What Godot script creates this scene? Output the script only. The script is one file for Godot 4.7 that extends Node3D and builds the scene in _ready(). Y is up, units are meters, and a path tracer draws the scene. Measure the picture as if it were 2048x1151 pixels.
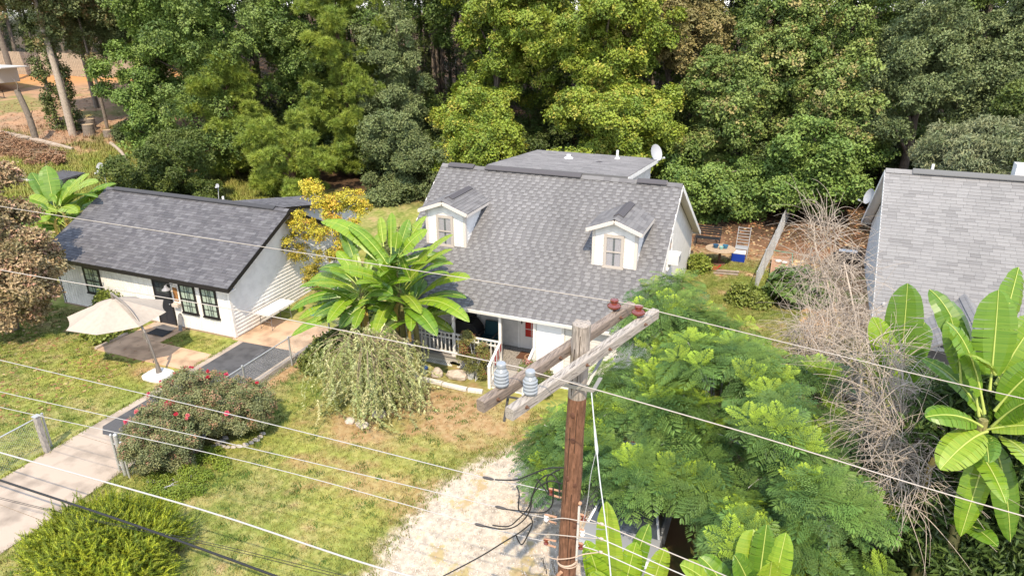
extends Node3D
# A drone's view over a street of small houses: axes follow the houses (x along the ridges, -z away from the street).

const EYE := Vector3(0, 12, 0)
const SUN_TO := Vector3(0.27, 1.0, 0.72)

var rng := RandomNumberGenerator.new()
var n_low := FastNoiseLite.new()
var n_mid := FastNoiseLite.new()
var n_fine := FastNoiseLite.new()
var mats := {}
var used := {}
var tex := {}

func _ready() -> void:
	var cam := Camera3D.new()
	cam.name = "camera"
	cam.position = EYE
	cam.rotation_order = EULER_ORDER_YXZ
	cam.rotation_degrees = Vector3(-22.25, 22.25, -0.25)
	cam.fov = 45.57
	cam.near = 0.1
	cam.far = 400.0
	add_child(cam)
	cam.current = true
	var env := Environment.new()
	env.background_mode = Environment.BG_SKY
	var sky := Sky.new()
	var sm := ProceduralSkyMaterial.new()
	sm.sky_top_color = Color(0.52, 0.575, 0.66)
	sm.sky_horizon_color = Color(0.84, 0.835, 0.82)
	sm.ground_horizon_color = Color(0.42, 0.42, 0.36)
	sm.ground_bottom_color = Color(0.22, 0.22, 0.16)
	sm.sky_curve = 0.15
	sm.sky_energy_multiplier = 1.8
	sky.sky_material = sm
	env.sky = sky
	env.tonemap_mode = Environment.TONE_MAPPER_LINEAR
	env.tonemap_exposure = 1.33
	env.sdfgi_enabled = true
	env.ssao_enabled = true
	env.ssil_enabled = true
	var we := WorldEnvironment.new()
	we.name = "world_environment"
	we.environment = env
	add_child(we)
	var sun := DirectionalLight3D.new()
	sun.name = "sun"
	sun.light_energy = 1.5
	sun.light_color = Color(1.0, 0.935, 0.83)
	sun.light_angular_distance = 0.5
	sun.shadow_enabled = true
	sun.look_at_from_position(SUN_TO * 50.0, Vector3.ZERO, Vector3.UP)
	add_child(sun)

	rng.seed = 20250
	n_low.seed = 3
	n_low.frequency = 0.16
	n_low.fractal_octaves = 3
	n_mid.seed = 8
	n_mid.frequency = 0.75
	n_mid.fractal_octaves = 3
	n_fine.seed = 21
	n_fine.frequency = 4.0
	n_fine.fractal_octaves = 2
	make_textures()
	build_ground()
	build_paving()
	build_white_house()
	build_grey_house()
	build_right_house()
	build_hill_buildings()
	build_fences()
	build_pole_and_wires()
	build_woods()
	build_yard_plants()
	build_bananas()
	build_white_house_yard()
	build_porch_things()
	build_back_yard()
	build_hill_things()
	build_right_yard()

# ---------------------------------------------------------------- helpers
func v3(x: float, y: float, z: float) -> Vector3:
	return Vector3(x, y, z)

class MB:
	var v := PackedVector3Array()
	var n := PackedVector3Array()
	var uv := PackedVector2Array()
	var c := PackedColorArray()
	var colored := false
	var col := Color(1, 1, 1)
	func tri(a: Vector3, b: Vector3, d: Vector3, na := Vector3.ZERO, nb := Vector3.ZERO, nd := Vector3.ZERO, ua := Vector2.ZERO, ub := Vector2.ZERO, ud := Vector2.ZERO) -> void:
		# a, b, d counter-clockwise from outside
		if na == Vector3.ZERO:
			na = (b - a).cross(d - a).normalized()
			nb = na
			nd = na
		v.append(a); v.append(d); v.append(b)
		n.append(na); n.append(nd); n.append(nb)
		uv.append(ua); uv.append(ud); uv.append(ub)
		if colored:
			c.append(col); c.append(col); c.append(col)
	func quad(a: Vector3, b: Vector3, d: Vector3, e: Vector3, u0 := Vector2.ZERO, u1 := Vector2.ONE) -> void:
		tri(a, b, d, Vector3.ZERO, Vector3.ZERO, Vector3.ZERO, u0, Vector2(u1.x, u0.y), u1)
		tri(a, d, e, Vector3.ZERO, Vector3.ZERO, Vector3.ZERO, u0, u1, Vector2(u0.x, u1.y))
	func qn(a: Vector3, b: Vector3, d: Vector3, e: Vector3, na: Vector3, nb: Vector3, nd: Vector3, ne: Vector3) -> void:
		tri(a, b, d, na, nb, nd)
		tri(a, d, e, na, nd, ne)
	func box(lo: Vector3, hi: Vector3) -> void:
		obox((lo + hi) * 0.5, Vector3(absf(hi.x - lo.x), absf(hi.y - lo.y), absf(hi.z - lo.z)), Basis())
	func obox(ctr: Vector3, size: Vector3, b: Basis) -> void:
		var x := b.x * size.x * 0.5
		var y := b.y * size.y * 0.5
		var z := b.z * size.z * 0.5
		quad(ctr - x - y + z, ctr + x - y + z, ctr + x + y + z, ctr - x + y + z)
		quad(ctr + x - y - z, ctr - x - y - z, ctr - x + y - z, ctr + x + y - z)
		quad(ctr + x - y + z, ctr + x - y - z, ctr + x + y - z, ctr + x + y + z)
		quad(ctr - x - y - z, ctr - x - y + z, ctr - x + y + z, ctr - x + y - z)
		quad(ctr - x + y + z, ctr + x + y + z, ctr + x + y - z, ctr - x + y - z)
		quad(ctr - x - y - z, ctr + x - y - z, ctr + x - y + z, ctr - x - y + z)
	# a bar from a to b, w wide (sideways) and h thick (along up), edges bevelled by e
	func bar(a: Vector3, b: Vector3, w: float, h: float, up := Vector3.UP, e := 0.0) -> void:
		var f := (b - a).normalized()
		var s := f.cross(up).normalized()
		var u := s.cross(f).normalized()
		var p: Array
		var x := w * 0.5
		var y := h * 0.5
		if e > 0.0:
			p = [Vector2(-x + e, -y), Vector2(x - e, -y), Vector2(x, -y + e), Vector2(x, y - e), Vector2(x - e, y), Vector2(-x + e, y), Vector2(-x, y - e), Vector2(-x, -y + e)]
		else:
			p = [Vector2(-x, -y), Vector2(x, -y), Vector2(x, y), Vector2(-x, y)]
		prism(p, a, b, s, u)
	# profile p is counter-clockwise seen from b towards a with s right... normals are checked by sign
	func prism(p: Array, a: Vector3, b: Vector3, s: Vector3, u: Vector3) -> void:
		var m := p.size()
		var ca := Vector3.ZERO
		for q in p:
			ca += s * q.x + u * q.y
		ca /= m
		for i in m:
			var p0: Vector3 = s * p[i].x + u * p[i].y
			var j := (i + 1) % m
			var p1: Vector3 = s * p[j].x + u * p[j].y
			var nn := (p1 - p0).cross(b - a)
			if nn.dot((p0 + p1) * 0.5 - ca) >= 0.0:
				quad(a + p0, a + p1, b + p1, b + p0)
			else:
				quad(a + p1, a + p0, b + p0, b + p1)
			var na := (p0 - ca).cross(p1 - ca)
			if na.dot(a - b) >= 0.0:
				tri(a + ca, a + p0, a + p1)
				tri(b + ca, b + p1, b + p0)
			else:
				tri(a + ca, a + p1, a + p0)
				tri(b + ca, b + p0, b + p1)
	func tube(pts: Array, r0: float, r1: float, sides := 6, cap := true, rs: Array = []) -> void:
		var m := pts.size()
		var prev := []
		var prevn := []
		var ref := Vector3.UP
		var f0: Vector3 = (pts[1] - pts[0]).normalized()
		if absf(f0.dot(ref)) > 0.9:
			ref = Vector3.RIGHT
		var s := f0.cross(ref).normalized()
		for i in m:
			var f: Vector3
			if i == 0:
				f = f0
			elif i == m - 1:
				f = (pts[i] - pts[i - 1]).normalized()
			else:
				f = (pts[i + 1] - pts[i - 1]).normalized()
			s = (s - f * s.dot(f)).normalized()
			var u := f.cross(s)
			var r: float = rs[i] if rs.size() > i else lerpf(r0, r1, float(i) / (m - 1))
			var ring := []
			var rn := []
			for k in sides:
				var an := TAU * k / sides
				var d := s * cos(an) + u * sin(an)
				ring.append(pts[i] + d * r)
				rn.append(d)
			if i > 0:
				for k in sides:
					var l := (k + 1) % sides
					qn(prev[k], prev[l], ring[l], ring[k], prevn[k], prevn[l], rn[l], rn[k])
			if cap and i == 0:
				for k in range(1, sides - 1):
					tri(ring[0], ring[k + 1], ring[k])
			if cap and i == m - 1:
				for k in range(1, sides - 1):
					tri(ring[0], ring[k], ring[k + 1])
			prev = ring
			prevn = rn
	# profile of (radius, height) from bottom to top, turned about the axis
	func lathe(prof: Array, at: Vector3, axis := Vector3.UP, sides := 12, sx := 1.0, sz := 1.0) -> void:
		var ref := Vector3.RIGHT if absf(axis.y) > 0.9 else Vector3.UP
		var sv := axis.cross(ref).normalized()
		var tv := axis.cross(sv).normalized()
		for i in prof.size() - 1:
			var a: Vector2 = prof[i]
			var b: Vector2 = prof[i + 1]
			var slope := Vector2(b.y - a.y, a.x - b.x).normalized()
			for k in sides:
				var d0 := (sv * cos(TAU * k / sides) * sx + tv * sin(TAU * k / sides) * sz)
				var d1 := (sv * cos(TAU * (k + 1) / sides) * sx + tv * sin(TAU * (k + 1) / sides) * sz)
				var n0 := (d0.normalized() * slope.x + axis * slope.y).normalized()
				var n1 := (d1.normalized() * slope.x + axis * slope.y).normalized()
				var p0 := at + axis * a.y + d0 * a.x
				var p1 := at + axis * a.y + d1 * a.x
				var q0 := at + axis * b.y + d0 * b.x
				var q1 := at + axis * b.y + d1 * b.x
				if a.x > 1e-5:
					tri(p0, p1, q1, n0, n1, n1)
				if b.x > 1e-5:
					tri(p0, q1, q0, n0, n1, n0)
	# a lumpy rock
	func rock(ctr: Vector3, size: Vector3, sd: int, rows := 5, cols := 8) -> void:
		var g := FastNoiseLite.new()
		g.seed = sd
		g.frequency = 0.9
		var grid := []
		for i in rows + 1:
			var line := []
			var th := PI * i / rows
			for k in cols:
				var ph := TAU * k / cols
				var d := Vector3(sin(th) * cos(ph), cos(th), sin(th) * sin(ph))
				var rr := 1.0 + 0.35 * g.get_noise_3dv(d * 1.3 + ctr)
				line.append(ctr + d * size * rr)
			grid.append(line)
		for i in rows:
			for k in cols:
				var l := (k + 1) % cols
				if i > 0:
					tri(grid[i][k], grid[i][l], grid[i + 1][l])
				if i < rows - 1:
					tri(grid[i][k], grid[i + 1][l], grid[i + 1][k])
	func mesh(m: Material = null, with_uv := false) -> ArrayMesh:
		var a := []
		a.resize(Mesh.ARRAY_MAX)
		a[Mesh.ARRAY_VERTEX] = v
		a[Mesh.ARRAY_NORMAL] = n
		if with_uv:
			a[Mesh.ARRAY_TEX_UV] = uv
		if colored:
			a[Mesh.ARRAY_COLOR] = c
		var am := ArrayMesh.new()
		if v.size():
			am.add_surface_from_arrays(Mesh.PRIMITIVE_TRIANGLES, a)
			if m:
				am.surface_set_material(0, m)
		return am

func numbered(called: String) -> String:
	if not used.has(called):
		used[called] = 0
		return called
	used[called] += 1
	return "%s_%03d" % [called, used[called]]

func tag(o: Node3D, label: String, category: String, group := "") -> void:
	o.set_meta("label", label)
	o.set_meta("category", category)
	if group:
		o.set_meta("group", group)

func thing(called: String, label: String, category: String, at: Vector3, group := "") -> Node3D:
	var o := Node3D.new()
	o.name = numbered(called)
	add_child(o)
	o.position = at
	tag(o, label, category, group)
	return o

func world_of(p: Node3D) -> Transform3D:
	var t := Transform3D()
	while p != self:
		t = p.transform * t
		p = p.get_parent()
	return t

# a part built in world coordinates (or placed by xf) under its thing
func part(p: Node3D, called: String, mesh: Mesh, m: Material, xf := Transform3D()) -> MeshInstance3D:
	var o := MeshInstance3D.new()
	var k: String = called + "@" + str(p.get_instance_id())
	if used.has(k):
		used[k] += 1
		o.name = "%s_%03d" % [called, used[k]]
	else:
		used[k] = 0
		o.name = called
	o.mesh = mesh
	if m:
		o.material_override = m
	o.transform = world_of(p).affine_inverse() * xf
	p.add_child(o, true)
	return o

# a thing that is one mesh; its vertices are in world coordinates
func single(called: String, mesh: Mesh, m: Material, label: String, category: String, group := "") -> MeshInstance3D:
	var o := MeshInstance3D.new()
	o.name = numbered(called)
	o.mesh = mesh
	if m:
		o.material_override = m
	add_child(o)
	tag(o, label, category, group)
	return o

func struct(called: String, mesh: Mesh, m: Material) -> MeshInstance3D:
	var o := MeshInstance3D.new()
	o.name = numbered(called)
	o.mesh = mesh
	if m:
		o.material_override = m
	o.set_meta("kind", "structure")
	add_child(o)
	return o

# many copies as one part or one top-level stuff object
func many(p: Node3D, called: String, mesh: Mesh, m: Material, xfs: Array, cols: PackedColorArray) -> MultiMeshInstance3D:
	var mm := MultiMesh.new()
	mm.transform_format = MultiMesh.TRANSFORM_3D
	mm.use_colors = true
	mm.mesh = mesh
	mm.instance_count = xfs.size()
	var buf := PackedFloat32Array()
	buf.resize(xfs.size() * 16)
	for i in xfs.size():
		var t: Transform3D = xfs[i]
		var c := cols[i]
		var k := i * 16
		buf[k] = t.basis.x.x; buf[k + 1] = t.basis.y.x; buf[k + 2] = t.basis.z.x; buf[k + 3] = t.origin.x
		buf[k + 4] = t.basis.x.y; buf[k + 5] = t.basis.y.y; buf[k + 6] = t.basis.z.y; buf[k + 7] = t.origin.y
		buf[k + 8] = t.basis.x.z; buf[k + 9] = t.basis.y.z; buf[k + 10] = t.basis.z.z; buf[k + 11] = t.origin.z
		buf[k + 12] = c.r; buf[k + 13] = c.g; buf[k + 14] = c.b; buf[k + 15] = 1.0
	mm.buffer = buf
	var o := MultiMeshInstance3D.new()
	o.multimesh = mm
	o.material_override = m
	o.set_meta("kind", "stuff")
	if p == self:
		o.name = numbered(called)
	else:
		o.name = called
		o.transform = world_of(p).affine_inverse()
	p.add_child(o, true)
	return o

# ---------------------------------------------------------------- materials
func lin(r: float, g: float, b: float) -> Color:
	return Color(r, g, b)

func noise_tex(key: String, freq: float, octs: int, lo: float, hi: float, power := 1.0, size := 256) -> void:
	var f := FastNoiseLite.new()
	f.seed = key.hash() % 1000
	f.frequency = freq
	f.fractal_octaves = octs
	f.noise_type = FastNoiseLite.TYPE_SIMPLEX_SMOOTH
	var im := f.get_seamless_image(size, size)
	im.convert(Image.FORMAT_L8)
	var d := im.get_data()
	var out := PackedByteArray()
	out.resize(size * size * 3)
	for i in size * size:
		var t := pow(d[i] / 255.0, power)
		var l := lerpf(lo, hi, t)
		var s := int(clampf(pow(l, 1.0 / 2.2), 0, 1) * 255.0)
		out[i * 3] = s; out[i * 3 + 1] = s; out[i * 3 + 2] = s
	tex[key] = ImageTexture.create_from_image(Image.create_from_data(size, size, false, Image.FORMAT_RGB8, out))
	var hb := Image.create_from_data(size, size, false, Image.FORMAT_L8, d)
	hb.convert(Image.FORMAT_RGBA8)
	hb.bump_map_to_normal_map(4.0)
	tex[key + "_n"] = ImageTexture.create_from_image(hb)

func make_textures() -> void:
	noise_tex("fine", 0.05, 4, 0.62, 1.25)
	noise_tex("blotch", 0.012, 5, 0.6, 1.3)
	noise_tex("grain", 0.04, 4, 0.35, 1.45)
	noise_tex("granule", 0.16, 2, 0.7, 1.2)
	noise_tex("faint", 0.02, 5, 0.82, 1.08)

# col is a linear base colour
func M(key: String, col := Color(0.5, 0.5, 0.5), rough := 0.8, o := {}) -> StandardMaterial3D:
	if mats.has(key):
		return mats[key]
	var m := StandardMaterial3D.new()
	m.resource_name = key
	m.albedo_color = Color(clampf(col.r, 0, 1), clampf(col.g, 0, 1), clampf(col.b, 0, 1)).linear_to_srgb()
	m.roughness = rough
	m.metallic = o.get("metal", 0.0)
	m.metallic_specular = o.get("spec", 0.4)
	if o.has("tex"):
		m.albedo_texture = tex[o.tex]
		m.uv1_triplanar = true
		m.uv1_world_triplanar = o.get("world", true)
		m.uv1_scale = o.get("scale", Vector3.ONE)
		if o.get("bump", 0.0) > 0.0:
			m.normal_enabled = true
			m.normal_texture = tex[o.tex + "_n"]
			m.normal_scale = o.bump
	if o.get("vcol", false):
		m.vertex_color_use_as_albedo = true
	if o.has("back"):
		m.backlight_enabled = true
		m.backlight = o.back
		m.cull_mode = BaseMaterial3D.CULL_DISABLED
	if o.has("alpha"):
		m.transparency = BaseMaterial3D.TRANSPARENCY_ALPHA
		m.albedo_color.a = o.alpha
	mats[key] = m
	return m

func rr(a: float, b: float) -> float:
	return rng.randf_range(a, b)

func vary(c: Color, a: float) -> Color:
	var k := 1.0 + rr(-a, a)
	return Color(c.r * k * (1.0 + rr(-a, a) * 0.4), c.g * k, c.b * k * (1.0 + rr(-a, a) * 0.4))

func frame_of(y: Vector3, spin: float) -> Basis:
	var up := y.normalized()
	var ref := Vector3.RIGHT if absf(up.y) > 0.8 else Vector3.UP
	var x := up.cross(ref).normalized()
	var z := x.cross(up)
	return Basis(x, up, z) * Basis(Vector3.UP, spin)

func dir() -> Vector3:
	var y := rr(-1, 1)
	var a := rr(0, TAU)
	var s := sqrt(1.0 - y * y)
	return Vector3(s * cos(a), y, s * sin(a))

# ---------------------------------------------------------------- ground
func gh(x: float, z: float) -> float:
	var back := 0.085 * maxf(0.0, -z - 20.0)
	var s := (x + 28.0) * -0.8 + (z + 24.0) * -0.6
	var a := maxf(0.0, s - 3.0)
	var hill := minf(a, 17.0) * 0.22 + maxf(0.0, minf(a, 50.0) - 17.0) * 0.12
	return maxf(back, hill) + n_low.get_noise_2d(x, z) * 0.12 * smoothstep(-24.0, -30.0, z)

func sst(a: float, b: float, x: float) -> float:
	return smoothstep(a, b, x)

func in_poly(p: Vector2, poly: PackedVector2Array) -> bool:
	return Geometry2D.is_point_in_polygon(p, poly)

func gravel_amount(x: float, z: float) -> float:
	# how far inside the gravel drive (1) or outside (0)
	var wob := n_mid.get_noise_2d(x, z) * 0.9 + n_fine.get_noise_2d(x, z) * 0.3
	var left := -7.75 + sst(-13.0, -17.0, z) * 1.9 - sst(-9.5, -3.0, z) * 0.9
	var right := -2.2
	var d := minf(x - left, right - x)
	d = minf(d, z + 17.4)
	return sst(-0.45, 0.35, d + wob * 0.55)

func ground_col(x: float, z: float) -> Color:
	var a := n_low.get_noise_2d(x, z)
	var b := n_mid.get_noise_2d(x, z)
	var f := n_fine.get_noise_2d(x, z)
	var green := Color(0.160, 0.198, 0.043)
	var lime := Color(0.275, 0.285, 0.066)
	var dry := Color(0.340, 0.275, 0.125)
	var c := green.lerp(lime, clampf(0.5 + a * 1.0 + b * 0.35, 0, 1))
	c = c.lerp(dry, clampf(0.20 + b * 0.7 - a * 0.4 + f * 0.3, 0, 0.75))
	c = c * (1.0 + f * 0.3)
	var dirt := Color(0.36, 0.205, 0.110).lerp(Color(0.42, 0.28, 0.165), clampf(0.5 + f + b * 0.5, 0, 1))
	var k := 0.0
	if x > -17 and x < -4:
		# worn strip in front of the porch and round the willow
		var e := Vector2((x + 8.6) / 3.2, (z + 16.6) / 1.9).length()
		k = maxf(k, sst(1.25, 0.25, e + b * 0.8) * 0.8)
		e = Vector2((x + 11.0) / 2.0, (z + 14.6) / 0.9).length()
		k = maxf(k, sst(1.3, 0.4, e + b * 0.9) * 0.75)
		e = Vector2((x + 15.6) / 0.35, (z + 16.0) / 3.6).length()
		k = maxf(k, sst(1.3, 0.5, e + b * 0.8) * 0.8)
		e = Vector2((x + 9.0) / 2.6, (z + 12.6) / 0.9).length()
		k = maxf(k, sst(1.3, 0.2, e + b * 1.3) * 0.6)
	k = maxf(k, sst(0.46, 0.7, b) * 0.45)
	if x < -19 and z > -16:
		var e2 := Vector2((x + 20.1) / 1.0, (z + 15.0) / 0.5).length()
		k = maxf(k, sst(1.4, 0.5, e2 + b * 0.6) * 0.75)
	# back yards: clay and leaf litter towards the trees
	if z < -24.0 and x > -13.0:
		var t := sst(-31.0, -33.5, z + b * 1.2)
		k = maxf(k, sst(0.0, 0.45, b + a * 0.5 + t * 0.9 - 0.1) * 0.8)
		k = maxf(k, t)
		dirt = dirt.lerp(Color(0.15, 0.075, 0.042), sst(-31.0, -34.0, z + b) * 0.8)
	if x > 1.2 and z < -16.0:
		k = maxf(k, sst(-0.4, 0.4, b + 0.3))
	# under the trees right of the gravel
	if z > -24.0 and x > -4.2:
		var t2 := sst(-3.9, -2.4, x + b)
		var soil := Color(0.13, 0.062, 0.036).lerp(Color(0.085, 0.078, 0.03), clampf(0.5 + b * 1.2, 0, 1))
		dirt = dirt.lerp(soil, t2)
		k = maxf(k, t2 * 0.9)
	c = c.lerp(dirt, clampf(k, 0, 1))
	# the slope behind the white house: long grass, orange clay, shade litter under the woods
	var s := (x + 28.0) * -0.8 + (z + 24.0) * -0.6
	if s > 2.0:
		var hg := Color(0.24, 0.28, 0.06).lerp(Color(0.29, 0.26, 0.09), clampf(0.5 + b, 0, 1))
		c = c.lerp(hg, sst(2.0, 5.0, s))
		var clay := Color(0.40, 0.245, 0.150).lerp(Color(0.28, 0.19, 0.125), clampf(0.5 + b * 0.9 + f * 0.5, 0, 1))
		clay = clay.lerp(Color(0.17, 0.19, 0.05), sst(0.0, 0.4, a + b * 0.5) * 0.65)
		var edge := 17.6 + b * 1.6 + a * 1.2
		c = c.lerp(clay, sst(edge - 0.8, edge + 0.8, s) * sst(47.0, 43.0, s))
		c = c.lerp(Color(0.52, 0.25, 0.09), sst(36.0, 40.0, s) * sst(47.0, 43.0, s) * 0.7)
		c = c.lerp(Color(0.07, 0.05, 0.028), sst(43.0, 47.0, s))
	# forest floor
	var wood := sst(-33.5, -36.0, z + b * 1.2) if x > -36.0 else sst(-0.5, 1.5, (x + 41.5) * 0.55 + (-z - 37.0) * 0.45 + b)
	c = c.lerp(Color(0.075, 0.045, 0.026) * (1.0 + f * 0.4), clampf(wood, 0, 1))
	var g := gravel_amount(x, z)
	if g > 0.0 and z > -18.0:
		var weeds := sst(0.0, 0.3, b * 0.9 + f * 0.3 + sst(-13.0, -9.0, z) * sst(-7.5, -5.0, x) * 0.55 - 0.27)
		var stone := Color(0.46, 0.39, 0.31) * (1.0 + f * 0.4 + b * 0.25)
		c = c.lerp(dirt * 0.9, g * 0.5).lerp(stone, g * (1.0 - weeds * 0.92))
	return c

func ground_sheet(x0: float, x1: float, z0: float, z1: float, step: float, px_per_m: float, mb_hole := Rect2()) -> Array:
	var w := int((x1 - x0) * px_per_m)
	var h := int((z1 - z0) * px_per_m)
	var data := PackedByteArray()
	data.resize(w * h * 3)
	var i := 0
	for r in h:
		var z := z0 + (r + 0.5) / px_per_m
		for q in w:
			var x := x0 + (q + 0.5) / px_per_m
			if mb_hole.has_area() and mb_hole.has_point(Vector2(x, z)):
				i += 3
				continue
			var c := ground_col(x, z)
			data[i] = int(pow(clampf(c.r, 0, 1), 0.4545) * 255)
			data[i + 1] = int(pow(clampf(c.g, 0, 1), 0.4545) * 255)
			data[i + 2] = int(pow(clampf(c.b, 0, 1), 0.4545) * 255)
			i += 3
	var t := ImageTexture.create_from_image(Image.create_from_data(w, h, false, Image.FORMAT_RGB8, data))
	var nx := int(round((x1 - x0) / step))
	var nz := int(round((z1 - z0) / step))
	var v := PackedVector3Array()
	var n := PackedVector3Array()
	var uv := PackedVector2Array()
	var idx := PackedInt32Array()
	for r in nz + 1:
		for q in nx + 1:
			var x := x0 + q * step
			var z := z0 + r * step
			v.append(Vector3(x, gh(x, z), z))
			n.append(Vector3(gh(x - 0.3, z) - gh(x + 0.3, z), 0.6, gh(x, z - 0.3) - gh(x, z + 0.3)).normalized())
			uv.append(Vector2((x - x0) / (x1 - x0), (z - z0) / (z1 - z0)))
	for r in nz:
		for q in nx:
			if mb_hole.has_area() and mb_hole.has_point(Vector2(x0 + (q + 0.5) * step, z0 + (r + 0.5) * step)):
				continue
			var k := r * (nx + 1) + q
			idx.append_array([k, k + 1, k + nx + 2, k, k + nx + 2, k + nx + 1])
	var a := []
	a.resize(Mesh.ARRAY_MAX)
	a[Mesh.ARRAY_VERTEX] = v
	a[Mesh.ARRAY_NORMAL] = n
	a[Mesh.ARRAY_TEX_UV] = uv
	a[Mesh.ARRAY_INDEX] = idx
	var m := StandardMaterial3D.new()
	m.albedo_texture = t
	m.roughness = 0.95
	m.metallic_specular = 0.15
	m.texture_repeat = false
	return [a, m]

func build_ground() -> void:
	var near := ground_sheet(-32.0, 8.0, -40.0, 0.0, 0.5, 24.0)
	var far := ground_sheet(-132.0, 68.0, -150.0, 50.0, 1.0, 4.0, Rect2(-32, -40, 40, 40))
	var am := ArrayMesh.new()
	am.add_surface_from_arrays(Mesh.PRIMITIVE_TRIANGLES, near[0])
	am.surface_set_material(0, near[1])
	am.add_surface_from_arrays(Mesh.PRIMITIVE_TRIANGLES, far[0])
	am.surface_set_material(1, far[1])
	struct("ground", am, null)
	# short turf standing on the lawns
	var tuft := MB.new()
	for i in 7:
		var a := rr(0, TAU)
		var p := Vector3(rr(-0.09, 0.09), 0, rr(-0.09, 0.09))
		var d := Vector3(cos(a), 0, sin(a))
		var s := Vector3(-d.z, 0, d.x) * 0.011
		var hh := rr(0.035, 0.075)
		tuft.tri(p - s, p + s, p + d * hh * 0.7 + Vector3(0, hh, 0), Vector3.UP, Vector3.UP, Vector3.UP)
	var tm := tuft.mesh()
	var xs := []
	var cs := PackedColorArray()
	for i in 130000:
		var z := -rng.randf() * 21.0 - 5.0
		var x := -31.0 + rng.randf() * 29.0
		if z < -17.9 and (x < -19.0 or x > -15.0):
			continue
		if x > -19.3 and x < -15.95:
			continue
		if x < -18.9 and z < -15.4 and x > -23.5 and not (x < -19.35 and x > -21.65 and z < -16.9 and z > -17.9):
			continue
		if z < -18.2 or gravel_amount(x, z) > 0.55 and rng.randf() < 0.93:
			continue
		var c := ground_col(x, z)
		if c.r > c.g * 1.35 and rng.randf() < 0.75:
			continue
		xs.append(Transform3D(Basis(Vector3.UP, rr(0, TAU)).scaled(Vector3.ONE * rr(0.6, 1.15)), Vector3(x, gh(x, z) - 0.004, z)))
		cs.append(vary(c * (1.05 if i % 9 else 0.7), 0.32))
	for i in 26000:
		var z := -24.0 - rng.randf() * 10.0
		var x := -3.4 + rng.randf() * 4.8
		var c := ground_col(x, z)
		if c.r > c.g * 1.35:
			continue
		xs.append(Transform3D(Basis(Vector3.UP, rr(0, TAU)).scaled(Vector3.ONE * rr(0.6, 1.2)), Vector3(x, gh(x, z) - 0.004, z)))
		cs.append(vary(c, 0.22))
	# ragged edges: grass leaning over the slabs and creeping into the gravel
	for i in 2600:
		var z := -rng.randf() * 16.0 - 4.0
		var x: float = [-18.98, -16.08, -15.85][i % 3] + rr(-0.07, 0.07)
		if i % 2 == 0:
			x = -7.9 + sst(-13.0, -17.0, z) * 1.9 - sst(-9.5, -3.0, z) * 0.9 + rr(-0.5, 0.5)
		if z < -18.0:
			continue
		xs.append(Transform3D(Basis(Vector3.UP, rr(0, TAU)).scaled(Vector3(1.0, rr(0.8, 1.7), 1.0)), Vector3(x, 0.01, z)))
		cs.append(vary(Color(0.17, 0.19, 0.045), 0.35))
	# darker weeds standing in the lawn
	for i in 700:
		var x := -31.0 + rng.randf() * 23.0
		var z := -5.0 - rng.randf() * 12.5
		if x > -19.4 and x < -15.6 or x < -18.9 and z < -15.4 and x > -23.6:
			continue
		for k in 6:
			xs.append(Transform3D(Basis(Vector3.UP, rr(0, TAU)).scaled(Vector3.ONE * rr(0.8, 1.5)), Vector3(x + rr(-0.12, 0.12), 0, z + rr(-0.12, 0.12))))
			cs.append(vary(Color(0.085, 0.135, 0.028), 0.25))
	# the long grass of the slope, taller blades
	for i in 42000:
		var x := -52.0 + rng.randf() * 24.0
		var z := -36.0 + rng.randf() * 14.0
		var s := (x + 28.0) * -0.8 + (z + 24.0) * -0.6
		if s < 3.0:
			continue
		var c := ground_col(x, z)
		if c.r > c.g * 1.15 and rng.randf() < 0.93:
			continue
		xs.append(Transform3D(Basis(Vector3.UP, rr(0, TAU)).scaled(Vector3(1.8, rr(2.5, 5.5), 1.8)), Vector3(x, gh(x, z) - 0.01, z)))
		cs.append(vary(c * 1.1, 0.25))
	var o := many(self, "grass", tm, M("grass", Color(1, 1, 1), 0.9, {"vcol": true, "spec": 0.2, "back": Color(0.25, 0.25, 0.1)}), xs, cs)
	tag(o, "short patchy green and straw coloured grass on the lawns and the slope", "grass")
	# loose white stones of the gravel drive
	var st := MB.new()
	st.rock(Vector3(0, 0.01, 0), Vector3(0.03, 0.02, 0.024), 4, 3, 5)
	xs = []
	cs = PackedColorArray()
	for i in 30000:
		var x := -9.2 + rng.randf() * 7.2
		var z := -17.6 + rng.randf() * 14.0
		if gravel_amount(x, z) < rng.randf():
			continue
		var c := ground_col(x, z)
		if c.b < 0.2 and rng.randf() < 0.8:
			continue
		xs.append(Transform3D(Basis(Vector3.UP, rr(0, TAU)).scaled(Vector3.ONE * rr(0.3, 0.85)), Vector3(x, gh(x, z), z)))
		var g := rr(0.34, 0.58)
		cs.append(Color(g, g * 0.88, g * 0.75))
	o = many(self, "gravel", st.mesh(), M("gravel", Color(1, 1, 1), 0.9, {"vcol": true}), xs, cs)
	tag(o, "loose white gravel spread over the short drive in front of the grey house", "gravel")
	# fallen leaves under the trees
	var lf := MB.new()
	lf.quad(Vector3(-0.05, 0, -0.03), Vector3(-0.05, 0.01, 0.03), Vector3(0.05, 0.014, 0.035), Vector3(0.05, 0.0, -0.03))
	xs = []
	cs = PackedColorArray()
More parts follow.
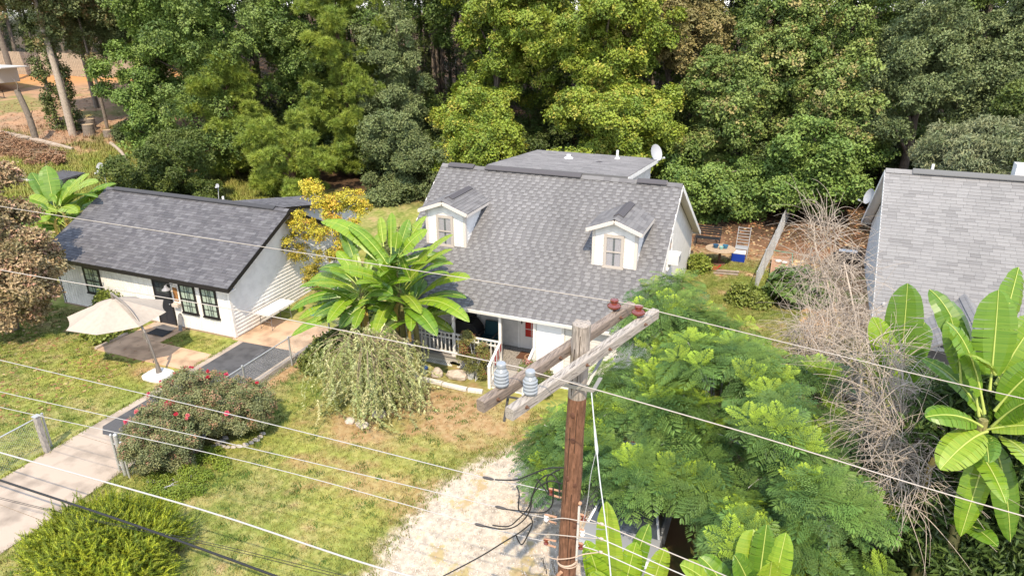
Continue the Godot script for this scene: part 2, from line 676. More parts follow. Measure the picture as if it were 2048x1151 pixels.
	for i in 17000:
		var x := -14.0 + rng.randf() * 22.0
		var z := -44.0 + rng.randf() * 14.5
		if i % 16 == 1:
			x = -30.0 + rng.randf() * 9.0
			z = -17.5 + rng.randf() * 6.5
		elif i % 4 == 0:
			x = -58.0 + rng.randf() * 22.0
			z = -44.0 + rng.randf() * 15.0
		var c := ground_col(x, z)
		if c.g > c.r and i % 16 != 1:
			continue
		xs.append(Transform3D(Basis(Vector3.UP, rr(0, TAU)) * Basis(Vector3.RIGHT, rr(-0.4, 0.4)).scaled(Vector3.ONE * rr(0.6, 1.4)), Vector3(x, gh(x, z) + 0.01, z)))
		cs.append(vary([Color(0.32, 0.17, 0.08), Color(0.22, 0.10, 0.05), Color(0.36, 0.26, 0.14)][i % 3], 0.3))
	o = many(self, "fallen_leaves", lf.mesh(), M("litter", Color(1, 1, 1), 0.9, {"vcol": true}), xs, cs)
	tag(o, "brown fallen leaves lying on bare earth at the foot of the woods", "leaves")

# a flat slab of polygon pts (x, z), its top at y
func slab(pts: Array, y: float, t: float) -> ArrayMesh:
	var mb := MB.new()
	var p := PackedVector2Array()
	for q in pts:
		p.append(q)
	if not Geometry2D.is_polygon_clockwise(p):
		p.reverse()
	var ids := Geometry2D.triangulate_polygon(p)
	for i in range(0, ids.size(), 3):
		var a := Vector3(p[ids[i]].x, y, p[ids[i]].y)
		var b := Vector3(p[ids[i + 1]].x, y, p[ids[i + 1]].y)
		var c := Vector3(p[ids[i + 2]].x, y, p[ids[i + 2]].y)
		if (b - a).cross(c - a).y > 0:
			mb.tri(a, b, c)
		else:
			mb.tri(a, c, b)
	var m := p.size()
	var ctr := Vector2.ZERO
	for q in p:
		ctr += q / m
	for i in m:
		var a := p[i]
		var b := p[(i + 1) % m]
		var A := Vector3(a.x, y, a.y)
		var B := Vector3(b.x, y, b.y)
		var dn := Vector3(0, -t, 0)
		var nn := (B - A).cross(dn)
		if nn.dot(Vector3((a.x + b.x) * 0.5 - ctr.x, 0, (a.y + b.y) * 0.5 - ctr.y)) > 0:
			mb.quad(A, B, B + dn, A + dn)
		else:
			mb.quad(B, A, A + dn, B + dn)
	return mb.mesh()

func build_paving() -> void:
	var grey := M("concrete_grey", Color(0.40, 0.325, 0.26), 0.9, {"tex": "blotch", "scale": Vector3.ONE * 0.3, "bump": 0.15, "spec": 0.25})
	var tan_ := M("concrete_tan", Color(0.52, 0.355, 0.235), 0.9, {"tex": "blotch", "scale": Vector3.ONE * 0.35, "bump": 0.12, "spec": 0.25})
	var black := M("sealcoat", Color(0.082, 0.079, 0.080), 0.75, {"tex": "blotch", "scale": Vector3.ONE * 0.5, "bump": 0.1, "spec": 0.4})
	# the drive, cast in bays with open joints
	var z := -2.0
	for zn in [-5.2, -8.3, -11.3, -14.4, -18.15]:
		struct("driveway_slab", slab([Vector2(-18.95, z - 0.008), Vector2(-16.12, z - 0.008), Vector2(-16.12, zn + 0.008), Vector2(-18.95, zn + 0.008)], 0.03, 0.12), grey)
		z = zn
	struct("driveway_slab", slab([Vector2(-19.3, -18.166), Vector2(-16.12, -18.166), Vector2(-16.2, -21.4), Vector2(-19.2, -21.4)], 0.03, 0.12), tan_)
	struct("driveway_slab", slab([Vector2(-19.2, -21.416), Vector2(-16.2, -21.416), Vector2(-16.3, -25.6), Vector2(-19.1, -25.6)], 0.034, 0.5), tan_)
	struct("driveway_patch", slab([Vector2(-18.62, -11.9), Vector2(-18.25, -11.6), Vector2(-16.3, -11.75), Vector2(-16.28, -17.95), Vector2(-16.5, -18.2), Vector2(-18.7, -18.1)], 0.036, 0.004), black)
	var pb := M("sealcoat_worn", Color(0.10, 0.098, 0.10), 0.7, {"tex": "blotch", "scale": Vector3.ONE * 0.8})
	struct("driveway_patch_seam", slab([Vector2(-18.6, -15.8), Vector2(-16.35, -15.2), Vector2(-16.35, -15.1), Vector2(-18.6, -15.66)], 0.041, 0.004), pb)
	struct("driveway_patch_seam", slab([Vector2(-17.6, -17.9), Vector2(-17.45, -17.9), Vector2(-16.9, -15.4), Vector2(-17.0, -15.35)], 0.0415, 0.004), pb)
	# walk and terrace before the white house's door
	struct("footpath_slab", slab([Vector2(-23.45, -15.55), Vector2(-21.0, -15.55), Vector2(-21.0, -16.86), Vector2(-23.45, -16.86)], 0.028, 0.1), tan_)
	struct("footpath_slab", slab([Vector2(-20.985, -15.55), Vector2(-18.97, -15.58), Vector2(-18.97, -16.86), Vector2(-20.985, -16.86)], 0.028, 0.1), tan_)
	struct("footpath_slab", slab([Vector2(-23.45, -16.875), Vector2(-21.72, -16.875), Vector2(-21.72, -18.2), Vector2(-23.45, -18.2)], 0.028, 0.1), tan_)
	# lip of the terrace that shows as a tilted slab
	var t := MB.new()
	t.bar(v3(-23.52, 0.05, -15.55), v3(-23.52, 0.05, -16.95), 0.12, 0.12, Vector3.UP, 0.02)
	struct("footpath_kerb", t.mesh(), grey)
	var k := MB.new()
	k.bar(v3(-15.98, 0.06, -12.9), v3(-15.98, 0.06, -21.9), 0.16, 0.2, Vector3.UP, 0.02)
	struct("kerb", k.mesh(), grey)

# ---------------------------------------------------------------- house pieces
# the stretches of a polygon (2D) along the line y, minus holes (Rect2)
func spans(poly: Array, y: float, holes: Array) -> Array:
	var xs := []
	for i in poly.size():
		var a: Vector2 = poly[i]
		var b: Vector2 = poly[(i + 1) % poly.size()]
		if (a.y <= y) != (b.y <= y):
			xs.append(a.x + (b.x - a.x) * (y - a.y) / (b.y - a.y))
	xs.sort()
	var out := []
	for i in range(0, xs.size() - 1, 2):
		var parts := [[xs[i], xs[i + 1]]]
		for h: Rect2 in holes:
			if y < h.position.y or y > h.end.y:
				continue
			var nx := []
			for p in parts:
				if h.end.x <= p[0] or h.position.x >= p[1]:
					nx.append(p)
				else:
					if h.position.x > p[0]:
						nx.append([p[0], h.position.x])
					if h.end.x < p[1]:
						nx.append([h.end.x, p[1]])
			parts = nx
		out.append_array(parts)
	return out

var shingle_meshes := []

func shingle_mesh() -> ArrayMesh:
	var mb := MB.new()
	# width 1 along x, length 1 up the slope along y, the butt end 1 thick along z
	mb.quad(v3(0, 0, 1), v3(1, 0, 1), v3(1, 1, 0.1), v3(0, 1, 0.1))
	mb.quad(v3(0, 0, 0), v3(1, 0, 0), v3(1, 0, 1), v3(0, 0, 1))
	mb.tri(v3(1, 0, 0), v3(1, 1, 0.1), v3(1, 0, 1))
	mb.tri(v3(0, 0, 0), v3(0, 0, 1), v3(0, 1, 0.1))
	return mb.mesh()

# lays shingles over a polygon (u, w) of the plane O, U, W, N; the largest in view are parts, the rest one part
func shingles(p: Node3D, O: Vector3, U: Vector3, W: Vector3, N: Vector3, poly: Array, holes: Array, key: String, tones: Array, cap: int, exposure := 0.14, style := 0) -> void:
	if shingle_meshes.is_empty():
		shingle_meshes.append(shingle_mesh())
	var list := []
	var wmin := 1e9
	var wmax := -1e9
	for q: Vector2 in poly:
		wmin = minf(wmin, q.y)
		wmax = maxf(wmax, q.y)
	var rowi := 0
	var w := wmin
	while w < wmax - 0.02:
		for sp in spans(poly, w + exposure * 0.5, holes):
			var u: float = sp[0]
			var raised := rng.randf() < 0.5
			u -= rr(0.0, 0.25)
			while u < sp[1] - 0.01:
				var wid: float
				var t: float
				var tone: int
				if style == 1:
					# laminated tabs: a proud tab, then a lower darker one
					wid = rr(0.15, 0.21) if raised else rr(0.13, 0.17)
					t = 0.021 if raised else 0.008
					tone = rng.randi() % 3 if raised else 3 + rng.randi() % 2
				elif style == 2:
					wid = rr(0.28, 0.42)
					t = rr(0.010, 0.016)
					tone = rng.randi() % 4 if rng.randf() < 0.85 else 4
				else:
					wid = rr(0.13, 0.32)
					t = rr(0.009, 0.017)
					tone = rng.randi() % 5
				raised = not raised
				var a := maxf(u, sp[0])
				var b := minf(u + wid - 0.006, sp[1])
				u += wid
				if b - a < 0.03:
					continue
				var b2 := Basis(U * (b - a), W * (exposure * 1.12), N * t)
				list.append([Transform3D(b2, O + U * a + W * (w + rr(-0.004, 0.004)) + N * 0.002), tone])
		w += exposure
		rowi += 1
	list.sort_custom(func(a, b): return a[0].origin.distance_squared_to(EYE) < b[0].origin.distance_squared_to(EYE))
	var ms := []
	for i in tones.size():
		ms.append(M("%s_%d" % [key, i], tones[i], 0.95, {"tex": "granule", "scale": Vector3.ONE * 2.2, "spec": 0.2}))
	var xs := []
	var cs := PackedColorArray()
	for i in list.size():
		if i < cap:
			part(p, "shingle", shingle_meshes[0], ms[list[i][1]], list[i][0])
		else:
			xs.append(list[i][0])
			var lo: Vector3 = list[i][0].origin
			cs.append(tones[list[i][1]] * (1.0 + 0.14 * n_low.get_noise_2d(lo.x * 2.2, lo.z * 0.7) + 0.10 * n_mid.get_noise_2d(lo.x, lo.z)))
	if xs.size():
		many(p, "shingles", shingle_meshes[0], M(key + "_rest", Color(1, 1, 1), 0.95, {"vcol": true, "tex": "granule", "scale": Vector3.ONE * 2.2, "spec": 0.2}), xs, cs)

# a plate of polygon (u, w) in the plane, t thick below it
func plate(poly: Array, O: Vector3, U: Vector3, W: Vector3, N: Vector3, t: float) -> ArrayMesh:
	var mb := MB.new()
	var p := PackedVector2Array()
	for q in poly:
		p.append(q)
	var ids := Geometry2D.triangulate_polygon(p)
	for side in 2:
		var off := N * (-t * side)
		for i in range(0, ids.size(), 3):
			var q := []
			for k in 3:
				q.append(O + U * p[ids[i + k]].x + W * p[ids[i + k]].y + off)
			var up: bool = (q[1] - q[0]).cross(q[2] - q[0]).dot(N) > 0
			if up == (side == 0):
				mb.tri(q[0], q[1], q[2])
			else:
				mb.tri(q[0], q[2], q[1])
	var ctr := Vector2.ZERO
	for q in p:
		ctr += q / p.size()
	for i in p.size():
		var a := p[i]
		var b := p[(i + 1) % p.size()]
		var A := O + U * a.x + W * a.y
		var B := O + U * b.x + W * b.y
		var e := B - A
		var outw := e.cross(N)
		var mid := (a + b) * 0.5 - ctr
		if outw.dot(U * mid.x + W * mid.y) > 0:
			mb.quad(A - N * t, B - N * t, B, A)
		else:
			mb.quad(B - N * t, A - N * t, A, B)
	return mb.mesh()

# lapped boards over a wall polygon (u, y)
func siding(p: Node3D, O: Vector3, U: Vector3, N: Vector3, poly: Array, holes: Array, pitch: float, m: Material, y0: float, y1: float, called := "siding_board", grow := 0.016) -> void:
	var y := y0
	while y < y1 - 0.01:
		var top := minf(y + pitch, y1)
		for s in spans(poly, y + pitch * 0.5, holes):
			if s[1] - s[0] < 0.03:
				continue
			var mb := MB.new()
			var a: Vector3 = O + U * s[0] + Vector3.UP * y
			var b: Vector3 = O + U * s[1] + Vector3.UP * y
			var c: Vector3 = O + U * s[1] + Vector3.UP * top
			var d: Vector3 = O + U * s[0] + Vector3.UP * top
			var g := N * grow
			var h := N * 0.002
			mb.quad(a + g, b + g, c + h, d + h)
			mb.quad(a, b, b + g, a + g)
			mb.tri(b, c + h, b + g)
			mb.tri(a, a + g, d + h)
			part(p, called, mb.mesh(), m)
		y += pitch

# a sash window standing on the wall face; O is the middle of its sill
func window(p: Node3D, O: Vector3, U: Vector3, N: Vector3, w: float, h: float, fm: Material, cols: int, rows: int, pane: Material, curtain: Material, trim := 0.06, label := "") -> Node3D:
	var f := MB.new()
	var up := Vector3.UP
	var d := 0.05
	for s in [-1.0, 1.0]:
		f.obox(O + U * s * (w * 0.5 + trim * 0.5) + up * h * 0.5 + N * d * 0.5, Vector3(trim, h, d), Basis(U, up, N))
	f.obox(O + up * (h + trim * 0.5) + N * d * 0.5, Vector3(w + trim * 2.0, trim, d), Basis(U, up, N))
	var win := part(p, "window", f.mesh(), fm)
	if label:
		win.set_meta("label", label)
	var sl := MB.new()
	sl.obox(O - up * 0.025 + N * 0.04, Vector3(w + trim * 2.0 + 0.06, 0.05, 0.08), Basis(U, up, N))
	part(win, "sill", sl.mesh(), fm)
	# back of the opening, curtain, two sashes of panes
	var bk := MB.new()
	bk.quad(O - U * w * 0.5 + N * 0.003, O + U * w * 0.5 + N * 0.003, O + U * w * 0.5 + up * h + N * 0.003, O - U * w * 0.5 + up * h + N * 0.003)
	part(win, "backing", bk.mesh(), M("window_dark", Color(0.02, 0.022, 0.024), 0.7))
	if curtain:
		var cu := MB.new()
		for half in [[-0.5, -0.06], [0.06, 0.5]]:
			var nf := 9
			for k in nf:
				var x0 := lerpf(half[0], half[1], float(k) / nf) * w
				var x1 := lerpf(half[0], half[1], float(k + 1) / nf) * w
				var z0 := 0.012 + 0.01 * float(k % 2)
				var z1 := 0.012 + 0.01 * float((k + 1) % 2)
				cu.quad(O + U * x0 + N * z0, O + U * x1 + N * z1, O + U * x1 + N * z1 + up * h, O + U * x0 + N * z0 + up * h)
		part(win, "curtain", cu.mesh(), curtain)
	var pw := w / cols
	var ph := h * 0.5 / rows
	for half in 2:
		var nz := 0.028 if half == 0 else 0.036
		for i in cols:
			for j in rows:
				var g := MB.new()
				var o := O + U * (-w * 0.5 + pw * i) + up * (h * 0.5 * half + ph * j) + N * nz
				g.quad(o, o + U * pw, o + U * pw + up * ph, o + up * ph)
				part(win, "pane", g.mesh(), pane)
		for i in range(1, cols):
			var q := MB.new()
			q.obox(O + U * (-w * 0.5 + pw * i) + up * (h * 0.5 * half + h * 0.25) + N * (nz + 0.004), Vector3(0.018, h * 0.5, 0.014), Basis(U, up, N))
			part(win, "glazing_bar", q.mesh(), fm)
		for j in range(1, rows):
			var q := MB.new()
			q.obox(O + up * (h * 0.5 * half + ph * j) + N * (nz + 0.005), Vector3(w, 0.018, 0.014), Basis(U, up, N))
			part(win, "glazing_bar", q.mesh(), fm)
	var r := MB.new()
	r.obox(O + up * h * 0.5 + N * 0.038, Vector3(w, 0.045, 0.03), Basis(U, up, N))
	r.obox(O + up * 0.02 + N * 0.038, Vector3(w, 0.04, 0.028), Basis(U, up, N))
	r.obox(O + up * (h - 0.02) + N * 0.038, Vector3(w, 0.04, 0.028), Basis(U, up, N))
	for s in [-1.0, 1.0]:
		r.obox(O + U * s * (w * 0.5 - 0.018) + up * h * 0.5 + N * 0.036, Vector3(0.036, h - 0.08, 0.026), Basis(U, up, N))
	part(win, "sash", r.mesh(), fm)
	return win

func pipe_vent(p: Node3D, at: Vector3, h: float, r: float, m: Material, called := "vent_pipe") -> void:
	var mb := MB.new()
	mb.lathe([Vector2(r * 2.4, -0.06), Vector2(r * 2.2, 0.03), Vector2(r, 0.07), Vector2(r, h), Vector2(r * 0.8, h), Vector2(0, h - 0.01)], at, Vector3.UP, 10)
	part(p, called, mb.mesh(), m)

func glass(key: String, c: Color, a: float) -> StandardMaterial3D:
	return M(key, c, 0.06, {"alpha": a, "spec": 0.5})

func build_white_house() -> void:
	var base := v3(-24.0, 0, -21.8)
	var t := thing("white_house", "white ribbed bungalow with dark shingle roof, black trim and black door", "house", base)
	var white := M("lh_white", Color(0.78, 0.755, 0.72), 0.6, {"tex": "faint", "scale": Vector3.ONE * 0.4})
	var blk := M("lh_black", Color(0.016, 0.014, 0.014), 0.5)
	var x0 := -28.85
	var x1 := -19.2
	var zf := -18.27
	var zb := -25.3
	# walls with thickness
	var w := MB.new()
	w.box(v3(x0, -0.4, zf - 0.14), v3(x1, 2.47, zf))
	part(t, "front_wall", w.mesh(), white)
	w = MB.new()
	w.box(v3(x0, -0.4, zb), v3(x1, 2.47, zb + 0.14))
	part(t, "back_wall", w.mesh(), white)
	var gp := [Vector2(0, -0.4), Vector2(7.03, -0.4), Vector2(7.03, 2.47), Vector2(3.53, 4.26), Vector2(0, 2.47)]
	var hp := gp.duplicate()
	part(t, "gable_wall", plate(hp, v3(x1 - 0.003, 0, zf), v3(0, 0, -1), Vector3.UP, Vector3.RIGHT, 0.14), white)
	part(t, "gable_wall", plate(hp, v3(x0 + 0.143, 0, zf), v3(0, 0, -1), Vector3.UP, Vector3.RIGHT, 0.14), white)
	# ribs of the front wall
	var holes := [Rect2(-27.25, 0.6, 1.2, 1.55), Rect2(-23.2, -0.2, 1.05, 2.3), Rect2(-21.85, 0.6, 1.0, 1.55), Rect2(-20.72, 0.6, 0.98, 1.55)]
	var x := x0 + 0.06
	while x < x1 - 0.1:
		var ys := [[-0.1, 2.44]]
		for h: Rect2 in holes:
			if x > h.position.x and x < h.end.x:
				ys = [[h.end.y, 2.44]]
				if h.position.y > 0.0:
					ys.append([-0.1, h.position.y])
		for yy in ys:
			var b := MB.new()
			b.bar(v3(x, yy[0], zf + 0.008), v3(x, yy[1], zf + 0.008), 0.034, 0.018, v3(0, 0, 1), 0.006)
			part(t, "rib", b.mesh(), white)
		x += 0.155
	var cb := MB.new()
	cb.box(v3(x1 - 0.09, -0.1, zf + 0.002), v3(x1 + 0.024, 2.42, zf + 0.026))
	cb.box(v3(x1 + 0.002, -0.1, zf - 0.09), v3(x1 + 0.026, 2.45, zf))
	part(t, "corner_trim", cb.mesh(), white)
	siding(t, v3(x1, 0, zf - 0.09), v3(0, 0, -1), Vector3.RIGHT, [Vector2(0, -0.1), Vector2(6.9, -0.1), Vector2(6.9, 2.42), Vector2(3.44, 4.16), Vector2(0, 2.45)], [], 0.15, white, -0.05, 4.1, "siding_board", 0.034)
	var foot := MB.new()
	foot.box(v3(x0 - 0.01, -0.3, zf + 0.003), v3(x1 + 0.03, 0.06, zf + 0.03))
	foot.box(v3(x1 + 0.004, -0.3, zf - 7.0), v3(x1 + 0.03, 0.05, zf - 0.002))
	part(t, "plinth", foot.mesh(), M("lh_plinth", Color(0.30, 0.22, 0.16), 0.9))
	# windows
	var pane := glass("lh_glass", Color(0.45, 0.58, 0.50), 0.25)
	var blind := M("lh_blind", Color(0.42, 0.48, 0.40), 0.7)
	window(t, v3(-26.63, 0.80, zf), Vector3.RIGHT, v3(0, 0, 1), 0.86, 1.14, blk, 3, 2, pane, blind, 0.05)
	window(t, v3(-21.33, 0.76, zf), Vector3.RIGHT, v3(0, 0, 1), 0.72, 1.20, blk, 3, 2, pane, blind, 0.05)
	window(t, v3(-20.24, 0.76, zf), Vector3.RIGHT, v3(0, 0, 1), 0.70, 1.20, blk, 3, 2, pane, blind, 0.05)
	# door
	var dm := M("lh_door", Color(0.026, 0.027, 0.034), 0.45)
	var db := MB.new()
	db.box(v3(-23.08, 0.04, zf), v3(-22.28, 2.0, zf + 0.03))
	var door := part(t, "door", db.mesh(), dm)
	var fr := MB.new()
	fr.box(v3(-23.14, 0.0, zf), v3(-23.08, 2.06, zf + 0.05))
	fr.box(v3(-22.28, 0.0, zf), v3(-22.22, 2.06, zf + 0.05))
	fr.box(v3(-23.08, 2.0, zf), v3(-22.28, 2.06, zf + 0.05))
	part(door, "frame", fr.mesh(), blk)
	for i in 3:
		for j in 2:
			var q := MB.new()
			q.box(v3(-22.98 + i * 0.205, 1.45 + j * 0.22, zf + 0.03), v3(-22.80 + i * 0.205, 1.64 + j * 0.22, zf + 0.034))
			part(door, "pane", q.mesh(), M("door_pane", Color(0.05, 0.06, 0.07), 0.08, {"spec": 0.6}))
	for r in [[-22.98, -22.71, 0.2, 0.62], [-22.65, -22.38, 0.2, 0.62], [-22.98, -22.71, 0.74, 1.34], [-22.65, -22.38, 0.74, 1.34]]:
		var q := MB.new()
		q.box(v3(r[0], r[2], zf + 0.03), v3(r[1], r[3], zf + 0.038))
		part(door, "panel", q.mesh(), dm)
	var kn := MB.new()
	kn.lathe([Vector2(0.0, 0.0), Vector2(0.02, 0.0), Vector2(0.018, 0.03), Vector2(0.035, 0.05), Vector2(0.0, 0.075)], v3(-22.36, 1.0, zf + 0.03), v3(0, 0, 1), 8)
	part(door, "knob", kn.mesh(), M("steel", Color(0.55, 0.55, 0.55), 0.3, {"metal": 0.9}))
	var sp := MB.new()
	sp.box(v3(-23.3, -0.2, zf), v3(-22.1, 0.05, zf + 0.5))
	part(t, "doorstep", sp.mesh(), M("concrete_grey"))
	# bare sheathing where a piece of siding is missing beside the door
	var bs := MB.new()
	bs.box(v3(-22.10, 1.18, zf + 0.004), v3(-21.88, 1.76, zf + 0.022))
	part(t, "bare_sheathing", bs.mesh(), M("sheathing", Color(0.36, 0.17, 0.06), 0.85, {"tex": "grain", "scale": v3(3, 0.6, 3)}))
	# barn lamp: goose neck and shade
	var lp := MB.new()
	lp.tube([v3(-22.06, 1.86, zf), v3(-22.06, 1.95, zf + 0.12), v3(-22.06, 2.0, zf + 0.26), v3(-22.06, 1.93, zf + 0.33)], 0.012, 0.012, 6)
	var lamp := part(t, "wall_lamp", lp.mesh(), M("lamp_grey", Color(0.28, 0.27, 0.28), 0.45))
	lp = MB.new()
	lp.lathe([Vector2(0.17, -0.13), Vector2(0.165, -0.11), Vector2(0.07, -0.02), Vector2(0.045, 0.05), Vector2(0.0, 0.06)], v3(-22.06, 1.90, zf + 0.33), Vector3.UP, 14)
	part(lamp, "lamp_shade", lp.mesh(), M("lamp_grey"))
	# roof: deck, black rakes and fascia, shingles
	var m := (4.34 - 2.33) / 3.9
	var sl := Vector2(3.9, 2.01).length()
	var wf := v3(0, 2.01, -3.9).normalized()
	var nf := v3(0, 3.9, 2.01).normalized()
	var rx0 := -29.2
	var L := 10.4
	var deckm := M("lh_deck", Color(0.05, 0.05, 0.055), 0.9)
	var front := [Vector2(0, 0), Vector2(L, 0), Vector2(L, sl), Vector2(0, sl)]
	var rf := part(t, "roof", plate(front, v3(rx0, 2.33, -17.9), Vector3.RIGHT, wf, nf, 0.05), deckm)
	var wb := v3(0, 2.01, 3.9).normalized()
	var nb := v3(0, 3.9, -2.01).normalized()
	part(rf, "back_slope", plate([Vector2(0, 0), Vector2(L, 0), Vector2(L, sl - 0.004), Vector2(0, sl - 0.004)], v3(rx0 + L, 2.33, -25.7), Vector3.LEFT, wb, nb, 0.05), deckm)
	var tones := [Color(0.108, 0.105, 0.112), Color(0.126, 0.123, 0.130), Color(0.146, 0.143, 0.151), Color(0.093, 0.091, 0.099), Color(0.116, 0.112, 0.120)]
	shingles(t, v3(rx0 - 0.02, 2.33, -17.9) - wf * 0.03, Vector3.RIGHT, wf, nf, [Vector2(0, 0), Vector2(L + 0.04, 0), Vector2(L + 0.04, sl), Vector2(0, sl)], [], "lh_sh", tones, 290)
	var soff := M("lh_soffit", Color(0.55, 0.20, 0.035), 0.7, {"tex": "grain", "scale": v3(2, 2, 2)})
	for sx in [rx0, rx0 + L]:
		var s: float = 1.0 if sx > -25 else -1.0
		for side in 2:
			var r := MB.new()
			var a := v3(sx + 0.012 * s, 2.33 - 0.085, -17.88 if side == 0 else -25.72)
			r.bar(a, v3(sx + 0.012 * s, 4.34 - 0.09, -21.8), 0.028, 0.17, Vector3.UP)
			part(rf, "rake_board", r.mesh(), blk)
	var fb := MB.new()
	fb.box(v3(rx0 - 0.02, 2.15, -17.9), v3(rx0 + L + 0.02, 2.335, -17.875))
	part(rf, "fascia", fb.mesh(), blk)
	fb = MB.new()
	fb.box(v3(rx0, 2.16, zf + 0.002), v3(rx0 + L, 2.19, -17.905))
	part(rf, "soffit", fb.mesh(), white)
	# bare orange plywood under the gable's overhang
	for side in 2:
		var r := MB.new()
		var zz := -17.95 if side == 0 else -25.65
		var k0 := v3(x1 + 0.2, 4.34 - 0.075, -21.8)
		var k1 := v3(x1 + 0.2, 2.33 - 0.07 + (0.9 * m if side == 0 else 0.9 * m), (zz - 0.9) if side == 0 else (zz + 0.9))
		r.bar(k0, k1, 0.36, 0.012, (nf if side == 0 else nb))
		part(rf, "bare_plywood", r.mesh(), soff)
	# ridge vent and cap shingles
	var rv := MB.new()
	rv.prism([Vector2(-0.17, -0.04), Vector2(0.0, 0.047), Vector2(0.17, -0.04), Vector2(0.17, -0.075), Vector2(0.0, 0.012), Vector2(-0.17, -0.075)], v3(rx0 + 0.5, 4.40, -21.8), v3(-19.5, 4.40, -21.8), v3(0, 0, 1), Vector3.UP)
	part(rf, "ridge_vent", rv.mesh(), deckm)
	var cx := rx0
	while cx < rx0 + L - 0.1:
		var cm := MB.new()
		var up := 0.062 if cx > rx0 + 0.4 and cx < rx0 + L - 1.1 else 0.03
		cm.prism([Vector2(-0.16, -0.07), Vector2(0.0, 0.012), Vector2(0.16, -0.07), Vector2(0.16, -0.08), Vector2(0.0, 0.0), Vector2(-0.16, -0.08)], v3(cx, 4.35 + up, -21.8), v3(minf(cx + 0.3, rx0 + L), 4.35 + up - 0.006, -21.8), v3(0, 0, 1), Vector3.UP)
		part(rf, "ridge_shingle", cm.mesh(), M("lh_sh_%d" % (rng.randi() % 4)))
		cx += 0.3
	# the low rear wing: shed roof running back from the ridge
	var wg := MB.new()
	wg.box(v3(-21.7, 1.0, -27.3), v3(-19.45, 3.2, -25.2))
	part(t, "rear_wing", wg.mesh(), white)
	var pitch := v3(0, -1.05, -5.4)
	var wo := v3(-21.95, 4.37, -21.95)
	var wu := Vector3.RIGHT
	var ww := pitch.normalized()
	var wn := wu.cross(ww).normalized()
	if wn.y < 0:
		wn = -wn
	var wl := pitch.length()
	part(rf, "rear_roof", plate([Vector2(0, 0), Vector2(2.75, 0), Vector2(2.75, wl), Vector2(0, wl)], wo, wu, ww, wn, 0.06), deckm)
	shingles(rf, wo + ww * (wl + 0.02), Vector3.RIGHT, -ww, wn, [Vector2(-0.02, 0), Vector2(2.77, 0), Vector2(2.77, wl), Vector2(-0.02, wl)], [], "lh_sh", tones, 0)
	var rk := MB.new()
	rk.bar(wo + wu * 2.765 - v3(0, 0.07, 0), wo + wu * 2.765 + pitch - v3(0, 0.07, 0), 0.03, 0.13)
	part(rf, "rear_rake_board", rk.mesh(), blk)
	siding(t, v3(-19.42, 0, -21.95), v3(0, 0, -1), Vector3.RIGHT, [Vector2(0.1, 2.2), Vector2(5.3, 2.2), Vector2(5.3, 3.24), Vector2(0.1, 4.25)], [], 0.115, white, 2.2, 4.2)
	pipe_vent(t, v3(-21.29, 3.42, -26.0), 0.3, 0.04, M("pvc", Color(0.75, 0.74, 0.7), 0.5))
	pipe_vent(t, v3(-23.5, 3.75, -23.0), 0.42, 0.05, M("pvc"))

